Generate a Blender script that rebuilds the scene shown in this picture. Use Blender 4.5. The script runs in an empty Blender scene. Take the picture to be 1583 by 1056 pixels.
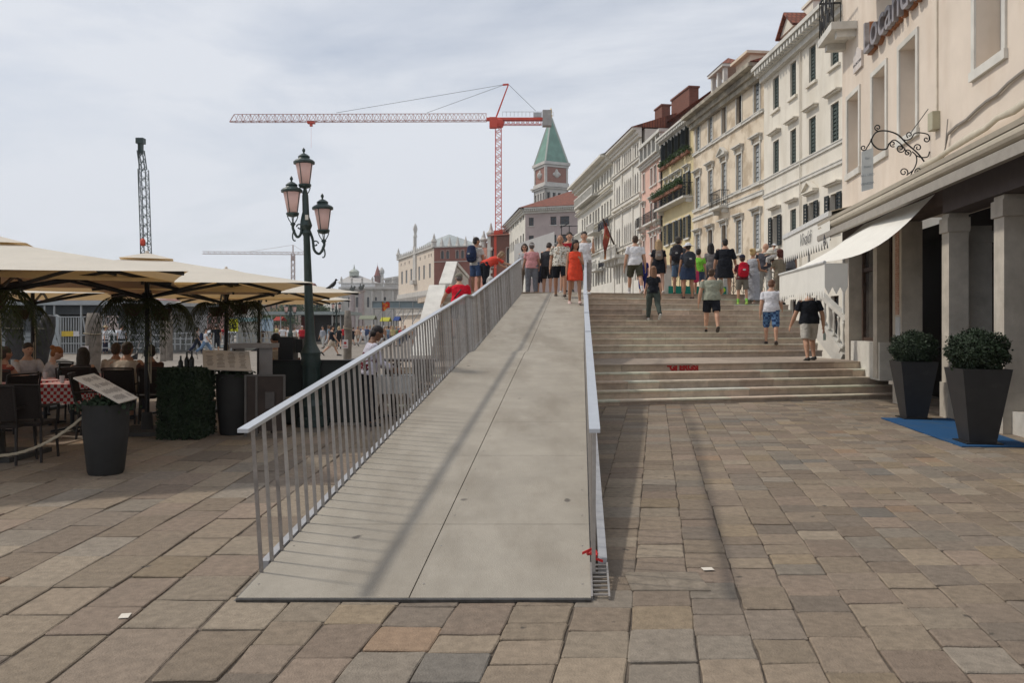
import bpy, bmesh, math, random
from math import sin, cos, pi, radians, sqrt, atan2
from mathutils import Vector, Matrix, Euler
random.seed(7)
SC = bpy.context.scene
COL = SC.collection
V = Vector
# ------------------------------------------------------------ camera
F = 1200.0; CU = 791.5; HV = 505.0; EYE = 1.6
cd = bpy.data.cameras.new('camera'); cam = bpy.data.objects.new('camera', cd); COL.objects.link(cam)
cam.location = (0, 0, EYE); cam.rotation_euler = (radians(90), 0, 0)
cd.sensor_width = 36; cd.lens = 36*F/1583; cd.shift_y = -23/1583.0
cd.clip_start = .05; cd.clip_end = 6000
SC.camera = cam
# ------------------------------------------------------------ sky and sun
SUNV = V((-.80, .20, .98)).normalized()
w = bpy.data.worlds.new('World'); SC.world = w; w.use_nodes = True
nt = w.node_tree; N = nt.nodes; LK = nt.links
for n in list(N): N.remove(n)
out = N.new('ShaderNodeOutputWorld'); bg = N.new('ShaderNodeBackground'); LK.new(bg.outputs[0], out.inputs[0])
sky = N.new('ShaderNodeTexSky'); sky.sky_type = 'NISHITA'; sky.sun_disc = False
sky.sun_elevation = math.asin(SUNV.z); sky.sun_rotation = atan2(SUNV.x, SUNV.y)
sky.air_density = 1.0; sky.dust_density = 2.0; sky.ozone_density = 1.2
bg.inputs['Strength'].default_value = 0.1
tc = N.new('ShaderNodeTexCoord'); mp = N.new('ShaderNodeMapping'); mp.inputs['Scale'].default_value = (1.0, 1.0, 3.6)
mp.inputs['Rotation'].default_value = (0.0, 0.22, 0.3)
LK.new(tc.outputs['Generated'], mp.inputs[0])
nz = N.new('ShaderNodeTexNoise'); nz.inputs['Scale'].default_value = 1.7; nz.inputs['Detail'].default_value = 8; nz.inputs['Roughness'].default_value = .58
nz.inputs['Distortion'].default_value = .35
LK.new(mp.outputs[0], nz.inputs['Vector'])
cr = N.new('ShaderNodeValToRGB'); cr.color_ramp.elements[0].position = .34; cr.color_ramp.elements[1].position = .56
cr.color_ramp.elements[0].color = (.52,.52,.52,1); cr.color_ramp.elements[1].color = (.985,.985,.985,1)
LK.new(nz.outputs['Fac'], cr.inputs[0])
mx = N.new('ShaderNodeMix'); mx.data_type = 'RGBA'
LK.new(cr.outputs[0], mx.inputs['Factor']); LK.new(sky.outputs[0], mx.inputs[6]); mx.inputs[7].default_value = (7.6, 7.95, 8.6, 1)
LK.new(mx.outputs[2], bg.inputs['Color'])
sd = bpy.data.lights.new('sun', 'SUN'); sd.energy = 2.2; sd.angle = radians(3); sd.color = (1, .93, .82)
sun = bpy.data.objects.new('sun', sd); COL.objects.link(sun); sun.rotation_euler = SUNV.to_track_quat('Z', 'Y').to_euler()
SC.view_settings.view_transform = 'Standard'; SC.view_settings.look = 'None'
SC.view_settings.exposure = 0.0; SC.view_settings.gamma = 1

# ------------------------------------------------------------ helpers
def P(u, v, d): return V(((u-CU)*d/F, d, EYE+(HV-v)*d/F))
def GX(u, d): return (u-CU)*d/F

class MB:
    def __init__(s): s.v = []; s.f = []; s.c = []
    def add(s, vs, fs, col=None):
        b = len(s.v); s.v += [tuple(x) for x in vs]; s.f += [tuple(i+b for i in f) for f in fs]
        s.c += [col]*len(fs)
    def box(s, x0, x1, y0, y1, z0, z1, col=None):
        s.add([(x0,y0,z0),(x1,y0,z0),(x1,y1,z0),(x0,y1,z0),(x0,y0,z1),(x1,y0,z1),(x1,y1,z1),(x0,y1,z1)], BF, col)
    def obox(s, c, ax, ay, az, col=None):  # centre + half axes
        c, ax, ay, az = V(c), V(ax), V(ay), V(az)
        s.add([c-ax-ay-az, c+ax-ay-az, c+ax+ay-az, c-ax+ay-az, c-ax-ay+az, c+ax-ay+az, c+ax+ay+az, c-ax+ay+az], BF, col)
    def bar(s, p, q, w, h=None, up=(0,0,1)):
        p, q = V(p), V(q); h = h or w; d = q-p
        if d.length < 1e-6: return
        t = d.normalized(); u = V(up)
        if abs(t.dot(u)) > .98: u = V((0,1,0))
        x = t.cross(u).normalized(); y = x.cross(t).normalized()
        s.obox((p+q)/2, x*w/2, d/2, y*h/2)
    def tube(s, pts, r, n=8, cap=True, xa=None):
        pts = [V(p) for p in pts]; m = len(pts)
        rs = r if isinstance(r, (list, tuple)) else [r]*m
        vs = []; prev = None
        for i, p in enumerate(pts):
            t = (pts[min(i+1, m-1)]-pts[max(i-1, 0)]).normalized()
            if xa is not None: x = V(xa)-t*t.dot(V(xa))
            elif prev is None: x = t.orthogonal()
            else: x = prev-t*t.dot(prev)
            if x.length < 1e-5: x = t.orthogonal()
            x.normalize(); prev = x; y = t.cross(x)
            ra, rb = rs[i] if isinstance(rs[i], (list, tuple)) else (rs[i], rs[i])
            for k in range(n):
                a = 2*pi*k/n; vs.append(p+x*(ra*cos(a))+y*(rb*sin(a)))
        fs = [(i*n+k, i*n+(k+1)%n, (i+1)*n+(k+1)%n, (i+1)*n+k) for i in range(m-1) for k in range(n)]
        if cap: fs += [tuple(range(n-1, -1, -1)), tuple((m-1)*n+k for k in range(n))]
        s.add(vs, fs)
    def lathe(s, c, prof, n=20, sx=1, sy=1):
        c = V(c); vs = []
        for r, z in prof:
            for k in range(n):
                a = 2*pi*k/n; vs.append(c+V((r*cos(a)*sx, r*sin(a)*sy, z)))
        m = len(prof)
        fs = [(i*n+k, i*n+(k+1)%n, (i+1)*n+(k+1)%n, (i+1)*n+k) for i in range(m-1) for k in range(n)]
        fs += [tuple(range(n-1, -1, -1)), tuple((m-1)*n+k for k in range(n))]
        s.add(vs, fs)
    def ell(s, c, r, n=12, m=8, mat=None):
        c = V(c); r = r if isinstance(r, (tuple, list, Vector)) else (r,)*3
        vs = [V((0,0,-r[2]))]
        for i in range(1, m):
            th = pi*i/m
            for k in range(n): vs.append(V((r[0]*sin(th)*cos(2*pi*k/n), r[1]*sin(th)*sin(2*pi*k/n), -r[2]*cos(th))))
        vs.append(V((0,0,r[2])))
        if mat: vs = [mat@v for v in vs]
        vs = [v+c for v in vs]; L = len(vs)-1
        fs = [(0, 1+(k+1)%n, 1+k) for k in range(n)]
        fs += [(1+i*n+k, 1+i*n+(k+1)%n, 1+(i+1)*n+(k+1)%n, 1+(i+1)*n+k) for i in range(m-2) for k in range(n)]
        fs += [(1+(m-2)*n+k, 1+(m-2)*n+(k+1)%n, L) for k in range(n)]
        s.add(vs, fs)
    def prism(s, poly, off):  # planar polygon + extrusion vector
        o = V(off); n = len(poly); poly = [V(p) for p in poly]
        fs = [tuple(range(n-1, -1, -1)), tuple(range(n, 2*n))]+[(i, (i+1)%n, n+(i+1)%n, n+i) for i in range(n)]
        s.add(poly+[p+o for p in poly], fs)
    def mesh(s, name):
        me = bpy.data.meshes.new(name); me.from_pydata(s.v, [], s.f)
        if any(c is not None for c in s.c):
            ca = me.color_attributes.new('Col', 'FLOAT_COLOR', 'CORNER'); dat = []
            for p in me.polygons:
                c = s.c[p.index] or (1,1,1)
                for _ in range(p.loop_total): dat += [c[0], c[1], c[2], 1]
            ca.data.foreach_set('color', dat)
        me.validate(); return me
    def fixn(s, me):
        bm = bmesh.new(); bm.from_mesh(me); bmesh.ops.recalc_face_normals(bm, faces=bm.faces); bm.to_mesh(me); bm.free()
BF = [(0,3,2,1),(4,5,6,7),(0,1,5,4),(1,2,6,5),(2,3,7,6),(3,0,4,7)]

def link(me, name, mat, parent=None, smooth=False, angle=None):
    if isinstance(me, MB):
        b = me; me = b.mesh(name); b.fixn(me)
    o = bpy.data.objects.new(name, me); COL.objects.link(o)
    if mat: me.materials.append(mat)
    if smooth: me.shade_smooth()
    if angle: 
        me.shade_smooth(); me.set_sharp_from_angle(angle=radians(angle))
    if parent:
        o.parent = parent; o.matrix_parent_inverse = parent.matrix_world.inverted() if False else Matrix.Translation(-parent.location) if parent.rotation_euler.z == 0 else (Matrix.Translation(parent.location) @ parent.rotation_euler.to_matrix().to_4x4()).inverted()
    return o
def child(me, name, mat, parent, **k):   # mesh in WORLD coordinates, any parent whose own frame we know
    o = link(me, name, mat, None, **k); o.parent = parent
    o.matrix_parent_inverse = wm(parent).inverted(); return o
def lchild(me, name, mat, parent, **k):  # mesh in parent's LOCAL coordinates
    o = link(me, name, mat, None, **k); o.parent = parent; return o
def wm(o):
    m = Matrix.Translation(o.location) @ o.rotation_euler.to_matrix().to_4x4() @ Matrix.Diagonal((*o.scale, 1))
    if o.parent: m = wm(o.parent) @ o.matrix_parent_inverse @ m
    return m
def tag(o, label=None, cat=None, group=None, kind=None):
    if label: o['label'] = label
    if cat: o['category'] = cat
    if group: o['group'] = group
    if kind: o['kind'] = kind
    return o
def empty(name, loc, label, cat, group=None, rz=0):
    o = bpy.data.objects.new(name, None); COL.objects.link(o); o.location = loc; o.rotation_euler = (0, 0, rz)
    o.empty_display_size = .2
    return tag(o, label, cat, group)
def dup(o, parent=None):
    c = o.copy(); COL.objects.link(c)
    if parent: c.parent = parent
    for ch in list(o.children): dup(ch, c)
    return c

# ------------------------------------------------------------ materials
_m = {}
def mat(name, col, rough=.7, var=.12, scale=6, bump=0, bscale=None, metal=0, spec=.35, attr=False, stain=None, trans=None, spots=None):
    if name in _m: return _m[name]
    m = bpy.data.materials.new(name); m.use_nodes = True; _m[name] = m
    nt = m.node_tree; N = nt.nodes; L = nt.links; b = N['Principled BSDF']
    b.inputs['Roughness'].default_value = rough; b.inputs['Metallic'].default_value = metal
    b.inputs['Specular IOR Level'].default_value = spec
    tc = N.new('ShaderNodeTexCoord')
    base = None
    if attr:
        a = N.new('ShaderNodeVertexColor'); a.layer_name = 'Col'; base = a.outputs[0]
    nz = N.new('ShaderNodeTexNoise'); nz.inputs['Scale'].default_value = scale; nz.inputs['Detail'].default_value = 8; nz.inputs['Roughness'].default_value = .65
    L.new(tc.outputs['Object'], nz.inputs['Vector'])
    mr = N.new('ShaderNodeMapRange'); mr.inputs[1].default_value = .3; mr.inputs[2].default_value = .7
    mr.inputs[3].default_value = 1-var*1.5; mr.inputs[4].default_value = 1+var
    L.new(nz.outputs['Fac'], mr.inputs[0])
    mx = N.new('ShaderNodeMix'); mx.data_type = 'RGBA'; mx.blend_type = 'MULTIPLY'; mx.inputs['Factor'].default_value = 1
    if base: L.new(base, mx.inputs[6])
    else: mx.inputs[6].default_value = (*col, 1)
    L.new(mr.outputs[0], mx.inputs[7]); res = mx.outputs[2]
    if stain:   # (colour, amount, (sx,sy,sz), lo, hi)
        n2 = N.new('ShaderNodeTexNoise'); n2.inputs['Scale'].default_value = 1; n2.inputs['Detail'].default_value = 6; n2.inputs['Roughness'].default_value = .6
        mp = N.new('ShaderNodeMapping'); mp.inputs['Scale'].default_value = stain[2]
        L.new(tc.outputs['Object'], mp.inputs[0]); L.new(mp.outputs[0], n2.inputs['Vector'])
        r2 = N.new('ShaderNodeMapRange'); r2.inputs[1].default_value = stain[3]; r2.inputs[2].default_value = stain[4]; r2.inputs[4].default_value = stain[1]
        L.new(n2.outputs['Fac'], r2.inputs[0])
        m2 = N.new('ShaderNodeMix'); m2.data_type = 'RGBA'; L.new(r2.outputs[0], m2.inputs['Factor']); L.new(res, m2.inputs[6]); m2.inputs[7].default_value = (*stain[0], 1)
        res = m2.outputs[2]
    if spots:   # (colour, scale, radius, share of cells)
        vo = N.new('ShaderNodeTexVoronoi'); vo.inputs['Scale'].default_value = spots[1]
        nd = N.new('ShaderNodeTexNoise'); nd.inputs['Scale'].default_value = spots[1]*4; nd.inputs['Detail'].default_value = 3
        va = N.new('ShaderNodeVectorMath'); va.operation = 'MULTIPLY_ADD'; va.inputs[1].default_value = (.25/spots[1],)*3
        L.new(tc.outputs['Object'], nd.inputs['Vector']); L.new(nd.outputs['Color'], va.inputs[0]); L.new(tc.outputs['Object'], va.inputs[2]); L.new(va.outputs[0], vo.inputs['Vector'])
        lt = N.new('ShaderNodeMapRange'); lt.inputs[1].default_value = spots[2]; lt.inputs[2].default_value = spots[2]*.55; lt.inputs[3].default_value = 0; lt.inputs[4].default_value = 1; L.new(vo.outputs['Distance'], lt.inputs[0])
        sx = N.new('ShaderNodeSeparateColor'); L.new(vo.outputs['Color'], sx.inputs[0]); g2_ = N.new('ShaderNodeMath'); g2_.operation = 'LESS_THAN'; g2_.inputs[1].default_value = spots[3]; L.new(sx.outputs[0], g2_.inputs[0])
        mu = N.new('ShaderNodeMath'); mu.operation = 'MULTIPLY'; L.new(lt.outputs[0], mu.inputs[0]); L.new(g2_.outputs[0], mu.inputs[1])
        m3 = N.new('ShaderNodeMix'); m3.data_type = 'RGBA'; L.new(mu.outputs[0], m3.inputs['Factor']); L.new(res, m3.inputs[6]); m3.inputs[7].default_value = (*spots[0], 1); res = m3.outputs[2]
    L.new(res, b.inputs['Base Color'])
    if bump:
        n3 = N.new('ShaderNodeTexNoise'); n3.inputs['Scale'].default_value = bscale or scale*4; n3.inputs['Detail'].default_value = 6
        L.new(tc.outputs['Object'], n3.inputs['Vector'])
        bp = N.new('ShaderNodeBump'); bp.inputs['Strength'].default_value = min(1, bump); bp.inputs['Distance'].default_value = .01*max(1, bump)
        L.new(n3.outputs['Fac'], bp.inputs['Height']); L.new(bp.outputs[0], b.inputs['Normal'])
    if trans:
        tr = N.new('ShaderNodeBsdfTranslucent'); tr.inputs[0].default_value = (*trans[0], 1)
        ms = N.new('ShaderNodeMixShader'); ms.inputs[0].default_value = trans[1]
        o = N['Material Output']; L.new(b.outputs[0], ms.inputs[1]); L.new(tr.outputs[0], ms.inputs[2]); L.new(ms.outputs[0], o.inputs[0])
    return m
def brickmat(name, c1, c2, mortar, sc, bw=.5, rh=.25, ms=.02, rough=.85, axis='XZ', off=.5, rot=0):
    if name in _m: return _m[name]
    m = mat(name, c1, rough, .15, 5, bump=.3)
    nt = m.node_tree; N = nt.nodes; L = nt.links
    mx = [n for n in N if n.bl_idname == 'ShaderNodeMix'][0]
    tc = [n for n in N if n.bl_idname == 'ShaderNodeTexCoord'][0]
    br = N.new('ShaderNodeTexBrick'); br.inputs['Scale'].default_value = sc; br.inputs['Brick Width'].default_value = bw; br.inputs['Row Height'].default_value = rh
    br.inputs['Mortar Size'].default_value = ms; br.offset = off
    br.inputs['Color1'].default_value = (*c1, 1); br.inputs['Color2'].default_value = (*c2, 1); br.inputs['Mortar'].default_value = (*mortar, 1)
    sp = N.new('ShaderNodeSeparateXYZ'); cb = N.new('ShaderNodeCombineXYZ'); L.new(tc.outputs['Object'], sp.inputs[0])
    if axis == 'YZ': L.new(sp.outputs[1], cb.inputs[0]); L.new(sp.outputs[2], cb.inputs[1])
    elif axis == 'XZ': L.new(sp.outputs[0], cb.inputs[0]); L.new(sp.outputs[2], cb.inputs[1])
    else: L.new(sp.outputs[0], cb.inputs[0]); L.new(sp.outputs[1], cb.inputs[1])
    mp = N.new('ShaderNodeMapping'); mp.inputs['Rotation'].default_value = (0, 0, rot); L.new(cb.outputs[0], mp.inputs[0])
    L.new(mp.outputs[0], br.inputs['Vector']); L.new(br.outputs[0], mx.inputs[6])
    return m
def checkmat(name, c1, c2, sc, gingham=False):
    m = mat(name, c1, .85, .06, 8)
    nt = m.node_tree; N = nt.nodes; L = nt.links
    mx = [n for n in N if n.bl_idname == 'ShaderNodeMix'][0]; tc = [n for n in N if n.bl_idname == 'ShaderNodeTexCoord'][0]
    ck = N.new('ShaderNodeTexChecker'); ck.inputs['Scale'].default_value = sc; ck.inputs[1].default_value = (*c1, 1); ck.inputs[2].default_value = (*c2, 1)
    mp = N.new('ShaderNodeMapping'); mp.inputs['Location'].default_value = (.013, .017, .011); L.new(tc.outputs['Object'], mp.inputs[0]); L.new(mp.outputs[0], ck.inputs['Vector'])
    L.new(ck.outputs[0], mx.inputs[6]); return m
def patchmat(name, c1, c2, sc, th=.45, c3=None):
    m = mat(name, c1, .85, .05, 8)
    nt = m.node_tree; N = nt.nodes; L = nt.links
    mx = [n for n in N if n.bl_idname == 'ShaderNodeMix'][0]; tc = [n for n in N if n.bl_idname == 'ShaderNodeTexCoord'][0]
    nz = N.new('ShaderNodeTexNoise'); nz.inputs['Scale'].default_value = sc; nz.inputs['Detail'].default_value = 2; L.new(tc.outputs['Object'], nz.inputs['Vector'])
    r = N.new('ShaderNodeValToRGB'); r.color_ramp.interpolation = 'CONSTANT'; r.color_ramp.elements[0].color = (*c1, 1); r.color_ramp.elements[1].position = th+.1; r.color_ramp.elements[1].color = (*c2, 1)
    if c3: e = r.color_ramp.elements.new(th+.17); e.color = (*c3, 1)
    L.new(nz.outputs['Fac'], r.inputs[0]); L.new(r.outputs[0], mx.inputs[6]); return m
def cloth(c): return mat('cloth_%02d_%02d_%02d' % tuple(int(x*99) for x in c), c, .85, .14, 14, bump=3.0, bscale=9, spec=.15)

M_stone = mat('istrian_stone', (.52,.49,.44), .75, .15, 3, bump=.35, bscale=30)
M_white = mat('white_stone', (.62,.60,.55), .7, .12, 2.5, bump=.2, stain=((.38,.35,.30), .5, (.8,.8,.25), .5, .75))
M_steel = mat('brushed_steel', (.36,.335,.31), .45, .10, 20, metal=.6)
M_rail = mat('satin_rail', (.52,.54,.57), .38, .05, 12, metal=.6)
M_iron = mat('dark_green_iron', (.022,.042,.038), .45, .2, 12, bump=.25, spec=.5)
M_black = mat('black_metal', (.015,.015,.016), .5, .1, 12)
M_glass = mat('window_dark', (.02,.023,.028), .12, .2, 3, spec=.6)
M_glass2 = mat('window_pale', (.20,.21,.22), .15, .15, 3, spec=.6)
M_wood = mat('dark_wood', (.06,.035,.025), .6, .25, 8, bump=.3)
M_green_sh = mat('green_shutter', (.055,.075,.068), .6, .15, 6)
M_dgreen_sh = mat('dark_shutter', (.012,.018,.020), .6, .15, 6)
M_grey_sh = mat('grey_shutter', (.34,.36,.37), .65, .15, 6)
M_tile = brickmat('roof_tiles', (.30,.10,.06), (.20,.075,.05), (.10,.04,.03), 2.2, .5, .6, .06, axis='XY')
M_red = mat('crane_red', (.66,.065,.03), .5, .1, 4)
M_canvas = mat('cream_canvas', (.74,.69,.60), .85, .05, 3, bump=2, bscale=2.2, trans=((.66,.42,.18), .24), stain=((.50,.44,.35), .35, (1.5,1.5,1.5), .55, .75))
M_awn = mat('white_awning_cloth', (.82,.80,.74), .8, .04, 3, trans=((.8,.76,.66), .15))
M_leaf = mat('foliage', (.032,.062,.018), .6, .35, 9, trans=((.06,.12,.02), .25))
M_leafd = mat('dark_leaves', (.018,.034,.014), .65, .35, 9)
M_lead = mat('lead_roof', (.33,.36,.36), .6, .12, .4)
# ------------------------------------------------------------ ground, paving, water
gnd = MB()
poly = [(-60,-12),(45,-12),(90,420),(-75,420),(-55,200),(-46,110),(-29,48),(-14.9,28.4),(-14.6,23.5),(-60,23.5)]
gnd.prism([(x, y, -.016) for x, y in poly], (0, 0, -1.8))
M_gnd = brickmat('quay_paving', (.27,.235,.195), (.21,.18,.15), (.12,.105,.09), 1, .55, .38, .012, axis='XY', rot=.15)
tag(link(gnd, 'ground', M_gnd), kind='structure')
wt = MB(); wt.add([(-690,-100,-1.15),(690,-100,-1.15),(690,690,-1.15),(-690,690,-1.15)], [(0,1,2,3)])
M_water = mat('lagoon_water', (.05,.085,.085), .12, .2, .5, bump=1, bscale=1.4, spec=.5)
tag(link(wt, 'water', M_water), kind='structure')

def pave():
    mb = MB(); rnd = random.Random(3)
    def sl(x0):
        if x0 < -1.5: return -.01
        if x0 < -.8: return -.01+(x0+1.5)/.7*.155
        return .145+min(.04, max(0, (x0+.8)*.03))
    base = [(.252,.201,.150),(.265,.213,.158),(.235,.186,.140),(.222,.176,.136),(.274,.226,.172),(.205,.168,.134),(.250,.194,.150),(.243,.208,.168)]
    x = -11.0
    while x < 8.6:
        wdt = rnd.uniform(.26, .34) if x > -1.5 else rnd.uniform(.34, .44)
        x1 = x+wdt; y = -.6-rnd.random()*.4
        ymax = 24 if x < -2.2 else (17.8 if x > 1 else 16)
        while y < ymax:
            ln = rnd.choice([rnd.uniform(.20,.30), rnd.uniform(.28,.44), rnd.uniform(.28,.38)]) if x > -1.5 else rnd.uniform(.38, .78)
            y1 = y+ln; g = rnd.uniform(.002, .0045) if x > -1.5 else rnd.choice([.003,.004,.006,.011])
            c = list(rnd.choice(base)); k = rnd.uniform(.82, 1.10); r = rnd.random()
            if r < .022: c = [.27,.19,.13]
            elif r < .035: c = [.17,.153,.132]
            elif r < .085: c = [.262,.205,.142]
            c = tuple(a*k for a in c)
            j = lambda: rnd.uniform(-.006, .006)
            zt = rnd.uniform(-.003, .003); tl = rnd.uniform(-.003, .003); tt = rnd.uniform(-.003,.003)
            cs = []
            for (a, bb, sx, sy) in ((x, y, 1, 1), (x1, y, -1, 1), (x1, y1, -1, -1), (x, y1, 1, -1)):
                X = a+sl(a)*(bb-4); cs.append((X+sx*g+j(), bb+sy*g+j()))
            b0 = 0.008
            top = []; bot = []
            cx = sum(p[0] for p in cs)/4; cy = sum(p[1] for p in cs)/4
            # octagonal worn outline with a soft arris
            ring = []
            for i in range(4):
                p = V(cs[i]); q = V(cs[(i+1) % 4]); o = V(cs[(i-1) % 4]); ch = rnd.uniform(.003, .014)
                ring.append(p+(o-p).normalized()*ch); ring.append(p+(q-p).normalized()*ch)
                mid = (p+q)/2; ring.append(mid+(V((cx,cy))-mid).normalized()*rnd.uniform(-.006, .006))
            for i, p in enumerate(ring):
                ii = V((cx,cy))-p; inn = p+ii.normalized()*b0
                hz = zt+tl*(p.x-cx)/.2+tt*(p.y-cy)/.2
                top.append((inn.x, inn.y, hz)); bot.append((p.x, p.y, hz-.005))
            low = [(p[0], p[1], -.03) for p in bot]
            n = 12
            mb.add(top+bot+low, [tuple(range(n))]+[(i, n+i, n+(i+1)%n, (i+1)%n) for i in range(n)]+[(n+i, 2*n+i, 2*n+(i+1)%n, n+(i+1)%n) for i in range(n)], c)
            y = y1
        x = x1
    return mb
M_pave = mat('paving_stone', (.2,.2,.2), .83, .17, 16, bump=.7, bscale=90, attr=True, stain=((.15,.125,.10), .5, (1.1,1.1,1.1), .52, .72), spec=.2, spots=((.10,.085,.07), 3.6, .10, .45))
m_ = pave(); me_ = m_.mesh('paving'); pv = link(me_, 'paving', M_pave); tag(pv, kind='structure')
# mortar bed under the slabs: raise visually with a joint sheet
jt = MB(); jt.add([(-11.5,-1,-.0115),(9.5,-1,-.0115),(9.5,24,-.0115),(-11.5,24,-.0115)], [(0,1,2,3)])
tag(link(jt, 'joint_bed', mat('joint_sand', (.125,.10,.078), .95, .4, 9, bump=.5)), kind='structure')

# ------------------------------------------------------------ stone bridge
SA = radians(14); E = V((cos(SA), sin(SA), 0)); NF = V((-sin(SA), cos(SA), 0)); R0 = V((1.735, 15.6, 0))
fronts = []; zs = []
k = cos(SA)
for i in range(5): fronts.append(.34*i*k); zs.append(.105+.165*i)
f0 = (20.15-15.6)*k
for i in range(11): fronts.append(f0+.335*i*k); zs.append(.765+.17*(i+1))
DECK = zs[-1]; DEND = fronts[-1]+6.0
def stairz(X, d):
    q = (V((X, d, 0))-R0).dot(NF); z = 0
    for f_, z_ in zip(fronts, zs):
        if q >= f_-.01: z = z_
    return z
br = empty('stone_bridge', R0, 'wide stone bridge with broad pale steps climbing beside the steel ramp', 'bridge')
M_step = mat('step_stone', (.3,.3,.3), .75, .16, 5, bump=.5, bscale=40, attr=True, stain=((.22,.19,.16), .4, (2,2,6), .55, .8))
M_nose = mat('step_tread', (.3,.3,.3), .65, .12, 5, bump=.4, bscale=40, attr=True)
rnd = random.Random(5)
for i, (f_, z_) in enumerate(zip(fronts, zs)):
    back = fronts[i+1]+.06 if i < 15 else DEND
    zb = zs[i-1]-.006 if i else -.05
    mb = MB(); LE, RE = ((-2.32 if i < 6 else -2.0)-R0.x+sin(SA)*f_)/cos(SA), (8.75-R0.x+sin(SA)*f_)/cos(SA); e = LE
    while e < RE:
        ln = rnd.uniform(.7, 1.9); e1 = min(e+ln, RE); kk = rnd.uniform(.82, 1.12); c = rnd.choice([(.56,.455,.36), (.51,.415,.33), (.59,.48,.385), (.47,.38,.305)]); c = tuple(a*kk for a in c)
        cc = R0+E*((e+e1)/2)+NF*((f_+back)/2); hl = (e1-e)/2-.002
        mb.obox(cc+V((0,0,(zb+z_-.035)/2)), E*hl, NF*((back-f_)/2), V((0,0,(z_-.035-zb)/2)), c)
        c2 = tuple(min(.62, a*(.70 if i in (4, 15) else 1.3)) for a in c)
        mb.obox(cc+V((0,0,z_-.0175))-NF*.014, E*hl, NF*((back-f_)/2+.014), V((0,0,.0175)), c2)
        e = e1
    child(mb, 'step', M_step, br)
# underbody and far flight
mb = MB(); mb.obox(R0+E*3.4+NF*((f0+DEND)/2+1)+V((0,0,.75)), E*4.0, NF*((DEND-f0)/2-1.2), V((0,0,.72)))
for i in range(12):
    q = DEND+.36*i; z = DECK-.2*(i+1)
    mb.obox(R0+E*3.6+NF*(q+.18)+V((0,0,z/2)), E*4.6, NF*.18, V((0,0,z/2)))
child(mb, 'far_flight', M_stone, br)
# graffiti
def textmesh(s, size, ext, x, xdir, up, name='lettering', off=0, shear=0, align='CENTER', fillk=None):
    cu = bpy.data.curves.new('t', 'FONT'); cu.body = s; cu.size = size; cu.extrude = ext; cu.offset = off; cu.shear = shear; cu.align_x = align; cu.align_y = 'BOTTOM_BASELINE'
    o = bpy.data.objects.new('t', cu); COL.objects.link(o); bpy.context.view_layer.update()
    dg = bpy.context.evaluated_depsgraph_get(); me = bpy.data.meshes.new_from_object(o.evaluated_get(dg))
    bpy.data.objects.remove(o)
    xdir = V(xdir).normalized(); up = V(up).normalized(); nn = xdir.cross(up)
    M = Matrix((( xdir.x, up.x, nn.x, x[0]), (xdir.y, up.y, nn.y, x[1]), (xdir.z, up.z, nn.z, x[2]), (0,0,0,1)))
    me.transform(M); return me
q_ = fronts[4]; gp = R0+E*2.50-NF*(-q_+.012)+V((0,0,.622))
gm = textmesh('"GI ERGSi', .185, .002, gp, E, (0,0,1), off=.012)
child(gm, 'graffiti', mat('red_spray', (.34,.02,.02), .7, .2, 20), br)

# left parapet of the bridge
pp = empty('stone_parapet', (-2.3, 20, 0), 'pale stone parapet sloping in two tiers on the left edge of the bridge', 'parapet')
def para(pts, x0, x1, tt=.0, slope=.0):
    mb = MB(); mb.prism([(x0, d, z) for d, z in pts], (x1-x0, 0, 0)); return mb
child(para([(18.3,0),(18.3,.82),(22.3,2.66),(22.6,2.66),(22.6,0)], -2.34, -1.95), 'lower_wall', M_stone, pp)
child(para([(22.602,0),(22.602,2.74),(25.0,3.56),(32,3.56),(32,0)], -2.08, -1.80), 'upper_wall', M_stone, pp)
child(para([(18.2,.80),(18.2,.92),(22.3,2.80),(22.66,2.80),(22.66,2.68),(22.3,2.68)], -2.38, -1.91), 'lower_coping', M_white, pp)
child(para([(22.5,2.73),(22.5,2.86),(25.0,3.70),(32,3.70),(32,3.58),(25.0,3.58)], -2.12, -1.76), 'upper_coping', M_white, pp)

# far side iron balustrade with green cloth on the deck
fb = empty('iron_balustrade', P(1140, 440, 28), 'ornate iron balustrade with stone posts at the back of the bridge deck', 'railing')
mb = MB(); fb_a = V((5.6, 28.0, DECK)); fb_b = V((10.2, 29.2, DECK)); tdir = (fb_b-fb_a).normalized(); L_ = (fb_b-fb_a).length
rl = MB(); rl.bar(fb_a+V((0,0,1.0)), fb_b+V((0,0,1.0)), .06, .04); rl.bar(fb_a+V((0,0,.12)), fb_b+V((0,0,.12)), .04, .04)
child(rl, 'rail', M_black, fb)
n = 24
for i in range(n):
    p = fb_a+tdir*(L_*(i+.5)/n)
    mb.bar(p+V((0,0,.12)), p+V((0,0,1.0)), .022)
    if i % 2:
        for zz in (.35, .7):
            ring = [p+tdir*(.1*cos(a))+V((0,0,zz+.13*sin(a))) for a in [2*pi*k/10 for k in range(11)]]
            mb.tube(ring, .010, 5, cap=False)
child(mb, 'bars', M_black, fb)
for i in range(3):
    mb = MB(); p = fb_a+tdir*(L_*i/2); mb.obox(p+V((0,0,.55)), V((.13,0,0)), V((0,.13,0)), V((0,0,.55))); mb.obox(p+V((0,0,1.14)), V((.17,0,0)), V((0,.17,0)), V((0,0,.04)))
    child(mb, 'post', M_stone, fb)
gc = MB(); gc.obox(fb_a+tdir*1.2-V((.05,.25,-.22)), tdir*1.15, V((0,.02,0)), V((0,0,.2)))
tag(link(gc, 'ground_sheet', cloth((.02,.20,.15))), 'green cloth spread at the foot of the iron balustrade', 'cloth')

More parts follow.
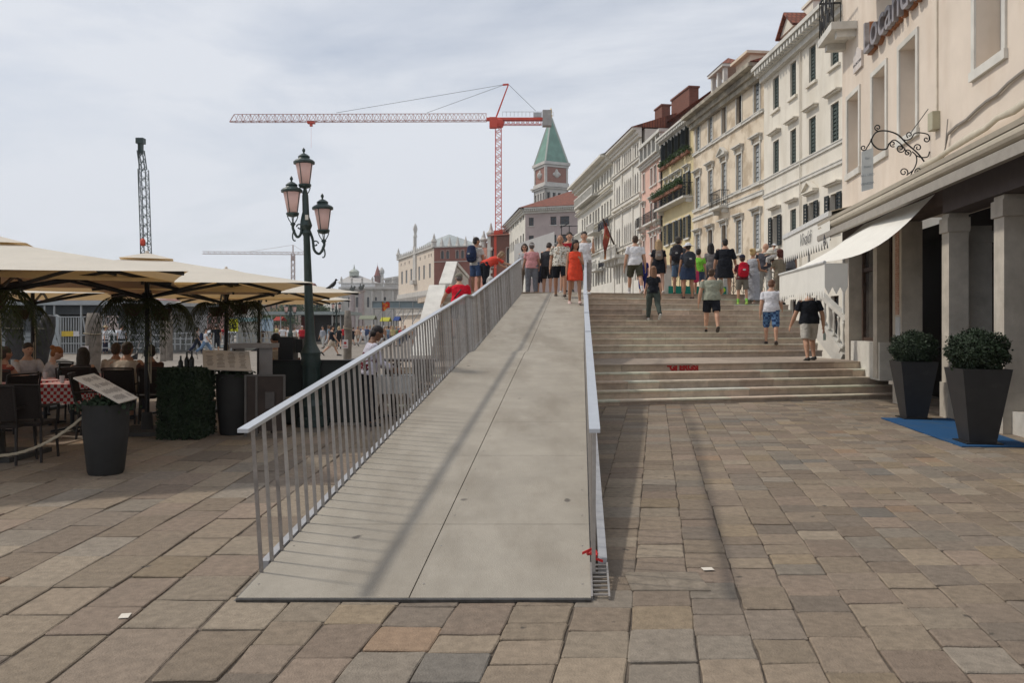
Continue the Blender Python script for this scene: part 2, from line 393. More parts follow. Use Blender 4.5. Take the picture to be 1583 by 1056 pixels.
# ------------------------------------------------------------ steel ramp
RD = [(4.52, .018, -1.60, .46), (13.7, 1.14, -.76, 1.27), (14.57, 1.145, -.70, 1.345), (23.5, 2.645, .33, 2.20)]
def rampat(d):
    for (a, b) in zip(RD, RD[1:]):
        if d <= b[0]:
            t = (d-a[0])/(b[0]-a[0]); return tuple(a[i]+t*(b[i]-a[i]) for i in range(4))
    return RD[-1]
def surf(X, d):
    if 4.52 < d < 23.5:
        r = rampat(d)
        if r[2]-.1 < X < r[3]+.1: return r[1]
    return stairz(X, d) if X > -2.4 else 0
ramp = empty('access_ramp', (-.57, 4.52, 0), 'long pale concrete-panelled ramp with steel railings rising in the middle of the photo', 'ramp')
M_ramp = mat('ramp_panel', (.345,.312,.262), .75, .10, 2.2, bump=.5, bscale=120, stain=((.235,.205,.165), .7, (1.6,.55,1), .47, .66), spec=.25, spots=((.13,.115,.10), 2.6, .10, .45))
seamd = [4.52, 5.66, 7.4, 8.7, 10.3, 12.05, 13.7, 14.57, 16.6, 18.8, 21.1, 23.5]
cfrac = [.48]*12
for i in range(len(seamd)-1):
    a, b = rampat(seamd[i]+1e-4), rampat(seamd[i+1]-1e-4)
    for s in (0, 1):
        g = .004
        def xx(r, t): return r[2]+(r[3]-r[2])*t
        t0, t1 = ((0, .485) if s == 0 else (.485, 1))
        A = V((xx(a,t0)+(g if s else 0), a[0]+g, a[1])); B = V((xx(a,t1)-(0 if s else g), a[0]+g, a[1])); C_ = V((xx(b,t1)-(0 if s else g), b[0]-g, b[1])); D_ = V((xx(b,t0)+(g if s else 0), b[0]-g, b[1]))
        mb = MB(); mb.prism([A, B, C_, D_], (0, 0, -.014)); child(mb, 'panel', M_ramp, ramp)
# worn metal lip at the foot, and screw heads along both edges
mb = MB(); mb.box(-1.60, .46, 4.495, 4.519, .0, .017); child(mb, 'foot_lip', mat('worn_lip', (.09,.085,.08), .5, .3, 12, metal=.6), ramp)
mb = MB(); d = 4.7
while d < 23.2:
    r = rampat(d)
    for x in (r[2]+.05, r[3]-.05, (r[2]+r[3])*.5+.02): mb.lathe((x, d, r[1]-.001), [(.007,0),(.007,.003),(.004,.004)], 6)
    d += .57
tag(child(mb, 'screws', M_steel, ramp), kind='stuff')
# under-structure
mb = MB()
for a, b in zip(RD, RD[1:]):
    h0 = min(.16, a[1]); h1 = .16
    mb.add([(a[2]-.02,a[0],a[1]-.016),(a[3]+.02,a[0],a[1]-.016),(b[3]+.02,b[0],b[1]-.016),(b[2]-.02,b[0],b[1]-.016),
            (a[2]-.02,a[0],a[1]-.016-h0),(a[3]+.02,a[0],a[1]-.016-h0),(b[3]+.02,b[0],b[1]-.016-h1),(b[2]-.02,b[0],b[1]-.016-h1)],
           [(0,1,2,3),(7,6,5,4),(0,4,5,1),(3,2,6,7),(0,3,7,4),(1,5,6,2)])
child(mb, 'understructure', mat('ramp_steel', (.12,.115,.11), .6, .15, 6), ramp)
mb = MB()
for d in (7.5, 10.5, 13.3):
    r = rampat(d)
    for x in (r[2]+.25, r[3]-.25): mb.box(x-.05, x+.05, d-.05, d+.05, 0, r[1]-.15)
    mb.box(r[2]+.1, r[3]-.1, d-.06, d+.06, r[1]-.30, r[1]-.165)
child(mb, 'support_leg', M_steel, ramp)
# side curbs
for side in (0, 1):
    mb = MB()
    for a, b in zip(RD, RD[1:]):
        xa = a[2+side]; xb = b[2+side]; o0, o1 = ((-.065, -.012) if side == 0 else (.055, .11))
        zt = .012 if side == 0 else .03
        a1 = a if a[0] > 5 else rampat(5.0); xa = a1[2+side]
        for (p0, p1, q0, q1) in ((xa+o0, xa+o1, xb+o0, xb+o1),):
            dp = min(.22, a1[1])
            mb.add([(p0,a1[0],a1[1]+zt),(p1,a1[0],a1[1]+zt),(q1,b[0],b[1]+zt),(q0,b[0],b[1]+zt),
                    (p0,a1[0],a1[1]-dp),(p1,a1[0],a1[1]-dp),(q1,b[0],b[1]-.22),(q0,b[0],b[1]-.22)],
                   [(0,1,2,3),(7,6,5,4),(0,4,5,1),(3,2,6,7),(0,3,7,4),(1,5,6,2)])
    child(mb, 'curb', mat('curb_steel', (.42,.42,.43), .5, .1, 8, metal=.5), ramp)
# cable duct grille at the right foot
mb = MB()
for i in range(8):
    d = 4.57+i*.058; r = rampat(d); mb.obox((r[3]+.058, d, r[1]-.004), (.045,0,0), (0,.008,0), (0,0,.004))
for x_ in (.006, .108): r_a, r_b = rampat(4.525), rampat(5.0); mb.bar((r_a[3]+x_,4.53,r_a[1]-.004), (r_b[3]+x_,4.995,r_b[1]-.004), .012, .022)
child(mb, 'drain_grille', M_steel, ramp)
M_st2 = mat('steel_weathered', (.29,.26,.235), .55, .2, 12, metal=.45); M_st3 = mat('steel_pale', (.42,.395,.37), .4, .12, 12, metal=.6)
RAILH = 1.02
def railz(d):
    r = rampat(d); h = .92+.1*min(1, (d-4.5)/9.0); return r[1]+h
for side in (0, 1):
    sg = -1 if side == 0 else 1
    ra = empty('steel_railing', (rampat(4.8)[2+side], 4.8, 0), ('near-left metal railing of closely set flat bars along the ramp edge by the restaurant' if side == 0 else 'right-hand metal railing of flat bars between the ramp and the broad steps'), 'railing', 'railings of the ramp')
    def top(d): r = rampat(d); return V((r[2+side]+sg*.055-(.0 if side == 0 else .03), d, railz(d)))
    mb = MB(); ds = [4.72, 13.7, 14.57, 23.5]
    for a, b in zip(ds, ds[1:]):
        p, q = top(a), top(b); wv = V((.034,0,0)); hv = V((0,0,.012))
        mb.add([p-wv-hv, p+wv-hv, p+wv+hv, p-wv+hv, q-wv-hv, q+wv-hv, q+wv+hv, q-wv+hv], [(0,1,2,3),(7,6,5,4),(0,4,5,1),(1,5,6,2),(2,6,7,3),(3,7,4,0)])
    child(mb, 'handrail', M_rail, ra)
    mb = MB()
    if side == 1:
        for d in (9.0, 10.9, 13.7): 
            p = top(d); mb.obox(p+V((0,0,.0135)), V((.035,0,0)), V((0,.03,0)), V((0,0,.0035)))
        child(mb, 'joint_plate', mat('bright_steel', (.75,.77,.8), .3, .03, 5, metal=.3), ra)
    d = 4.86; cnt = 0; rest = MB()
    while d < 23.45:
        r = rampat(d); b_ = V((r[2+side]-(.0 if side == 0 else -.02), d, r[1]+.001)); t_ = top(d)-V((0,0,.013))
        m1 = MB() if cnt < 99 else rest
        m1.bar(b_, t_, .024, .010, up=(0,1,0))
        if cnt < 99: child(m1, 'post', random.choice([M_steel, M_st2, M_st3]), ra)
        cnt += 1; d += .165
    tag(child(rest, 'upper_posts', M_steel, ra), kind='stuff')
# red tape tied at the foot of the right railing
mb = MB(); r = rampat(4.95); c = V((r[3]+.01, 4.92, r[1]+.09))
mb.tube([c+V((.03*cos(a), .03*sin(a), .012*sin(2*a))) for a in [2*pi*k/12 for k in range(13)]], .008, 5)
mb.obox(c+V((-.035,-.02,.02)), V((.03,0,.014)), V((0,.004,0)), V((0,0,.008))); mb.obox(c+V((.035,-.03,-.03)), V((.03,0,-.01)), V((0,.004,0)), V((0,0,.008)))
tag(link(mb, 'red_tape', mat('red_plastic', (.5,.02,.02), .5, .1, 9)), 'red tape tied round the first right-hand railing bar', 'tape')
# litter
for nm, u, v, dx, dy, rz, lab in (('paper_slip', 193, 955, .026, .035, .2, 'small white paper slip lying on the left paving'), ('paper_tag', 1094, 882, .036, .028, .1, 'small cream tag with a dark dot on the right paving')):
    d = EYE*F/(v-HV); mb = MB(); mb.obox((0,0,0), (dx,0,0), (0,dy,0), (0,0,.0012)); o = link(mb, nm, mat('paper', (.65,.6,.52), .8, .05, 9)); o.location = (GX(u,d), d, .009); o.rotation_euler = (0,0,rz); tag(o, lab, 'paper')
mb = MB(); mb.obox((0,0,0), (.115,0,0), (0,.17,0), (0,0,.002)); mb.obox((.235,0,0), (.115,0,0), (0,.17,0), (0,0,.002)); mb.obox((.1175,0,-.002), (.238,0,0), (0,.176,0), (0,0,.002))
# iron inspection lid
o = link(mb, 'inspection_cover', mat('cover_slab', (.215,.18,.14), .85, .25, 9, bump=.5)); d = EYE*F/(900-HV); o.location = (GX(1000, d), d, .006); tag(o, 'pair of dark rectangular inspection lids set in the right paving', 'manhole cover')
# ------------------------------------------------------------ facades
class Fac:
    def __init__(s, p0, p1, zb=0, zt=10):
        s.p0 = V((*p0, 0)); s.p1 = V((*p1, 0)); s.L = (s.p1-s.p0).length; s.t = (s.p1-s.p0)/s.L
        s.n = V((-s.t.y, s.t.x, 0)); s.zb = zb; s.zt = zt
    def at(s, u, v=HV):
        a = (u-CU)/F; q = (a*s.p0.y-s.p0.x)/(s.t.x-a*s.t.y); d = s.p0.y+s.t.y*q
        return q, EYE+(HV-v)*d/F
    def pt(s, q, z, o=0): return s.p0+s.t*q+s.n*o+V((0,0,z))
    def box(s, mb, q0, q1, z0, z1, o0, o1, col=None):
        c = s.pt((q0+q1)/2, (z0+z1)/2, (o0+o1)/2)
        mb.obox(c, s.t*((q1-q0)/2), s.n*((o1-o0)/2), V((0,0,(z1-z0)/2)), col)
    def wall(s, rects, depth=8, rd=.28, arches=()):
        mb = MB(); qs = sorted({0, s.L}|{r[i] for r in rects for i in (0,1)}); zs = sorted({s.zb, s.zt}|{r[i] for r in rects for i in (2,3)})
        qs = [q for q in qs if 0 <= q <= s.L]; zs = [z for z in zs if s.zb <= z <= s.zt]
        idx = {}; vs = []
        def vi(q, z):
            k_ = (q, z)
            if k_ not in idx: idx[k_] = len(vs); vs.append(s.pt(q, z))
            return idx[k_]
        fs = []
        for i in range(len(qs)-1):
            for j in range(len(zs)-1):
                cq, cz = (qs[i]+qs[i+1])/2, (zs[j]+zs[j+1])/2
                if any(r[0] < cq < r[1] and r[2] < cz < r[3] for r in rects): continue
                fs.append((vi(qs[i],zs[j]), vi(qs[i+1],zs[j]), vi(qs[i+1],zs[j+1]), vi(qs[i],zs[j+1])))
        mb.add(vs, fs)
        for (a, b, z0, z1) in rects:
            c = [s.pt(a,z0), s.pt(b,z0), s.pt(b,z1), s.pt(a,z1)]; e = [x-s.n*rd for x in c]
            mb.add(c+e, [(0,1,5,4),(1,2,6,5),(2,3,7,6),(3,0,4,7)])
        for (a, b, z0, z1, kind) in arches:   # spandrels fill the top corners of the opening
            m = (a+b)/2; hw = (b-a)/2; hh = min((z1-z0)*.4, hw*(1.7 if kind == 'gothic' else 1))
            for sg in (-1, 1):
                pts = [s.pt(m+sg*hw, z1-hh, .001)]
                for t in (0, .25, .5, .75, 1):
                    if kind == 'gothic': x = hw*(1-t)**.75; zz = z1-hh+hh*t**.8
                    else: x = hw*cos(t*pi/2); zz = z1-hh+hh*sin(t*pi/2)
                    pts.append(s.pt(m+sg*x, zz, .001))
                pts.append(s.pt(m+sg*hw, z1+.001, .001))
                mb.prism(pts, -s.n*.12)
        # body behind
        b = MB(); s.box(b, 0, s.L, s.zb, s.zt, -depth, -rd-.002); mb.add(b.v, b.f)
        return mb
def band(f, z, h, o, q0=0, q1=None):
    mb = MB(); f.box(mb, q0-.0, f.L if q1 is None else q1, z, z+h, .003, o); f.box(mb, q0, f.L if q1 is None else q1, z+h, z+h+.05, .003, o*1.4); return mb
def shutterleaf(f, mb, q0, q1, z0, z1, o0, o1, slats=8):
    w = (q1-q0); st = w*.14
    f.box(mb, q0, q0+st, z0, z1, o0, o1); f.box(mb, q1-st, q1, z0, z1, o0, o1)
    f.box(mb, q0+st, q1-st, z0, z0+.09, o0, o1); f.box(mb, q0+st, q1-st, z1-.09, z1, o0, o1)
    zz = z0+.09; dz = (z1-z0-.18)/slats; om = (o0+o1)/2
    for i in range(slats):
        c = f.pt((q0+q1)/2, zz+dz*(i+.5), om); up = V((0,0,1))*(dz*.42)+f.n*(-.018)
        mb.obox(c, f.t*((w-2*st)/2), f.n*.006, up)
def window(f, root, q0, q1, z0, z1, style='glass', frame=True, hood=None, sill=True, shut=None, arch=None, fm=None, shm=None, rd=.2, sl=7, lt=False):
    """the window is a pane part, frame / shutter / hood its sub-parts"""
    mb = MB(); f.box(mb, q0, q1, z0, z1, -rd-.05, -rd)
    pane = {'glass': M_glass, 'pale': M_glass2, 'black': mat('void', (.006,.006,.007), .6, .1, 3)}.get(style, M_glass)
    wd = child(mb, 'window', pane, root)
    fm = fm or M_white
    if style in ('glass', 'pale') and q1-q0 > .35:
        m = MB(); w = (q1-q0)
        for a, b in ((q0, q0+.06), (q1-.06, q1), ((q0+q1)/2-.025, (q0+q1)/2+.025)): f.box(m, a, b, z0, z1, -rd+.001, -rd+.045)
        for zz in (z0+.03, z0+(z1-z0)*.5, z1-.03): f.box(m, q0, q1, zz-.025, zz+.025, -rd+.002, -rd+.04)
        child(m, 'sash', M_wood if style == 'glass' else mat('grey_sash', (.2,.2,.2), .6, .1, 6), wd)
    if frame:
        m = MB(); t = .09
        f.box(m, q0-t, q0, z0, z1, .002, .045); f.box(m, q1, q1+t, z0, z1, .002, .045); f.box(m, q0-t, q1+t, z1, z1+t, .002, .047)
        child(m, 'frame', fm, wd)
    if sill:
        m = MB(); f.box(m, q0-.18, q1+.18, z0-.12, z0, .002, .12); child(m, 'sill', fm, wd)
    if hood:
        m = MB(); h0 = z1+(.34 if hood != 'low' else .2)
        f.box(m, q0-.24, q1+.24, h0, h0+.07, .002, .17); f.box(m, q0-.30, q1+.30, h0+.07, h0+.13, .002, .27)
        if not lt: f.box(m, q0-.2, q0-.08, h0-.26, h0, .002, .11); f.box(m, q1+.08, q1+.2, h0-.26, h0, .002, .11)
        if hood == 'ped':
            mid = (q0+q1)/2; hw = (q1-q0)/2+.30
            m.prism([f.pt(mid-hw, h0+.132, .002), f.pt(mid+hw, h0+.132, .002), f.pt(mid, h0+.132+hw*.62, .002)], f.n*.14)
            for sg in (-1, 1): m.bar(f.pt(mid+sg*hw, h0+.16, .16), f.pt(mid, h0+.16+hw*.62, .16), .25, .07)
        child(m, 'hood', fm, wd)
    if shut:
        sm = shm or M_green_sh; w = (q1-q0)/2
        if shut == 'closed':
            for a in (0, 1):
                m = MB(); shutterleaf(f, m, q0+a*w+.01, q0+(a+1)*w-.01, z0+.02, z1-.02, -rd+.06, -rd+.11, sl); child(m, 'shutter', sm, wd)
        elif shut == 'open':
            for a in (0, 1):
                qa = q0-w-.02 if a == 0 else q1+.02
                m = MB(); shutterleaf(f, m, qa, qa+w, z0+.02, z1-.02, .06, .11, sl); child(m, 'shutter', sm, wd)
        elif shut == 'half':
            for a in (0, 1):
                m = MB(); q = q0 if a == 0 else q1; dirv = f.n*1.0+f.t*(.35 if a else -.35)
                c0 = f.pt(q, (z0+z1)/2, .01)+dirv*(w*.5); m.obox(c0, dirv*(w*.48), f.t*.02, V((0,0,(z1-z0)/2-.02)))
                for i in range(sl): m.obox(c0+V((0,0,-(z1-z0)/2+(z1-z0)*(i+.5)/sl)), dirv*(w*.4), f.t*.032, V((0,0,.03)))
                child(m, 'shutter', sm, wd)
    return wd
def rows(f, us, vref, uref):  # z range from a reference pixel column
    q, z1 = f.at(uref, vref[0]); _, z0 = f.at(uref, vref[1])
    return z0, z1
def cornice(f, root, z, h=.5, o=.5, dent=True, m=None, q0=0, q1=None):
    mb = MB(); q1 = q1 or f.L
    f.box(mb, q0, q1, z-h, z-h*.65, .003, o*.35); f.box(mb, q0, q1, z-h*.65, z-h*.25, .003, o*.55); f.box(mb, q0, q1, z-h*.25, z, .003, o)
    if dent:
        n = int((q1-q0)/.36)
        for i in range(n): f.box(mb, q0+.36*i+.06, q0+.36*i+.24, z-h*.62, z-h*.27, o*.551, o*.9)
    return child(mb, 'cornice', m or M_white, root)
def roof(f, root, z, depth=8, rise=2, over=.5, m=None):
    mb = MB(); a = f.pt(-.1, z+.004, over); b = f.pt(f.L+.1, z+.004, over); c = f.pt(f.L+.1, z+rise, -depth/2); d = f.pt(-.1, z+rise, -depth/2)
    e = f.pt(f.L+.1, z+.004, -depth-.3); g = f.pt(-.1, z+.004, -depth-.3)
    mb.add([a,b,c,d,e,g, a-V((0,0,.12))+V((0,0,.0)), b-V((0,0,.0))], [(0,1,2,3),(3,2,4,5),(1,4,2),(0,3,5),(0,5,4,1)])
    return child(mb, 'roof', m or M_tile, root)

DP = {1330: 30.2, 1302: 32.0, 1181: 41.0, 1072: 52.0, 1024: 59.0, 992: 65.3, 948: 75.3, 893: 94.0}
def fp(u, d=None): d = d or DP[u]; return (GX(u, d), d)
def plaster(name, col, st, amt=.45, s=(.35,.35,.9), lo=.5, hi=.66): return mat(name, col, .85, .07, .8, bump=.2, bscale=20, stain=(st, amt, s, lo, hi), spec=.2)
P_w1 = plaster('cream_plaster', (.72,.675,.59), (.56,.50,.41), .45, (1.6,1.6,.3), .46, .66)
P_b2 = plaster('worn_beige_plaster', (.70,.60,.47), (.42,.33,.23), .8, (.7,.7,.7), .47, .60)
P_y3 = plaster('yellow_plaster', (.68,.57,.34), (.5,.40,.22), .4)
P_p4 = plaster('pink_plaster', (.68,.44,.36), (.46,.28,.22), .4)
P_g5 = plaster('pale_plaster', (.70,.665,.60), (.5,.45,.38), .35)
P_w6 = plaster('off_white_plaster', (.68,.65,.58), (.48,.45,.38), .35)
P_loc = plaster('peach_plaster', (.69,.60,.51), (.56,.45,.35), .45, (1.8,1.8,.3), .46, .68)

# --- cream house with green shutters
f = Fac(fp(1330), fp(1181), 0); f.p0 = V((*fp(1302, 32.0), 0))-((V((*fp(1181),0))-V((*fp(1302,32.0),0))).normalized())*1.6
f = Fac((f.p0.x, f.p0.y), fp(1181), 0); f.zt = f.at(1302, -5)[1]-.1
r = empty('town_house', (f.p0.x, f.p0.y, 0), 'cream house with green louvred shutters and dentilled cornice next to the peach hotel', 'house', 'houses along the promenade')
rects = []; W = []
for (ua, ub) in ((1195,1204),(1221.5,1230.5),(1250.5,1261),(1284,1296.5)):
    qa, qb = f.at(ub)[0], f.at(ua)[0]
    for (va, vb, sh, hd) in ((69.7,127.6,'closed',None),(180.7,241,'closed','flat'),(312,366,'open','flat')):
        z0, z1 = rows(f, None, (va, vb), 1255.7); 
        hd2 = 'ped' if (va == 312 and ua == 1250.5) else hd
        if va == 312 and ua == 1221.5: sh = 'closed'
        W.append((qa, qb, z0, z1, sh, hd2)); rects.append((qa, qb, z0, z1))
    rects.append((qa, qb, .9, 2.9)); W.append((qa, qb, .9, 2.9, None, None))
child(f.wall(rects), 'wall', P_w1, r)
for (a, b, z0, z1, sh, hd) in W: window(f, r, a, b, z0, z1, 'black' if sh == 'open' else 'glass', shut=sh, hood=hd, frame=False, sill=hd is None or sh == 'open', shm=M_dgreen_sh if sh == 'open' else M_green_sh, fm=P_w1, sl=9, lt=True)
cornice(f, r, f.zt+.1, .75, .7)
for vv, hh in ((221, .12), (253, .14)): child(band(f, f.at(1301, vv)[1], hh, .07), 'string_course', M_white, r)
rf = roof(f, r, f.zt+.1, 8, 2.2, .7)
def chimney(name, f, root, u0, u1, v0, v1, off=-2.5, m=None, cap=True, w2=None):
    """stack whose outline matches the pixels when set back by off"""
    g = Fac((f.p0+f.n*off)[:2], (f.p1+f.n*off)[:2]); qa, z1 = g.at(u1, v0); qb, _ = g.at(u0, v0); z0 = g.at((u0+u1)/2, v1)[1]-1
    mb = MB(); g.box(mb, qa, qb, z0, z1, -.5, .3)
    if cap: g.box(mb, qa-.08, qb+.08, z1, z1+.14, -.58, .38)
    return child(mb, name, m or brickmat('chimney_brick', (.26,.085,.06), (.20,.07,.05), (.18,.10,.08), 4, .5, .25, .03, axis='YZ'), root)
chimney('chimney', f, rf, 1251, 1266, 0, 30, -2, m=P_w1)
# gabled dormer on its roof
q, z = f.at(1192, 60); mb = MB(); qa, qb = f.L-2.0, f.L-.3; z0 = f.zt+.2
f.box(mb, qa, qb, z0, z0+1.5, -3, -.9); mb.prism([f.pt(qa-.2, z0+1.5, -.8), f.pt(qb+.2, z0+1.5, -.8), f.pt((qa+qb)/2, z0+2.3, -.8)], -f.n*2.2)
child(mb, 'dormer', P_w1, rf)
mb = MB(); mid = (qa+qb)/2
for sg in (-1, 1): mb.bar(f.pt(mid+sg*((qb-qa)/2+.3), z0+1.42, -1.9), f.pt(mid, z0+2.42, -1.9), 2.6, .10)
child(mb, 'dormer_roof', M_tile, rf)
# vertical downpipe
mb = MB(); q = f.at(1239)[0]; mb.tube([f.pt(q, 1, .08), f.pt(q, f.zt-.6, .08)], .035, 6); child(mb, 'drainpipe', P_w1, r)

# --- beige weathered palazzo
f = Fac(fp(1181), fp(1072), 0); f.zt = f.at(1181, 97)[1]
r = empty('town_house', (f.p0.x, f.p0.y, 0), 'weathered beige house with grey shutters and a small central balcony', 'house', 'houses along the promenade')
rects = []; W = []
for k_, (ua, ub) in enumerate(((1076,1082.5),(1095.4,1101.8),(1116.3,1123),(1138.8,1146.9),(1166,1175.2))):
    qa, qb = f.at(ub)[0], f.at(ua)[0]
    for ri, (va, vb) in enumerate(((140.5,194),(238,296),(340,392))):
        z0, z1 = rows(f, None, (va, vb), 1142.8)
        if k_ == 2 and ri == 1: z0 -= .35
        hd = (None, 'ped' if k_ == 2 else 'flat', 'low')[ri]
        sh = None if (ri == 0 and k_ in (2, 3)) or (ri == 2 and k_ in (1, 2)) else 'closed'
        W.append((qa, qb, z0, z1, sh, hd, ri)); rects.append((qa, qb, z0, z1))
child(f.wall(rects), 'wall', P_b2, r)
for (a, b, z0, z1, sh, hd, ri) in W: window(f, r, a, b, z0, z1, 'glass', shut=sh, hood=hd, shm=M_grey_sh, fm=M_white)
cornice(f, r, f.zt+.05, .85, .85, dent=False, m=mat('sooty_cornice', (.38,.34,.27), .85, .3, 2, stain=((.16,.14,.12), .7, (.5,.5,2), .48, .62)))
for u_, vv, hh in ((1181,172.6,.14),(1181,283,.14),(1181,300,.2)): child(band(f, f.at(u_, vv)[1], hh, .09), 'string_course', M_white, r)
rf = roof(f, r, f.zt+.05, 8, 1.6, .8)
g = Fac((f.p0+f.n*-1.2)[:2], (f.p1+f.n*-1.2)[:2])
# open turret and rooftop hut
qa, qb = g.at(1121)[0], g.at(1103)[0]; za = f.zt; zb = g.at(1112, 112)[1]; qm = (qa+qb)/2
mb = MB()
for q in (qa, qm, qb):
    for o in (0, -1.2): g.box(mb, q-.13, q+.13, za, zb, o-.13, o+.13)
g.box(mb, qa-.2, qb+.2, za, za+.8, -1.4, .2); g.box(mb, qa-.3, qb+.3, zb, zb+.18, -1.5, .3)
child(mb, 'roof_turret', M_white, rf)
mb = MB(); c4 = [g.pt(qa-.35, zb+.182, .35), g.pt(qb+.35, zb+.182, .35), g.pt(qb+.35, zb+.182, -1.55), g.pt(qa-.35, zb+.182, -1.55)]; ap = g.pt(qm, zb+1.0, -.6)
mb.add(c4+[ap], [(0,1,4),(1,2,4),(2,3,4),(3,0,4),(3,2,1,0)]); child(mb, 'turret_roof', M_tile, rf)
mb = MB(); qa, qb = g.at(1155)[0], g.at(1133)[0]; g.box(mb, qa, qb, za, g.at(1144, 92)[1], -2, -.2); g.box(mb, qa-.2, qb+.2, g.at(1144, 92)[1], g.at(1144, 88)[1], -2.2, .1); child(mb, 'roof_hut', P_b2, rf)
# balcony
def balcony(f, root, qa, qb, z, o=.6, h=.9, mt=None, n=None, slab=None):
    mb = MB(); f.box(mb, qa, qb, z-.14, z, .003, o); 
    for q in (qa+.1, qb-.25): f.box(mb, q, q+.15, z-.4, z-.141, .003, o*.6)
    b = child(mb, 'balcony', slab or M_white, root)
    mb = MB(); n = n or max(4, int((qb-qa)/.13))
    for i in range(n+1): 
        q = qa+.03+(qb-qa-.06)*i/n; mb.bar(f.pt(q, z, o-.04), f.pt(q, z+h, o-.04), .02)
    for k_ in range(4):
        oo = .1+(o-.14)*k_/4
        for q in (qa+.03, qb-.03): mb.bar(f.pt(q, z, oo), f.pt(q, z+h, oo), .02)
    mb.bar(f.pt(qa, z+h, o-.04), f.pt(qb, z+h, o-.04), .04); mb.bar(f.pt(qa, z+h*.5, o-.04), f.pt(qb, z+h*.5, o-.04), .025)
    for q in (qa+.03, qb-.03): mb.bar(f.pt(q, z+h, 0), f.pt(q, z+h, o-.04), .04)
    child(mb, 'balcony_railing', mt or M_black, b); return b
qa, qb = f.at(1127)[0], f.at(1110)[0]; balcony(f, r, qa, qb, f.at(1119, 320)[1])

# --- yellow house with flower boxes
f = Fac(fp(1072), fp(1024), 0); f.zt = f.at(1069, 182)[1]
r = empty('town_house', (f.p0.x, f.p0.y, 0), 'narrow yellow house with black shutters and green flower boxes on its balconies', 'house', 'houses along the promenade')
rects = []; W = []
for k_, (ua, ub) in enumerate(((1030,1034.5),(1040,1044.5),(1049,1053),(1060.5,1065.5))):
    qa, qb = f.at(ub)[0], f.at(ua)[0]
    for ri, (va, vb) in enumerate(((206,243),(273,308),(339,372))):
        z0, z1 = rows(f, None, (va, vb), 1051); W.append((qa, qb, z0, z1, ri)); rects.append((qa, qb, z0, z1))
child(f.wall(rects), 'wall', P_y3, r)
for (a, b, z0, z1, ri) in W: window(f, r, a, b, z0, z1, 'glass', shut='open' if ri else 'half', hood='flat' if ri == 1 else None, shm=M_dgreen_sh, sl=6)
cornice(f, r, f.zt+.05, .6, .6)
roof(f, r, f.zt+.05, 8, 1.8, .6)
qa, qb = f.at(1071)[0], f.at(1024)[0]; bal_z = f.at(1051, 312)[1]; balcony(f, r, .1, f.L-.1, bal_z, .7, .9)
def leaves(mb, c, ext, n, s=.09, rnd=random):
    for _ in range(n):
        p = V(c)+V((rnd.gauss(0,1)*ext[0]*.5, rnd.gauss(0,1)*ext[1]*.5, rnd.gauss(0,1)*ext[2]*.5))
        a = V((rnd.uniform(-1,1), rnd.uniform(-1,1), rnd.uniform(-1,1))).normalized(); b = a.orthogonal().normalized(); k_ = s*rnd.uniform(.6,1.3)
        mb.add([p-a*k_, p+b*k_*.5, p+a*k_, p-b*k_*.5], [(0,1,2,3)])
def flowerbox(f, qa, qb, z, o, lab, dens=240, h=.35):
    e = empty('flower_box', f.pt((qa+qb)/2, z, o), lab, 'flower box', 'flower boxes on the yellow house')
    mb = MB(); f.box(mb, qa, qb, z, z+.2, o-.12, o+.12); child(mb, 'trough', mat('terracotta', (.25,.11,.07), .8), e)
    mb = MB(); n = int((qb-qa)/.35)+1
    for i in range(n): 
        c = f.pt(qa+(qb-qa)*(i+.5)/n, z+.2+h*.4+random.uniform(-.1,.1), o); leaves(mb, c, (.34,.26,h*.75), dens//2, .07)
    child(mb, 'foliage', M_leaf, e)
flowerbox(f, .3, f.L-.3, bal_z+.55, .80, 'long bushy flower box on the lower balcony of the yellow house', 240, .45)
zt0 = rows(f, None, (206,243), 1051)[0]
for i, (ua, ub) in enumerate(((1025,1034),(1037,1057),(1059,1070))):
    flowerbox(f, f.at(ub)[0], f.at(ua)[0], zt0-.25, .25, ('small flower box at the far end of the top windows of the yellow house', 'wide flower box under the middle top windows of the yellow house', 'flower box under the nearest top window of the yellow house')[i], 170, .35)
mb = MB(); q = f.L-.05; mb.tube([f.pt(q, 1, .1), f.pt(q, f.zt-.4, .1)], .06, 6); child(mb, 'drainpipe', M_black, r)

# --- brick blind house with tall chimney behind
f0 = f
g = Fac((V((*fp(1072),0))+f.n*-3.5)[:2], (V((*fp(992),0))+f.n*-2.5)[:2], 0)
g.zt = g.at(1000, 200)[1]-.9
mb = MB(); r = empty('brick_house', g.pt(2, 0, 0), 'tall bare brick house with a big square chimney behind the pink house', 'house')
g.box(mb, -.5, g.L+.3, 0, g.zt, -7, 0)
M_brick = brickmat('red_brick', (.20,.075,.05), (.15,.06,.04), (.17,.09,.07), 4, .5, .25, .02, axis='YZ')
child(mb, 'wall', M_brick, r)
rf = roof(g, r, g.zt, 7, 1.6, .4, M_tile)
chimney('chimney', g, rf, 1043, 1071, 135, 185, -.8, m=M_brick)
chimney('chimney', g, rf, 1017, 1028, 163, 185, -1.5, m=M_brick)
# small tiled dormer and tv aerial
mb = MB(); q, z = g.at(1024, 170); mb.bar(g.pt(q, z-1, -1.5), g.pt(q, z+1.6, -1.5), .04); mb.bar(g.pt(q-.5, z+1.3, -1.5), g.pt(q+.5, z+1.3, -1.5), .03); mb.bar(g.pt(q-.3, z+1.0, -1.5), g.pt(q+.4, z+1.05, -1.5), .03)
child(mb, 'aerial', M_black, rf)

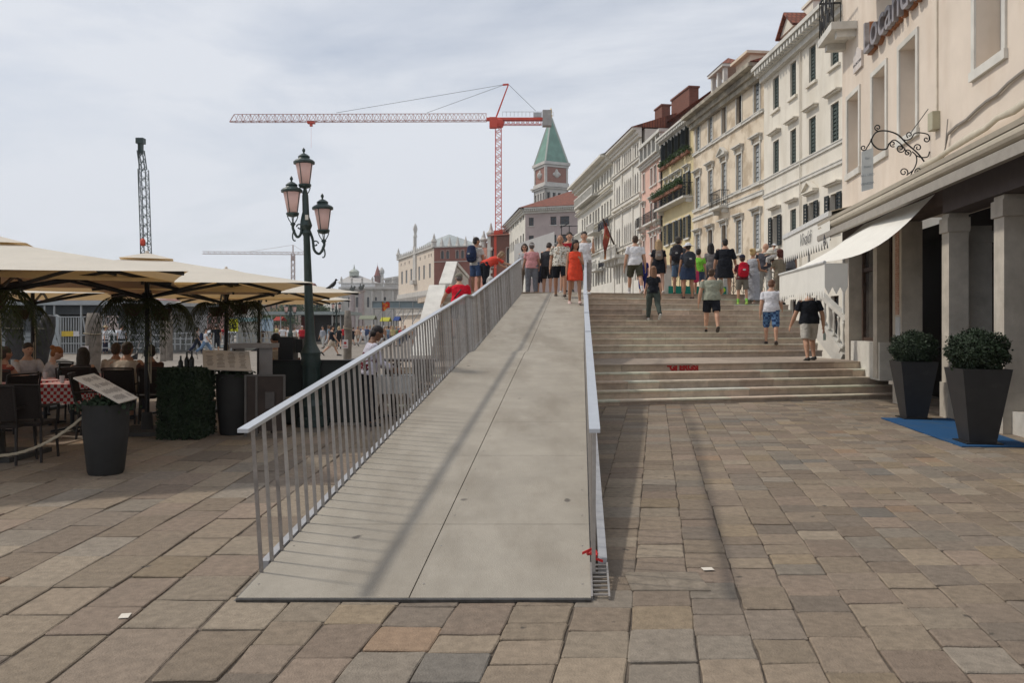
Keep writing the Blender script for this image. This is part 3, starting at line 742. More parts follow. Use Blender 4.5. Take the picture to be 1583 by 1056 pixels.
# --- pink house
f = Fac(fp(1024), fp(992), 0); f.zt = f.at(1024, 232)[1]
r = empty('town_house', (f.p0.x, f.p0.y, 0), 'slim salmon-pink house with a glazed rooftop terrace between white and yellow houses', 'house', 'houses along the promenade')
rects = []; W = []
for k_, (ua, ub) in enumerate(((994.5,997),(1006,1009),(1011.5,1015),(1020,1023.5))):
    qa, qb = f.at(ub)[0], f.at(ua)[0]
    for ri, (va, vb) in enumerate(((258,286),(312,345),(366,390))):
        z0, z1 = rows(f, None, (va, vb), 1010); W.append((qa, qb, z0, z1, ri)); rects.append((qa, qb, z0, z1))
child(f.wall(rects), 'wall', P_p4, r)
for (a, b, z0, z1, ri) in W: window(f, r, a, b, z0, z1, 'pale', shut='closed' if ri == 0 else None, hood='flat' if ri else None, shm=M_grey_sh)
cornice(f, r, f.zt+.05, .5, .5, dent=False)
zb_ = rows(f, None, (312,345), 1010)[0]
for ua, ub in ((992.5,998),(1003,1017),(1019,1024)): balcony(f, r, f.at(ub)[0], f.at(ua)[0], zb_, .55, .8)
tb = MB(); zc = f.zt+.055; n = 5
for i in range(n+1): f.box(tb, f.L*i/n-.12+(.12 if i == 0 else 0), f.L*i/n+.12, zc, zc+1.35, -.3, .2)
f.box(tb, -.1, f.L+.1, zc+1.351, zc+1.6, -.4, .3); tt_ = child(tb, 'terrace_frame', M_white, r)
tb = MB(); f.box(tb, 0, f.L, zc, zc+1.34, -.2, -.15); child(tb, 'terrace_glass', M_glass, tt_)

# --- white gothic hotel, near half and far half
f = Fac(fp(992), fp(948), 0); f.zt = f.at(990, 200)[1]
r = empty('hotel_building', (f.p0.x, f.p0.y, 0), 'pale hotel with rows of slender pointed-arch windows beyond the pink house', 'hotel', 'pale hotels at the far end of the row')
rects = []; arches = []; W = []
for (ua, ub) in ((953,955),(956.3,958.5),(965,967),(968.2,970),(971.3,973),(974,976),(981,983.3),(984.8,987)):
    qa, qb = f.at(ub)[0], f.at(ua)[0]
    for ri, (va, vb) in enumerate(((234,259),(276,312),(345,380),(405,436))):
        z0, z1 = rows(f, None, (va, vb), 970.5)
        W.append((qa, qb, z0, z1, ri)); rects.append((qa, qb, z0, z1))
        if ri in (1, 2): arches.append((qa, qb, z0, z1, 'gothic'))
child(f.wall(rects, arches=arches), 'wall', P_g5, r)
for (a, b, z0, z1, ri) in W: window(f, r, a, b, z0, z1, 'glass', frame=False, sill=ri == 0)
cornice(f, r, f.zt+.1, .8, .8, dent=False, m=P_g5); roof(f, r, f.zt+.1, 8, 1.6, .9)
for vv, hh in ((262,.2),(316,.3),(324,.1),(384,.3)): child(band(f, f.at(970.5, vv)[1], hh, .22), 'string_course', P_g5, r)
for u_ in (950, 962, 978.5, 990):
    mb = MB(); q = f.at(u_)[0]; f.box(mb, q-.18, q+.18, 0, f.zt-.8, .002, .1); child(mb, 'pilaster', P_g5, r)
qa, qb = f.at(972)[0], f.at(947)[0]
mb = MB(); zz = f.at(960, 402)[1]
f.box(mb, qa, qb, zz, zz+.25, .01, 1.3); f.box(mb, qa, qb, zz+1.0, zz+1.15, 1.12, 1.3)
for i in range(16): q = qa+.1+(qb-qa-.2)*i/15; f.box(mb, q-.07, q+.07, zz+.251, zz+.999, 1.15, 1.27)
for i in range(5): q = qa+.3+(qb-qa-.6)*i/4; f.box(mb, q-.15, q+.15, zz-.5, zz-.001, .01, .9)
child(mb, 'balcony', M_white, r)

f = Fac(fp(948), fp(893), 0); f.zt = f.at(948, 240)[1]
r = empty('hotel_building', (f.p0.x, f.p0.y, 0), 'long off-white hotel with lettering and balconies at the far end of the row', 'hotel', 'pale hotels at the far end of the row')
rects = []; W = []
for (ua, ub) in ((899.5,901.5),(903,905),(906.5,908.7),(911,914),(916,918.5),(920,922.6),(924,926.6),(929.5,932),(934,936.2),(938.4,940.5),(943,945.2)):
    qa, qb = f.at(ub)[0], f.at(ua)[0]
    for ri, (va, vb) in enumerate(((272,297),(318,343),(362,385),(405,440))):
        z0, z1 = rows(f, None, (va, vb), 930); W.append((qa, qb, z0, z1, ri)); rects.append((qa, qb, z0, z1))
child(f.wall(rects), 'wall', P_w6, r)
for (a, b, z0, z1, ri) in W: window(f, r, a, b, z0, z1, 'pale' if a > f.L*.45 else 'glass', frame=False, sill=ri < 3)
cornice(f, r, f.zt+.1, .9, 1.3, dent=False, m=P_w6); roof(f, r, f.zt+.1, 8, 1.6, 1.2, mat('dark_roof', (.06,.05,.05), .8, .2, 3))
for vv, hh in ((300,.25),(308,.15),(347,.2),(390,.2)): child(band(f, f.at(930, vv)[1], hh, .3), 'string_course', P_w6, r)
for (ua, ub, vv) in ((899,928,313),(918,930,362),(899,912,375),(899,912,425),(922,934,420)):
    q0_, q1_ = f.at(ub)[0], f.at(ua)[0]; zz = f.at((ua+ub)/2, vv)[1]; mb = MB(); f.box(mb, q0_, q1_, zz, zz+.2, .01, .9); f.box(mb, q0_, q1_, zz+.95, zz+1.1, .8, .92)
    n = max(5, int((q1_-q0_)/.5))
    for i in range(n): q = q0_+.08+(q1_-q0_-.16)*i/(n-1); f.box(mb, q-.06, q+.06, zz+.201, zz+.949, .82, .9)
    child(mb, 'balcony', M_white, r)
M_letter = mat('dark_lettering', (.03,.03,.04), .6, .1, 5)
for s_, ua, vv, hgt in (('LONDRA', 930, 358, .85), ('PALA', 931, 414, .8)):
    q, z = f.at(ua, vv); child(textmesh(s_, hgt*1.35, .05, f.pt(q, z, .35), -f.t, (0,0,1), align='LEFT', off=.01), 'lettering', M_letter, r)
# flag on a slanting pole
fl = empty('flag', P(958, 396, 74), 'reddish flag hanging from a slanted pole on the pale hotel', 'flag')
a, b = P(958, 398, 73.6), P(932, 338, 70.5); mb = MB(); mb.tube([a, b], .09, 6); child(mb, 'pole', M_wood, fl)
mb = MB(); vs = []; ns = 9
for i in range(ns):
    t = i/(ns-1)
    for j, w_ in enumerate((0, .5, 1)):
        u_ = 933+9*w_*(1-abs(t-.35)*.9)+1.2*sin(t*9+j*2); vs.append(P(u_, 345+56*t, 70.9+.3*sin(t*7+j*2.5)))
fs = [(i*3+j, i*3+j+1, i*3+j+4, i*3+j+3) for i in range(ns-1) for j in range(2)]
mb.add(vs, fs); child(mb, 'cloth', patchmat('flag_cloth', (.30,.05,.03), (.34,.15,.05), 1.2, .45), fl, smooth=True)

# ------------------------------------------------------------ peach hotel on the right
def lf(d): return (5.686+.14*d, d)
f = Fac(lf(4.0), lf(19.92), 0, 12.5); LOC = f
r = empty('locanda_building', (f.p0.x, f.p0.y, 0), 'peach hotel with shopfront columns, awnings and brown lettering at the right edge', 'hotel')
GZ = 4.36
rects = []; W = []
for (ua, ub, z0, z1) in ((1311.5,1328.5,5.4,7.25),(1350,1370,5.38,7.22),(1392,1417.5,5.4,7.22),(1509,1551.5,5.7,7.9)):
    rects.append((f.at(ub)[0], f.at(ua)[0], z0, z1))
q5 = f.at(1574)[0]; rects.append((q5-1.0, q5, 6.6, 8.6))
for (a, b, z0, z1) in rects: W.append((a, b, z0, z1))
f.zb = GZ; child(f.wall(rects, 9, .42), 'wall', P_loc, r)
for (a, b, z0, z1) in W:
    mb = MB(); f.box(mb, a, b, z0, z1, -.46, -.36); wd = child(mb, 'window', mat('grey_blind', (.64,.63,.61), .8, .08, 2.5), r)
    mb = MB(); t = .11
    f.box(mb, a-t, a, z0, z1, .002, .035); f.box(mb, b, b+t, z0, z1, .002, .035); f.box(mb, a-t, b+t, z1, z1+t, .002, .037); child(mb, 'frame', M_white, wd)
    mb = MB(); f.box(mb, a-t-.03, b+t+.03, z0-.15, z0, .002, .06); child(mb, 'sill', M_white, wd)
# front fascia and ground floor piers
mb = MB(); f.box(mb, -2, f.at(1462)[0], 3.58, GZ-.002, -.4, .05); child(mb, 'fascia', mat('brown_fascia', (.085,.065,.06), .6, .12, 5), r)
mb = MB(); f.box(mb, f.at(1462)[0]+.002, f.L, 3.75, GZ-.002, -.42, .0); child(mb, 'lintel', mat('dark_lintel', (.10,.07,.06), .7, .15, 5), r)  # lintel in one dark brown tone
def pier(ua, w, dep, z0=0, m=None, cap=True, base=True):
    q = f.at(ua)[0]; mb = MB(); f.box(mb, q, q+w, z0+(.0), 3.74 if ua < 1460 else 3.575, -dep, -.02)
    if cap: f.box(mb, q-.03, q+w+.03, 3.25, 3.5, -dep-.02, .012)
    if base: f.box(mb, q-.025, q+w+.025, z0, .62+z0, -dep-.02, .008)
    return child(mb, 'pier', m or mat('pier_stone', (.50,.455,.39), .75, .14, 3, bump=.3, stain=((.30,.25,.2), .5, (1.5,1.5,.8), .5, .72)), r)
pier(1465, .30, .34); pier(1550, .32, .6); 
q = f.at(1550)[0]-2.6; mb = MB(); f.box(mb, q, q+.32, 0, 3.575, -.6, -.02); child(mb, 'pier', mat('pier_stone', (.5,.46,.39)), r)
pier(1311, .34, .42, .5, cap=False, base=False); pier(1354, .26, .42, .45, cap=False, base=False)
pier(1392, .52, .42, 0, cap=False, base=False)
q = f.at(1446)[0]; mb = MB(); f.box(mb, q-.12, q+.06, 0, 3.4, -.9, -.5); f.box(mb, q-.16, q+.1, 3.1, 3.3, -.92, -.48); child(mb, 'door_jamb', M_stone, r)
mb = MB(); q = f.at(1392)[0]; f.box(mb, q+.13, q+.33, 1.85, 3.6, -.1, -.008); child(mb, 'exposed_brick', brickmat('worn_brick', (.34,.13,.08), (.45,.25,.18), (.5,.42,.34), 6, .5, .25, .03, axis='YZ'), r)
mb = MB(); f.box(mb, q+.06, q+.30, .5, 1.8, -.1, .0); child(mb, 'notice_strip', mat('pale_notice', (.5,.53,.56), .6, .1, 4), r)
# recessed shop fronts
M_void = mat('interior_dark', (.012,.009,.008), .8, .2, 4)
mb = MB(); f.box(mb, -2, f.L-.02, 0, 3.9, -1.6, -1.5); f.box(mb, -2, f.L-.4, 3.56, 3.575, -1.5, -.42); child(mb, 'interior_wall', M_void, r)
def shopwin(ua, ub, z0, z1, o, door=False):
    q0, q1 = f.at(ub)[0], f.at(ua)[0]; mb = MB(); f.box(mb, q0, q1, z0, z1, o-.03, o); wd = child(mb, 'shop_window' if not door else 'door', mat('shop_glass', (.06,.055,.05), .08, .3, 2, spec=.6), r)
    mb = MB(); t = .09
    for a in (q0, q1-t, (q0+q1)/2-t/2): f.box(mb, a, a+t, z0, z1, o+.002, o+.07)
    for z in (z0, z0+(z1-z0)*.72, z1-t): f.box(mb, q0, q1, z, z+t, o+.001, o+.06)
    child(mb, 'window_frame', M_wood, wd)
    return wd
shopwin(1497, 1590, .35, 3.4, -.55); shopwin(1314, 1356, 1.25, 3.6, -.35)
mb = MB(); f.box(mb, f.at(1356)[0], f.at(1312)[0], .4, 1.249, -.42, -.05); child(mb, 'plinth', M_white, r)
mb = MB(); f.box(mb, -2, f.at(1496)[0], 0, .34, -.62, -.12); child(mb, 'threshold', M_stone, r)
for i in range(9):
    pass
mb = MB()
for i in range(8): f.box(mb, f.at(1538)[0]+.05, f.at(1538)[0]+.45, 1.0+i*.2, 1.12+i*.2, -.54, -.53)
child(mb, 'menu_cards', mat('menu_cards', (.35,.36,.34), .7, .2, 9), r)
# lettering
sg_q, sg_z = f.at(1347, 84)
child(textmesh('Locanda', .98, .05, f.pt(sg_q, sg_z, .14), -f.t, (0,0,1), align='LEFT', off=.004), 'lettering', mat('blue_letter_face', (.27,.25,.26), .5, .2, 6), r)
child(textmesh('Locanda', .98, .045, f.pt(sg_q+.02, sg_z-.0, .048), -f.t, (0,0,1), align='LEFT', off=.024), 'lettering', mat('rust_letter_edge', (.28,.11,.045), .6, .25, 8), r)
# brown cord and junction box, plaque, balcony, cables
mb = MB(); q = f.at(1450.)[0]; z = f.at(1450, 186)[1]; f.box(mb, q-.1, q+.12, z-.17, z+.15, .0, .13); child(mb, 'meter_box', mat('beige_box', (.40,.37,.26), .5, .1, 5), r)
mb = MB(); f.box(mb, q-.02, q+.02, z+.16, z+3.6, .002, .03); child(mb, 'conduit', mat('pale_conduit', (.62,.55,.45), .6), r)
mb = MB(); qa, za = f.at(1470, 206); pts = [f.pt(qa-i*.35, za+.035*i+.02*sin(i*2.2), .04) for i in range(14)]; mb.tube(pts, .028, 6)
mb.tube([f.pt(qa, za, .04), f.pt(qa+.15, za-.3, .05), f.pt(qa+.35, za-.75, .03)], .012, 5); mb.tube([f.pt(qa+.02, za, .05), f.pt(qa+.05, za-.2, .07), f.pt(qa, za+.25, .05)], .01, 5)
child(mb, 'cable', mat('grey_cable', (.30,.27,.24), .7), r)
qa, qb = f.at(1335)[0], f.at(1322.5)[0]; zc = f.at(1329, 93)[1]
pts = [f.pt(qa, zc-.22, .003), f.pt(qb, zc-.22, .003), f.pt(qb, zc+.15, .003), f.pt((qa+qb)/2, zc+.33, .003), f.pt(qa, zc+.15, .003)]
mb = MB(); mb.prism(pts, f.n*.05); pq = child(mb, 'plaque', mat('marble_plaque', (.60,.54,.50), .5, .12, 6), r)
child(textmesh('SAN ZACCARIA', .09, .002, f.pt((qa+qb)/2, zc-.08, .055), -f.t, (0,0,1)), 'plaque_text', M_letter, pq)
# balcony at the far top corner
qa, qb = f.L-2.1, f.L-.1; mb = MB(); zb2 = 8.78
f.box(mb, f.L-1.3, f.L+.0, zb2, zb2+.18, .003, .60); f.box(mb, f.L-1.2, f.L-1.0, zb2-.16, zb2-.001, .003, .45); f.box(mb, f.L-.3, f.L-.1, zb2-.16, zb2-.001, .003, .45)
bl = child(mb, 'balcony', M_white, r)
mb = MB()
def scrollrail(mb, a, b, z, h):
    L = (V(b)-V(a)).length; n = int(L/.16); t = (V(b)-V(a))/max(n,1)
    for i in range(n+1): mb.bar(V(a)+t*i+V((0,0,z)), V(a)+t*i+V((0,0,z+h)), .02)
    for i in range(n):
        c = V(a)+t*(i+.5)+V((0,0,z+h*.5))
        mb.tube([c+t.normalized()*(.06*cos(th)*(1-th/9))+V((0,0,(h*.36)*sin(th/2.0)*(1 if i%2 else -1))) for th in [k_*.7 for k_ in range(10)]], .012, 4, cap=False)
    mb.bar(V(a)+V((0,0,z+h)), V(b)+V((0,0,z+h)), .04)
A_ = f.pt(f.L-1.28, 0, .56); B_ = f.pt(f.L-.03, 0, .56); C__ = f.pt(f.L-.03, 0, .05)
scrollrail(mb, A_, B_, zb2+.181, .95); scrollrail(mb, C__, B_, zb2+.181, .95)
child(mb, 'balcony_railing', M_black, bl)
mb = MB(); q1_ = f.at(1352)[0]; q0_ = f.at(1392)[0]; f.box(mb, q0_-.5, q1_-.1, 9.0, 9.2, .003, 1.0); child(mb, 'balcony', M_white, r)
# blind corner return of the hotel
# wrought iron sign bracket
sb = empty('sign_bracket', f.pt(*f.at(1438, 210), 0), 'scrolled wrought-iron hanging bracket on the peach facade', 'bracket')
mb = MB()
def pxs(pts, dd=None, r_=.011, arc=None):
    # pts in photo pixels on a plane at right angles to the facade through the bracket foot
    q0_, z0_ = f.at(1438, 240); base = f.pt(q0_, 0, 0); out_ = []
    for (u_, v_) in pts:
        a_ = (u_-CU)/F; # intersect with vertical plane through base along normal+slight turn
        dv = (f.n*1.0+f.t*.10).normalized(); s_ = (a_*base.y-base.x)/(dv.x-a_*dv.y); p = base+dv*s_; out_.append(V((p.x, p.y, EYE+(HV-v_)*p.y/F)))
    mb.tube(out_, r_, 6)
def spl(pts, n=6):
    o = []; P_ = [pts[0]]+list(pts)+[pts[-1]]
    for i in range(1, len(P_)-2):
        for k_ in range(n):
            t = k_/n; a, b, c, d = P_[i-1], P_[i], P_[i+1], P_[i+2]
            o.append(tuple(.5*((2*b[j])+(-a[j]+c[j])*t+(2*a[j]-5*b[j]+4*c[j]-d[j])*t*t+(-a[j]+3*b[j]-3*c[j]+d[j])*t**3) for j in range(len(b))))
    o.append(tuple(pts[-1])); return o
def spiral(cx, cy, r_, a0, turns, sg=1, n=18):
    return [(cx+r_*(1-.75*i/n)*cos(a0+sg*turns*2*pi*i/n), cy+r_*(1-.75*i/n)*sin(a0+sg*turns*2*pi*i/n)) for i in range(n+1)]
pxs(spl([(1436,260),(1420,238),(1402,222),(1388,208),(1370,202),(1355,204),(1348,214),(1349,222),(1358,230),(1370,230),(1374,222)]), r_=.014)
pxs(spiral(1357,197,5,2.5,1.1)); pxs(spl([(1353,200),(1358,203)])); pxs(spiral(1335,228,5,0,1.2)); pxs(spl([(1340,228),(1345,220),(1347,214)]))
pxs(spl([(1374,222),(1382,216),(1392,222),(1400,232),(1406,238)])); pxs(spiral(1380,222,5,1,1.2)); pxs(spiral(1392,229,7,0,1.3)); pxs(spiral(1403,236,6,1,1.3,-1))
pxs(spl([(1388,208),(1398,216),(1408,214),(1414,206),(1424,205),(1435,208),(1437,216)])); pxs(spiral(1432,215,5,-.5,1.1)); pxs(spiral(1406,208,5,2,1.1)); pxs(spiral(1419,228,6,3,1.2)); 
pxs(spl([(1410,234),(1416,240),(1417,250),(1412,262),(1402,270)])); pxs(spiral(1397,266,7,.8,1.3,-1)); pxs(spl([(1412,262),(1408,272),(1414,278)])); pxs(spiral(1420,265,6,2.6,1.3))
pxs([(1408,205),(1435,168)], r_=.007); pxs(spl([(1416,240),(1424,243),(1434,242),(1437,234)])); 
child(mb, 'scrollwork', M_black, sb)
mb = MB(); q_, z_ = f.at(1332,225); 
hs = MB(); ps = []
q0_, _ = f.at(1438, 240); base = f.pt(q0_, 0, 0); dv = (f.n*1.0+f.t*.10).normalized()
def onb(u_, v_, k_=0):
    a_ = (u_-CU)/F; s_ = (a_*base.y-base.x)/(dv.x-a_*dv.y); p = base+dv*s_+f.t*k_; return V((p.x, p.y, EYE+(HV-v_)*(base+dv*s_).y/F))
hs.prism([onb(1332,234), onb(1350,228), onb(1350,291), onb(1332,296)], f.t*.015)
hsn = tag(link(hs, 'hanging_sign', mat('frosted_sign', (.55,.58,.58), .4, .08, 5)), 'pale hanging panel with faint lettering below the iron bracket', 'sign')
for k_, s_ in enumerate(('Bar', 'Risto', 'ALL USO', 'VENEZIA')):
    child(textmesh(s_, .062, .001, onb(1341, 246+k_*13, -.004), (onb(1350,232)-onb(1332,235)), (0,0,1)), 'sign_text', mat('grey_text', (.30,.34,.36), .6), hsn)

# --- long awning cassette
M_bei = mat('beige_awning', (.46,.41,.33), .75, .08, 4); M_bar = mat('awning_bar', (.30,.27,.23), .5, .1, 6)
aw = empty('awning', f.pt(8, 4.5, .3), 'long beige rolled awning running along the peach hotel above the shopfront', 'awning', 'awnings of the hotel')
mb = MB(); a, b = -3, f.L+.0
mb.add([f.pt(a,4.48,.072), f.pt(b,4.48,.072), f.pt(b,4.25,.62), f.pt(a,4.25,.62), f.pt(a,4.40,.072), f.pt(b,4.40,.072), f.pt(b,4.18,.60), f.pt(a,4.18,.60)], [(0,1,2,3),(7,6,5,4),(0,3,7,4),(1,5,6,2),(3,2,6,7),(0,4,5,1)])
child(mb, 'cloth', M_bei, aw)
mb = MB(); mb.tube([f.pt(a,4.12,.50), f.pt(b,4.12,.50)], .10, 12); child(mb, 'roller', M_bei, aw)
mb = MB(); f.box(mb, a, b, 3.80, 3.93, .52, .62); f.box(mb, a, b, 3.932, 3.98, .50, .58); child(mb, 'front_bar', M_bar, aw)
mb = MB()
child_skip = 0
# crumpled cloth lying on top
mb = MB(); pts = [f.pt(10.6-.45*i, 4.53+.015*sin(i*3)+.018*i, .13+.02*sin(i*2)) for i in range(20)]; mb.tube(pts, [(.055+.012*sin(i*1.7), .04) for i in range(20)], 8, xa=(0,0,1)); child(mb, 'folded_cloth', mat('folded_canvas', (.52,.47,.38), .85, .1, 5), aw, smooth=True)

# --- drop awning 1 (white, zigzag valance)
def zig(mb, A, B, z0, z1, n, tip):
    """valance between A and B (points at top), with sawtooth lower edge"""
    A, B = V(A), V(B); 
    for i in range(n):
        p = A+(B-A)*(i/n); q = A+(B-A)*((i+1)/n); m_ = (p+q)/2
        mb.add([p, q, q-V((0,0,z0-z1)), m_-V((0,0,z0-z1+tip)), p-V((0,0,z0-z1))], [(0,1,2,3,4)])
aw = empty('awning', f.pt(10, 3.9, .3), 'white sloping awning with sawtooth edge reaching out over the steps', 'awning', 'awnings of the hotel')
wq0, wq1 = f.at(1450)[0], f.at(1450)[0]+4.05
Tn, Tf = f.pt(wq0, 3.98, .05), f.pt(wq1, 3.98, .05); Fn, Ff = V((5.76, 14.3, 2.79)), V((6.34, 18.4, 2.83))
mb = MB(); vs = []; NU, NW = 10, 12
for i in range(NU+1):
    for j in range(NW+1):
        s_, t_ = i/NU, j/NW; p = Tn*(1-s_)*(1-t_)+Tf*s_*(1-t_)+Fn*(1-s_)*t_+Ff*s_*t_
        sag = -.30*sin(pi*t_)*(1-.75*sin(pi*min(1, s_*1.0)))*(1 if s_ < .5 else .5); vs.append(p+V((0,0,sag-.01*sin(9*s_))))
mb.add(vs, [(i*(NW+1)+j, i*(NW+1)+j+1, (i+1)*(NW+1)+j+1, (i+1)*(NW+1)+j) for i in range(NU) for j in range(NW)])
child(mb, 'cloth', M_awn, aw, smooth=True)
mb = MB(); zig(mb, Fn-V((0,0,.02)), Ff-V((0,0,.02)), 2.79, 2.30, 22, .16); zig(mb, Fn-V((0,0,.02)), Fn-V((-.42,.02,.02)), 2.79, 2.35, 3, .14); child(mb, 'valance', M_awn, aw)
mb = MB(); mb.tube([Fn, Ff], .03, 8); child(mb, 'frame', mat('white_tube', (.6,.6,.58), .4), aw)
# --- far awning with script on its valance
aw = empty('awning', (8, 21, 4.3), 'far awning end with handwritten script and black-tipped sawtooth valance over the bridge steps', 'awning', 'awnings of the hotel')
A_, B_ = V((7.72, 18.85, 4.30)), V((8.50, 24.3, 4.34)); dn = (B_-A_).normalized()
mb = MB(); zig(mb, A_, B_, 4.3, 3.72, 20, .20); child(mb, 'valance', M_awn, aw)
mb = MB(); mb.obox((A_+B_)/2+V((0,0,.05)), (B_-A_)/2, V((.04,0,0)), V((0,0,.06))); child(mb, 'front_bar', mat('white_tube', (.6,.6,.58)), aw)
mb = MB(); C1, D1 = A_+V((.75,.1,.3)), B_+V((.75,.1,.3)); mb.add([A_+V((0,0,.11)), B_+V((0,0,.11)), D1, C1, A_+V((0,0,.09)), B_+V((0,0,.09)), D1-V((0,0,.02)), C1-V((0,0,.02))], [(0,1,2,3),(7,6,5,4),(0,3,7,4),(1,5,6,2),(3,2,6,7),(0,4,5,1)]); child(mb, 'cloth', M_bei, aw)
child(textmesh('Vivaldi', .52, .003, A_+dn*2.5+V((-.03,0,-.47)), -dn, (0,0,1), shear=.45, off=-.008), 'script', M_letter, aw)
child(textmesh('A', .42, .003, A_+dn*.42+V((-.03,0,-.70)), -dn, (0,0,1)), 'script', M_letter, aw)
mb = MB(); n = 20
for i in range(n): 
    p = A_+(B_-A_)*((i+1)/n)+V((.015,0,-.60)); mb.add([p+dn*-.06, p+dn*.06, p+V((0,0,-.17))+dn*.07,  p+V((0,0,.09)), p+V((0,0,-.17))-dn*.07], [(4,2,1,3,0)])
mb.bar(A_+V((.02,0,-.58)), B_+V((.02,0,-.58)), .006, .04); child(mb, 'dark_teeth', M_black, aw)
mb = MB(); mb.box(8.9, 9.05, 19.95, 24.4, 0, 4.2); 
# rear veranda post frame carrying that awning
mb = MB()
for d_ in (20.4, 24.2): mb.bar(V((8.5+.14*(d_-18.8), d_, 1.6)), V((8.5+.14*(d_-18.8), d_, 4.62)), .06)
child(mb, 'post', mat('white_tube', (.6,.6,.58)), aw)

# side stair of white stone with balusters beside the hotel corner
ss = empty('stone_balustrade', (8.2, 20.5, 0), 'white stone side balustrade stepping down beside the hotel corner', 'balustrade')
def balus(mb, p, h, r_=.05): mb.lathe(p, [(r_*.9,0),(r_*1.1,.05*h),(r_*.5,.12*h),(r_*.9,.32*h),(r_*.45,.7*h),(r_*.8,.88*h),(r_*.9,h)], 8)
Pa, Pb = P(1304, 520, 20.3), P(1262, 470, 21.6); Pa.z, Pb.z = 1.05, 1.95
mb = MB()
for i in range(7): p = Pa+(Pb-Pa)*(i/6.0); balus(mb, p, .68)
child(mb, 'balusters', M_white, ss, smooth=True)
mb = MB(); mb.bar(Pa+V((.1,-.05,.74)), Pb+V((-.05,.05,.74)), .2, .10); child(mb, 'coping', M_white, ss)
mb = MB(); mb.bar(Pa+V((0,0,-.07)), Pb+V((0,0,-.07)), .22, .12); mb.bar(Pa+V((0,0,-.33)), Pb+V((0,0,-.33)), .18, .4); child(mb, 'string_wall', M_white, ss)
mb = MB(); p = P(1310, 500, 20.5); mb.obox((p.x+.35, 20.2, 1.45), (.42,0,0), (0,.12,0), (0,0,.95)); mb.obox((p.x+.35, 20.2, 2.45), (.47,0,0), (0,.17,0), (0,0,.06)); child(mb, 'end_panel', M_white, ss)

# ------------------------------------------------------------ mat and box planters
mt = MB(); pts = [P(1362,648,1), 0]; 
def g2(u, v, z=0): d = (EYE-z)*F/(v-HV); return V((GX(u, d), d, z))
a, b, c, d_ = g2(1362,647.5), g2(1487,692), g2(1600,692.5), g2(1468,648)
mt.prism([a+V((0,0,.004)), b+V((0,0,.004)), c+V((0,0,.004)), d_+V((0,0,.004))], (0,0,.014))
tag(link(mt, 'door_mat', mat('blue_carpet', (.012,.085,.22), .95, .2, 60, bump=1, bscale=300, stain=((.06,.10,.15), .5, (2,2,2), .5, .7))), 'blue carpet mat spread before the hotel entrance', 'mat')
def ball(c, r, n, mtl, s=.03, seed=1):
    rr = random.Random(seed); mb = MB(); sd_ = seed*1.7
    for _ in range(n):
        dv = V((rr.gauss(0,1), rr.gauss(0,1), rr.gauss(0,1))).normalized(); rad = r[0]*(1+.08*sin(dv.x*6+sd_)*sin(dv.y*7+sd_)+.06*sin(dv.z*9+dv.x*5))*(rr.uniform(.80, 1.03) if rr.random() > .05 else rr.uniform(1.0, 1.13))
        p = V(c)+V((dv.x*rad, dv.y*rad, dv.z*rad*r[1]))
        a = V((rr.gauss(0,1), rr.gauss(0,1), rr.gauss(0,1))).normalized(); a = (a+dv*.7).normalized(); b = a.cross(dv+V((.01,.02,.03))).normalized(); k_ = s*rr.uniform(.6, 1.25)
        mb.add([p-a*k_*.2, p+b*k_*.42+a*k_*.4, p+a*k_*1.1, p-b*k_*.42+a*k_*.4], [(0,1,2,3)])
    return mb
for (u, v, wt_, wb, h, rb, lab, sd) in ((1412,648,.60,.33,1.0,.345,'tall black tapered planter with a clipped box ball by the hotel door', 3),(1511,686,.62,.34,1.03,.355,'nearest tall black tapered planter with box ball, at the corner of the blue mat', 4)):
    p = g2(u, v); e = empty('box_planter', p, lab, 'planter', 'box ball planters')
    mb = MB(); t, b2 = wt_/2, wb/2; ri = t-.045
    vs = [(-b2,-b2,.03),(b2,-b2,.03),(b2,b2,.03),(-b2,b2,.03),(-t,-t,h),(t,-t,h),(t,t,h),(-t,t,h),(-ri,-ri,h),(ri,-ri,h),(ri,ri,h),(-ri,ri,h),(-ri,-ri,h-.1),(ri,-ri,h-.1),(ri,ri,h-.1),(-ri,ri,h-.1)]
    mb.add(vs, [(3,2,1,0),(0,1,5,4),(1,2,6,5),(2,3,7,6),(3,0,4,7),(4,5,9,8),(5,6,10,9),(6,7,11,10),(7,4,8,11),(8,9,13,12),(9,10,14,13),(10,11,15,14),(11,8,12,15),(12,13,14,15)])
    po = lchild(mb, 'pot', mat('anthracite_pot', (.022,.022,.024), .5, .15, 8, spec=.4, stain=((.07,.065,.06), .5, (1.5,1.5,3), .52, .75)), e); po.rotation_euler = (0,0,-.14)
    mb = MB(); mb.box(-b2-.06, b2+.06, -b2-.06, b2+.06, .019, .034); po2 = lchild(mb, 'base_plate', M_black, e); po2.rotation_euler = (0,0,-.14)
    c_ = V((0,0,h+rb*.62)); lchild(ball(c_, (rb*1.04,.80), 9000, M_leafd, .030, sd), 'foliage', M_leafd, e)
    mb = MB(); mb.ell(c_, (rb*.78, rb*.78, rb*.62), 16, 10); lchild(mb, 'inner_twigs', mat('twig_mass', (.012,.016,.008), .9, .3, 20), e, smooth=True)
# ------------------------------------------------------------ distance: palaces, campanile, cranes
def palazzo(name, corner, left, right, zt, m, lab, cat, mr=None, depth=None):
    pass
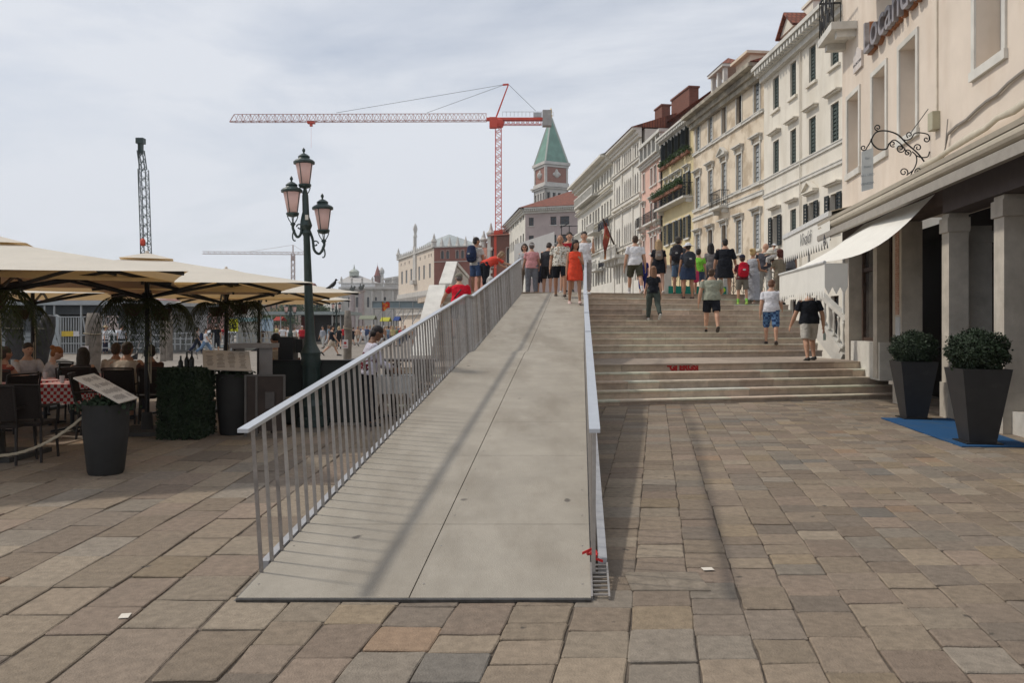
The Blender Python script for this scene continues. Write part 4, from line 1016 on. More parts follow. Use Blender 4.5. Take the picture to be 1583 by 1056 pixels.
# white palazzo with red roof, seen behind the ramp top
Pc = fp(812, 128); Pl = fp(783, 152); Pr = fp(905, 125)
f = Fac((Pc[0], Pc[1]), (Pl[0], Pl[1]), 0); f.n = V((-abs(f.t.y), f.t.x, 0)); 
if f.n.x > 0: f.n = -f.n
f.zt = f.at(812, 322)[1]
r = empty('palazzo', (Pc[0], Pc[1], 0), 'white hotel palazzo with red tiled roof left of the pale row, below the bell tower', 'palazzo')
rects = []; W = []
for (ua, ub) in ((785.2,786.6),(787.8,789),(790.6,792),(793,794.4),(796.8,798.4),(799.6,801.2),(804.2,806),(808,810)):
    qa, qb = sorted((f.at(ub)[0], f.at(ua)[0]))
    for (va, vb) in ((337,350),(370,385),(405,418)):
        z0, z1 = rows(f, None, (va, vb), 798); rects.append((qa, qb, z0, z1)); W.append((qa, qb, z0, z1))
child(f.wall(rects, 3, .3), 'wall', P_w6, r)
for x in W: window(f, r, *x, 'glass', frame=False, sill=False)
cornice(f, r, f.zt, .9, .9, dent=False)
g = Fac((Pr[0], Pr[1]), (Pc[0], Pc[1]), 0); 
if g.n.y > 0: g.n = -g.n
g.zt = f.zt
rects = []; W = []
for (ua, ub) in ((817.5,825.0),(832+19,832+28),(866,880),(893.5,898)):
    qa, qb = sorted((g.at(ub)[0], g.at(ua)[0]))
    for (va, vb) in ((335,348),(363,376),(392,405)):
        z0, z1 = rows(g, None, (va, vb), 850); rects.append((qa, qb, z0, z1)); W.append((qa, qb, z0, z1))
child(g.wall(rects, 22, .3), 'wall', mat('shaded_white_plaster', (.44,.36,.34), .85, .08, .6), r)  # white front wall, its pinkish shade is put into the colour
for x in W: window(g, r, *x, 'glass', frame=False, sill=True)
cornice(g, r, g.zt, .9, .9)
mb = MB(); z = g.zt+.03; a, b = g.pt(-.5, z, 1), g.pt(g.L+.8, z, 1); c = f.pt(f.L+.8, z, 1); d_ = a+(c-b); rp = g.pt(g.L*.38, z+4.2, -9); rq = rp+(c-b)*.35
mb.add([a, b, c, d_, rp, rq], [(0,1,4),(1,2,5,4),(2,3,5),(3,0,4,5)]); child(mb, 'roof', M_tile, r)
# rooftop scaffold / terrace plants on pixel area 845-897, 345-385
mb = MB(); 
for u in (868, 880, 893): mb.bar(P(u, 395, 118), P(u, 348, 118), .12)
for v in (350, 364, 378): mb.bar(P(866, v, 118), P(900, v-1, 118), .10)
mb.bar(P(866, 352, 118), P(880, 345, 118), .12)
sc_ = tag(link(mb, 'scaffold', M_black), 'dark scaffold frame with creepers in front of the white palazzo', 'scaffold')
mb = MB(); leaves(mb, P(874, 386, 118.5), (2.6, 1, 1.5), 1300, .16); leaves(mb, P(890, 382, 118.5), (2.2, 1, 1.4), 800, .16); child(mb, 'creeper', M_leafd, sc_)
# pale hoarding wall behind people on the ramp
hb = MB(); hb.prism([P(795,430,45), P(857,430,40), P(857,358,40), P(795,378,45)], (0,.12,0)); tag(link(hb, 'site_hoarding', mat('grey_hoarding', (.42,.41,.40), .7, .08, 1.5)), 'pale grey sloping hoarding panel beyond the crowd on the ramp', 'hoarding')

# campanile
D_ = 320; k = D_/F
e = empty('bell_tower', P(853, HV, D_), 'tall brick bell tower with white belfry and green pyramid spire behind the palazzo', 'bell tower')
e.location.z = 0
def zc(v): return EYE+(HV-v)*k
cx = GX(853, D_); cy = D_+6.5
M_camp = brickmat('tower_brick', (.30,.13,.09), (.26,.11,.08), (.3,.15,.11), .5, .5, .2, .01)
def sq(mb, hw, z0, z1, rot=.42):
    a = V((cos(rot), sin(rot), 0)); b = V((-sin(rot), cos(rot), 0)); mb.obox((cx, cy, (z0+z1)/2), a*hw, b*hw, V((0,0,(z1-z0)/2)))
mb = MB(); sq(mb, 5.3, 0, zc(312)); child(mb, 'shaft', M_camp, e)
R1, R2 = V((cos(.42), sin(.42), 0)), V((-sin(.42), cos(.42), 0))
M_camps = mat('tower_stone', (.52,.49,.45), .75, .12, .5)
mb = MB(); sq(mb, 5.7, zc(312), zc(309)); 
zb0, zb1 = zc(309), zc(284)
for s1 in (-1, 1):
    for fr in (-1, -.5, 0, .5, 1):
        for A_, B_ in ((R1, R2), (R2, R1)):
            c = V((cx, cy, 0))+A_*(4.9*s1)+B_*(4.9*fr); mb.obox(c+V((0,0,(zb0+zb1)/2)), R1*.5, R2*.5, V((0,0,(zb1-zb0)/2-.3)))
for s1 in (-1, 1):   # arch heads
    for A_, B_ in ((R1, R2), (R2, R1)):
        c = V((cx, cy, 0))+A_*(5.0*s1); mb.obox(c+V((0,0,zc(297)+1.7)), B_*5.2, A_*.35, V((0,0,1.6)))
sq(mb, 6.1, zc(291), zc(289)); sq(mb, 6.5, zc(288.5), zc(286)); sq(mb, 5.6, zc(285.5), zc(281)); sq(mb, 5.5, zc(257), zc(254)); sq(mb, 6.0, zc(253.5), zc(249))
child(mb, 'belfry', M_camps, e)
mb = MB(); sq(mb, 4.2, zb0, zc(290)); child(mb, 'bell_chamber', mat('void', (.006,)*3), e)
mb = MB(); sq(mb, 5.05, zc(281), zc(257)); child(mb, 'attic', M_camp, e)
mb = MB()
for s1 in (-1, 1):
    for A_, B_ in ((R1, R2), (R2, R1)):
        for fr in (-1, 1): c = V((cx, cy, 0))+A_*(5.08*s1)+B_*(4.8*fr); mb.obox(c+V((0,0,(zc(281)+zc(257))/2)), R1*.32, R2*.32, V((0,0,(zc(257)-zc(281))/2)))
        c = V((cx, cy, zc(268)))+A_*(5.05*s1); mb.ell(c, (1.3,1.3,1.5), 8, 6); mb.ell(c+V((0,0,1.4)), (.6,.6,.8), 8, 6); mb.ell(c+B_*1.2, (.7,.7,.7), 6, 5); mb.ell(c-B_*1.2, (.7,.7,.7), 6, 5)
child(mb, 'lion_relief', M_camps, e)
mb = MB(); z0, z1 = zc(249), zc(176); c4 = [V((cx, cy, z0))+R1*(5.3*a)+R2*(5.3*b) for a, b in ((-1,-1),(1,-1),(1,1),(-1,1))]; t4 = [V((cx, cy, z1))+R1*(.25*a)+R2*(.25*b) for a, b in ((-1,-1),(1,-1),(1,1),(-1,1))]
mb.add(c4+t4, [(0,1,5,4),(1,2,6,5),(2,3,7,6),(3,0,4,7),(7,6,5,4)][:5]); child(mb, 'spire', mat('copper_green', (.14,.265,.21), .7, .18, .25), e)
mb = MB()
for i in range(4): mb.bar(c4[i], t4[i], .6)
child(mb, 'spire_edge', mat('pale_edging', (.42,.45,.40), .7), e)
mb = MB(); mb.lathe((cx, cy, z1), [(.7,0),(.35,.6),(.75,1.1),(.3,1.6),(.55,2.6),(.35,3.6),(.1,4.3)], 8); child(mb, 'gilded_angel', mat('gold', (.6,.4,.12), .35, .1, 3, metal=.8), e, smooth=True)

# Doge-like palace
Pc, Pl, Pr = fp(671, 225), fp(616, 268), fp(745, 221)
f = Fac(Pc, Pl, 0); 
if f.n.x > 0 and False: pass
if (V((0,0,0))-f.p0).dot(f.n) < 0: f.n = -f.n
f.zt = f.at(671, 383)[1]
r = empty('gothic_palace', (Pc[0], Pc[1], 0), 'large cream and pink gothic palace with pinnacled roofline far behind the left railing', 'palace')
rects = []; arches = []; W = []
for uu in (621.5, 628.3, 635.8, 648, 655.5, 664.5):
    qa, qb = sorted((f.at(uu+1.3)[0], f.at(uu-1.3)[0])); z0, z1 = rows(f, None, (413, 434), 645); rects.append((qa, qb, z0, z1)); arches.append((qa, qb, z0, z1, 'gothic')); W.append((qa, qb, z0, z1))
for uu in (620, 626, 632.5, 649.5, 657, 663, 666.5):
    qa, qb = sorted((f.at(uu+.6)[0], f.at(uu-.6)[0])); z0, z1 = rows(f, None, (399, 404), 645); rects.append((qa, qb, z0, z1)); W.append((qa, qb, z0, z1))
P_dog = brickmat('palace_lozenge', (.70,.60,.49), (.66,.55,.45), (.68,.59,.49), .6, .5, .5, .01, axis='YZ')
child(f.wall(rects, 10, .4), 'wall', P_dog, r)
for x in W: window(f, r, *x, 'pale', frame=False, sill=False)
# arcades below
mb = MB(); za = f.at(671, 447)[1]
f.box(mb, -.3, f.L, za-1.4, za, .002, .5)
for i in range(22): q = .6+(f.L-1.2)*i/21; f.box(mb, q-.25, q+.25, za-6.5, za-1.401, .3, .8); f.box(mb, q-.5, q+.5, za-2.6, za-1.402, .32, .72)
f.box(mb, -.3, f.L, za-7.2, za-6.5, .002, .9)
child(mb, 'arcade', M_camps, r)
mb = MB(); qb_ = f.at(642)[0]; f.box(mb, qb_-2, qb_+2, f.at(642, 425)[1]-3, f.at(642, 425)[1]-1.8, .0, 1.4); f.box(mb, qb_-1.6, qb_+1.6, f.at(642,425)[1]-1.8, f.zt+2.5, .0, .4); f.box(mb, qb_-.5, qb_+.5, f.zt+2.5, f.zt+5.5, -.3, .5); mb.lathe(f.pt(qb_, f.zt+5.5, 0), [(.7,0),(.4,1),(.7,2.5),(.5,3.5),(.1,4.3)], 6)
child(mb, 'central_balcony', M_camps, r)
g = Fac(Pr, Pc, 0); 
if (V((0,0,0))-g.p0).dot(g.n) < 0: g.n = -g.n
g.zt = f.zt; rects = []; arches = []; W = []
for uu in (684, 692, 707, 715, 728, 736):
    qa, qb = sorted((g.at(uu+2.2)[0], g.at(uu-2.2)[0])); z0, z1 = rows(g, None, (387, 400), 690); rects.append((qa, qb, z0, z1)); arches.append((qa, qb, z0, z1, 'gothic')); W.append((qa, qb, z0, z1))
child(g.wall(rects, 10, .4, arches), 'wall', mat('palace_red', (.24,.085,.06), .85, .12, .4), r)
for x in W: window(g, r, *x, 'glass', frame=True, sill=False, fm=M_camps)
mb = MB(); g.box(mb, 0, g.L, g.at(684, 405)[1], g.at(684, 404)[1], .002, .2)
for F_, L_ in ((f, f.L), (g, g.L)):   # merlons and pinnacles
    n = int(L_/2.4)
    for i in range(n+1):
        q = L_*i/n; mb.lathe(F_.pt(q, F_.zt+.2, 0), [(.5,0),(.35,.5),(.4,.8),(.1,1.6),(.05,1.8)] if F_ is f else [(.9,0),(.5,.8),(.5,1.1),(.12,2.5),(.05,2.9)], 4)
    F_.box(mb, -.2, L_, F_.zt, F_.zt+.35, -.3, .5)
for p in (f.pt(0, f.zt, 0), f.pt(f.L, f.zt, 0)): mb.lathe(p, [(.7,0),(.7,1.6),(.95,1.8),(.35,2.9),(.4,3.1),(.05,4.2)], 6)
child(mb, 'pinnacles', M_camps, r)
mb = MB(); z = f.zt+.3; a, b, c = g.pt(0, z, -1), g.pt(g.L-1, z, -1), f.pt(f.L-1, z, -1); d_ = a+(c-b)
pk = (a+b)*.5+(c-b)*.25; pk.z = EYE+(HV-362)*(pk.y/F); rp = pk+(c-b)*.5
mb.add([a,b,c,d_,pk,rp], [(0,1,4),(1,2,5,4),(2,3,5),(3,0,4,5)]); child(mb, 'roof', M_lead, r)
# red brick palace right of it
Pc, Pl, Pr = fp(755, 150), fp(733, 175), fp(800, 147)
f = Fac(Pc, Pl, 0); 
if (V((0,0,0))-f.p0).dot(f.n) < 0: f.n = -f.n
f.zt = f.at(755, 373)[1]
r = empty('brick_palace', (Pc[0], Pc[1], 0), 'red brick gothic palace with white corner and small chimneys left of the crane mast', 'palace')
rects = []; arches = []
for uu in (738, 742, 746, 750):
    qa, qb = sorted((f.at(uu+.9)[0], f.at(uu-.9)[0])); z0, z1 = rows(f, None, (398, 412), 746); rects.append((qa, qb, z0, z1)); arches.append((qa, qb, z0, z1, 'gothic'))
child(f.wall(rects, 4, .3, arches), 'wall', mat('salmon_brick', (.40,.17,.12), .85, .12, .6), r)
for x in rects: window(f, r, *x, 'pale', fm=M_camps)
g = Fac(Pr, Pc, 0); 
if (V((0,0,0))-g.p0).dot(g.n) < 0: g.n = -g.n
g.zt = f.zt+.9; rects = []; arches = []
for uu in (763, 786):
    qa, qb = sorted((g.at(uu+3)[0], g.at(uu-3)[0])); z0, z1 = rows(g, None, (384, 413), 763); rects.append((qa, qb, z0, z1)); arches.append((qa, qb, z0, z1, 'gothic'))
child(g.wall(rects, 10, .3, arches), 'wall', M_brick, r)
for x in rects: window(g, r, *x, 'glass', fm=M_camps)
mb = MB(); g.box(mb, g.L-.6, g.L+.1, 0, g.zt+.1, .01, .25)
for i in range(14): g.box(mb, g.L-1.0 if i % 2 else g.L-.6, g.L+.11, 2+i*1.1, 2.6+i*1.1, .012, .27)
child(mb, 'quoins', M_camps, r)
mb = MB()
for uu, vt in ((748,360),(759,348),(738,372)):
    p = P(uu, 375, 152); h = (375-vt)*152/F; mb.lathe((p.x, p.y, p.z-1), [(.55,0),(.5,h*.6),(.9,h*.75),(.9,h*.85),(.4,h),(.1,h+1.4)], 8)
child(mb, 'chimneys', M_camps, r)
roof(g, r, g.zt+.05, 10, 2.0, .6, M_tile)

# library and the two columns
Pc, Pr = fp(528, 300), fp(640, 300)
g = Fac(Pr, Pc, 0)
if (V((0,0,0))-g.p0).dot(g.n) < 0: g.n = -g.n
g.zt = g.at(560, 447)[1]
r = empty('library_building', (Pc[0], Pc[1], 0), 'pale classical library with balustraded roof and small domed lantern, far left of the palace', 'library')
rects = []; arches = []
for uu in (540, 552, 569, 581, 595, 608, 620):
    qa, qb = sorted((g.at(uu+1.8)[0], g.at(uu-1.8)[0])); z0, z1 = rows(g, None, (459, 475), 560); rects.append((qa, qb, z0, z1)); arches.append((qa, qb, z0, z1, 'round'))
child(g.wall(rects, 20, .5, arches), 'wall', M_camps, r)
for x in rects: window(g, r, *x, 'glass', frame=False, sill=False)
mb = MB(); g.box(mb, -1, g.L+1, g.zt, g.zt+.8, -.5, 1.0)
for i in range(60): q = g.L*i/59; g.box(mb, q-.15, q+.15, g.zt+.8, g.zt+2.0, 0, .4)
g.box(mb, -1, g.L+1, g.zt+2.0, g.zt+2.4, -.2, .6)
for i in range(8): mb.lathe(g.pt(g.L*i/7, g.zt+2.4, .2), [(.5,0),(.35,.8),(.5,1.5),(.15,2.4)], 6)
for i in range(8):
    q = g.L*i/7; mb.lathe(g.pt(q, 0, .9), [(.55,0),(.5,8),(.5,g.zt-1),(.8,g.zt-.5)], 8)
child(mb, 'balustrade', M_camps, r)
f = Fac(Pc, fp(500, 340), 0)
if (V((0,0,0))-f.p0).dot(f.n) < 0: f.n = -f.n
f.zt = g.zt; rects = []
for uu in (504, 509, 514, 519, 524):
    qa, qb = sorted((f.at(uu+1)[0], f.at(uu-1)[0])); 
    for vv in ((458,468),(474,484)): z0, z1 = rows(f, None, vv, 514); rects.append((qa, qb, z0, z1))
child(f.wall(rects, 6, .4), 'wall', M_camps, r)
for x in rects: window(f, r, *x, 'glass', frame=False, sill=False)
mb = MB(); a, b = P(520, 437, 310), P(585, 437, 310); ap, aq = P(541, 426, 325), P(556, 426, 325); a2, b2 = P(520,437,350), P(585,437,350)
mb.add([a,b,b2,a2,ap,aq], [(0,1,5,4),(1,2,5),(2,3,4,5),(3,0,4)]); child(mb, 'roof', mat('stone_roof', (.40,.38,.36), .8, .1, .4), r)
mb = MB(); c = P(547.5, 427, 322); h = 322/F; mb.lathe(c, [(2,0),(2,6*h*1),(2.3,6.3*h),(1.6,9*h),(.5,11*h),(.3,13*h),(.1,18*h)], 8); child(mb, 'lantern', mat('pale_edging', (.42,.45,.4)), r)
for (u, v0, v1, lab) in ((544.7, 451, 500, 'left-hand tall grey column with a statue before the library'), (558.2, 449, 500, 'right-hand tall pink granite column with a winged figure before the library')):
    e = empty('monument_column', P(u, HV, 240), lab, 'column', 'monument columns'); c = P(u, HV, 240); c.z = 0; e.location = c; z1 = EYE+(HV-v0)*.2
    mb = MB(); mb.lathe(c, [(1.6,0),(1.6,.8),(1.0,1.2),(.95,z1*.6),(.85,z1-.8),(1.3,z1-.2),(1.3,z1)], 14); child(mb, 'shaft', mat('pink_granite', (.36,.30,.29), .6, .1, 1), e, smooth=False)
    mb = MB(); mb.ell(c+V((0,0,z1+.9)), (.9,.5,.6), 8, 6); mb.ell(c+V((.7,0,z1+1.5)), (.35,.3,.4), 8, 6); mb.ell(c+V((-.3,0,z1+1.6)), (.2,.5,.7), 6, 5); mb.bar(c+V((0,0,z1)), c+V((0,0,z1+.6)), .8); child(mb, 'statue', mat('bronze', (.07,.075,.065), .6), e)
# red church spire and slim tower
e = empty('church_spire', P(586, HV, 560), 'slender red conical church spire above the library roof', 'church'); D_ = 560; k = D_/F; c = P(583.7, HV, D_); c.z = 0; e.location = c
def zz(v): return EYE+(HV-v)*k
mb = MB(); mb.lathe(c, [(2.4,0),(2.3,zz(428))], 8); mb.lathe(c+V((0,0,zz(428))), [(2.8,0),(2.8,.8)], 8); child(mb, 'tower', M_brick, e)
mb = MB(); mb.lathe(c+V((0,0,zz(428)+.8)), [(2.4,0),(.1,zz(412)-zz(428)),(.05,zz(408)-zz(428))], 8); child(mb, 'spire', mat('spire_red', (.27,.08,.06), .8), e)
mb = MB(); c2 = P(590.3, HV, D_); c2.z = 0; mb.lathe(c2, [(1.4,0),(1.3,zz(423)),(1.9,zz(422)),(1.8,zz(418)),(.9,zz(415)),(.2,zz(413))], 8); tag(link(mb, 'slim_tower', M_camps), 'slim pale tower with rounded top beside the red spire', 'tower')
# low dark gallery of columns between library and palace
mb = MB(); D_ = 330
for i in range(8): u = 596+i*3; mb.lathe(P(u, 441, D_), [(.45,0),(.4,2.4-.0+i*.15)], 6)
mb.bar(P(594, 432, D_), P(618, 428, D_), 1.2, .9); mb.bar(P(594, 443, D_), P(618, 443, D_), 1.2, 1.5); tag(link(mb, 'roof_loggia', M_camps), 'small dark rooftop loggia between the library and the gothic palace', 'loggia')

# far shore
def farblock(u0, u1, vt, D_, m, lab, roofm=M_tile, n=5):
    e = empty('far_house', P((u0+u1)/2, HV, D_), lab, 'house', 'houses on the far shore'); e.location.z = 0
    g = Fac(fp(u1, D_), fp(u0, D_+4), 0)
    if g.n.y > 0: g.n = -g.n
    g.zt = g.at(u0, vt)[1]; rects = []; wv = g.L/n
    for i in range(n):
        for z in [g.zt*.22, g.zt*.55][:2]: rects.append((wv*(i+.35), wv*(i+.65), z, z+g.zt*.2))
    child(g.wall(rects, 10, .4), 'wall', m, e)
    for x in rects: window(g, e, *x, 'glass', frame=False, sill=False)
    roof(g, e, g.zt+.05, 10, g.zt*.2, .4, roofm)
bm = [mat('far_ochre', (.42,.24,.15), .85, .1, 1), mat('far_brick', (.30,.13,.09), .85, .1, 1), mat('far_pink', (.44,.32,.27), .85, .1, 1), mat('far_cream', (.46,.41,.33), .85, .1, 1)]
labs = ['low ochre house at the left end of the far shore','brick warehouse on the far shore under the left parasols','pink house on the far shore with red roof','cream house on the far shore behind the hanging ferns','brick house on the far shore just left of the B1 sign','cream far-shore house right of the B1 sign','terracotta house with dark windows left of the street lamp','pink far-shore house just behind the street lamp','brick house next to the library on the far shore']
for i, (u0, u1, vt, m) in enumerate(((-60,30,462,0),(35,110,468,1),(112,190,464,2),(195,270,470,3),(275,345,462,1),(350,395,468,3),(398,440,452,0),(442,478,450,2),(480,506,458,1))):
    farblock(u0, u1, vt, 330+i*6, bm[m], labs[i])
def tree(u, v, D_, r_, lab, n=1500, trunk=3.0):
    c = P(u, v, D_); e = empty('tree', (c.x, c.y, 0), lab, 'tree', 'trees on the far shore'); mb = MB(); mb.tube([(c.x, c.y, 0), (c.x+.2, c.y, c.z*.6), (c.x, c.y, c.z)], [.35,.25,.1], 7); child(mb, 'trunk', M_wood, e)
    mb = MB()
    for j in range(7): leaves(mb, c+V((random.uniform(-1,1)*r_*.7, random.uniform(-.5,.5)*r_, random.uniform(-.3,.3)*r_)), (r_*.7, r_*.6, r_*.45), n//7, .3)
    child(mb, 'crown', M_leaf, e)
tree(437, 494, 200, 3.6, 'rounded green tree low behind the flat-roofed landing stage'); tree(452, 478, 215, 3.0, 'dark tree left of the street lamp'); tree(497, 482, 210, 2.6, 'small tree right of the street lamp'); tree(415, 497, 190, 2.4, 'small green tree at the left of the landing stage roof')

# ---------------- cranes
def truss(mb, A, B, w, n, r_=.06, tri=False, up=(0,0,1)):
    A, B = V(A), V(B); t = (B-A).normalized(); u = V(up); u = V((0,1,0)) if abs(t.dot(u)) > .98 else u; x = t.cross(u).normalized(); y = x.cross(t).normalized()
    offs = [(-.5,-.5),(.5,-.5),(.5,.5),(-.5,.5)] if not tri else [(-.5,-.5),(.5,-.5),(0,.5)]
    w2 = w if isinstance(w, tuple) else (w, w); offs = [x*(a*w2[0])+y*(b*w2[1]) for a, b in offs]
    for o in offs: mb.bar(A+o, B+o, r_*1.5)
    for i in range(n):
        p, q = A+(B-A)*(i/n), A+(B-A)*((i+1)/n)
        for j in range(len(offs)):
            a, b = offs[j], offs[(j+1) % len(offs)]
            if i % 2: a, b = b, a
            mb.bar(p+a, q+b, r_*.9)
            if i % 2 == 0: mb.bar(p+a, p+b, r_*.8)
D_ = 150; k = D_/F
e = empty('tower_crane', (GX(770, D_), D_, 0), 'red tower crane with long lattice jib standing behind the ramp crowd', 'crane', 'tower cranes')
c = V((GX(770.5, D_), D_, 0)); zt = EYE+(HV-190)*k
mb = MB(); truss(mb, c+V((0,0,EYE+(HV-357)*k)), c+V((0,0,zt)), 1.15, 26, .09); child(mb, 'mast', M_red, e)
mb = MB(); z1 = EYE+(HV-357)*k; mb.obox(c+V((0,0,z1/2)), V((.85,0,0)), V((0,.85,0)), V((0,0,z1/2))); child(mb, 'mast_base', M_red, e)
mb = MB(); mb.lathe(c+V((0,0,zt-.8)), [(.9,0),(1.1,.5),(1.1,1.2),(.8,1.6)], 10); mb.obox(c+V((-1.0,-.9,zt-.2)), V((.7,0,0)), V((0,.6,0)), V((0,0,1.0))); child(mb, 'slewing_cab', M_red, e)
jz = EYE+(HV-181)*k; mb = MB(); J0 = V((GX(752, D_), D_, jz)); J1 = V((GX(362, D_), D_, jz-.15)); truss(mb, J0, J1, (1.1, 1.45), 62, .065, True)
for o in (-.55, .55): mb.bar(J1+V((0,o,-.7)), V((GX(355, D_), D_, jz-.9)), .12)
mb.bar(J1+V((0,0,.7)), V((GX(355, D_), D_, jz-.9)), .12)
child(mb, 'jib', mat('jib_pinkish', (.45,.20,.17), .5, .1, 2), e)
mb = MB(); K0 = V((GX(752, D_), D_, jz-.4)); K1 = V((GX(852, D_), D_, jz-.4)); mb.bar(K0, K1, 1.2, .45); truss(mb, c+V((1,0,jz-1.0)), V((GX(838, D_), D_, jz-1.0)), (1.0,.9), 16, .06, True)
child(mb, 'counter_jib', M_red, e)
mb = MB()
for i in range(14): p = c+V((.8+.75*i, -.6, jz)); mb.bar(p, p+V((0,0,.9)), .06)
mb.bar(c+V((.8,-.6,jz+.9)), c+V((10,-.6,jz+.9)), .06)
child(mb, 'walkway_rail', mat('pale_rail', (.45,.45,.45), .5), e)
mb = MB(); mb.obox((GX(831, D_), D_, jz+.35), (.8,0,0), (0,.5,0), (0,0,.45)); child(mb, 'winch', mat('pale_grey_box', (.5,.5,.5), .6), e)
mb = MB()
for i in range(2): mb.obox((GX(842+7*i, D_), D_, EYE+(HV-183)*k), (.42,0,0), (0,.8,0), (0,0,1.5))
child(mb, 'counterweight', mat('concrete_block', (.40,.37,.34), .85, .15, 1), e)
ap = V((GX(786, D_), D_, EYE+(HV-130)*k)); mb = MB()
for o in (-.5, .5): mb.bar(V((GX(767, D_), D_+o, jz)), ap+V((0,o*.2,0)), .18)
for i in range(8): t = i/8; a = V((GX(767, D_), D_, jz)); p = a+(ap-a)*t; mb.bar(p+V((0,.45*(1-t*.8),0)), p-V((0,.45*(1-t*.8),0)), .1)
mb.bar(ap+V((-1.1,0,-.1)), ap, .3); child(mb, 'a_frame', M_red, e)
mb = MB()
for (u, v) in ((520, 174), (660, 174)): mb.bar(ap+V((-.6,0,0)), V((GX(u, D_), D_, EYE+(HV-v)*k)), .055)
mb.bar(ap, V((GX(828, D_), D_, EYE+(HV-171)*k)), .06); child(mb, 'tie_rods', M_black, e)
mb = MB(); p = V((GX(481, D_), D_, jz-1.0)); mb.obox(p, (.7,0,0), (0,.5,0), (0,0,.22)); mb.obox(p-V((0,0,.45)), (.25,0,0), (0,.25,0), (0,0,.3)); mb.bar(p, V((p.x, p.y, EYE+(HV-228)*k)), .025); child(mb, 'trolley', M_red, e)

D_ = 400; k = D_/F
e = empty('tower_crane', (GX(453, D_), D_, 0), 'small faint red and white crane far away behind the street lamp', 'crane', 'tower cranes')
c = V((GX(453, D_), D_, 0)); jz = EYE+(HV-391.5)*k
mb = MB(); truss(mb, c, c+V((0,0,jz)), 1.6, 26, .16); child(mb, 'mast', mat('crane_faded', (.45,.33,.29), .6), e)
mb = MB(); truss(mb, c+V((0,0,jz)), V((GX(313, D_), D_, jz+.3)), (1.4,1.3), 30, .11, True); truss(mb, c+V((0,0,jz)), V((GX(474, D_), D_, jz)), (1.4,1.3), 5, .11, True); child(mb, 'jib', mat('crane_faded', (.45,.33,.29)), e)
mb = MB(); ap = c+V((0,0,jz+4.3)); mb.bar(c+V((0,0,jz)), ap, .5); mb.bar(ap, V((GX(385, D_), D_, jz+.8)), .12); mb.bar(ap, V((GX(470, D_), D_, jz+.8)), .12); mb.obox(c+V((0,0,jz-2.5)), (.9,0,0), (0,.9,0), (0,0,1.2)); child(mb, 'top_frame', mat('crane_faded', (.45,.33,.29)), e)

D_ = 62; k = D_/F
e = empty('crawler_crane', (GX(229, D_), D_, -.6), 'dark green lattice crane boom rising alone behind the parasols', 'crane')
mb = MB(); A = V((GX(229, D_), D_, 3.0)); T1 = V((GX(221.5, D_), D_, EYE+(HV-262)*k)); T2 = V((GX(217.5, D_), D_, EYE+(HV-213)*k))
truss(mb, A, T1, .58, 30, .035); truss(mb, T1, T2+V((0,0,-1.0)), .40, 5, .035); mb.bar(T2+V((0,0,-1.2)), T2+V((0,0,-.3)), .34, .3); mb.obox(T2+V((0,0,-.25)), (.3,0,0), (0,.25,0), (0,0,.22))
child(mb, 'boom', M_iron, e)
mb = MB(); mb.lathe(V((GX(223.5, D_), D_-.3, EYE+(HV-375)*k)), [(.12,-.3),(.2,-.15),(.2,.15),(.08,.3)], 10); child(mb, 'hook_block', M_red, e)
mb = MB(); mb.bar(T2+V((-.2,0,0)), A+V((-.5,-.1,0)), .03); mb.bar(T2+V((-.1,-.2,0)), V((GX(223.5, D_), D_-.3, EYE+(HV-372)*k)), .03); child(mb, 'hoist_cable', M_black, e)
mb = MB(); x = A.x; mb.box(x-1.6, x+2.6, D_-1.5, D_+1.5, 1.0, 3.2); mb.box(x-2, x+3, D_-2, D_+2, .1, .9); mb.box(x-8, x+8, D_-4, D_+5, -1.3, 0.05); child(mb, 'cab_and_barge', M_iron, e)
# ------------------------------------------------------------ street lamp
def lantern(mb_g, mb_f, c, s=1.0):
    c = V(c)
    mb_g.lathe(c, [(.100*s,.03*s),(.165*s,.42*s)], 12)
    for i in range(4):
        a = pi/4+i*pi/2+.5; mb_f.bar(c+V((.102*s*cos(a), .102*s*sin(a), .02*s)), c+V((.168*s*cos(a), .168*s*sin(a), .43*s)), .014*s)
    mb_f.lathe(c, [(.04*s,-.05*s),(.10*s,-.03*s),(.122*s,0),(.122*s,.03*s),(.10*s,.032*s)], 14)
    mb_f.lathe(c+V((0,0,.42*s)), [(.165*s,0),(.205*s,.012*s),(.207*s,.045*s),(.17*s,.08*s),(.12*s,.10*s),(.10*s,.13*s),(.115*s,.14*s),(.11*s,.155*s),(.06*s,.195*s),(.018*s,.215*s),(.016*s,.235*s),(.032*s,.262*s),(.026*s,.295*s),(.004*s,.325*s)], 14)
    for i in range(4):
        a = i*pi/2+.4; mb_f.tube([c+V((.10*s*cos(a),.10*s*sin(a),-.03*s)), c+V((.075*s*cos(a),.075*s*sin(a),-.10*s)), c+V((.03*s*cos(a),.03*s*sin(a),-.17*s))], .010*s, 5)
M_pink = mat('pink_lantern_glass', (.85,.69,.65), .2, .05, 6, trans=((1,.80,.76), .75))
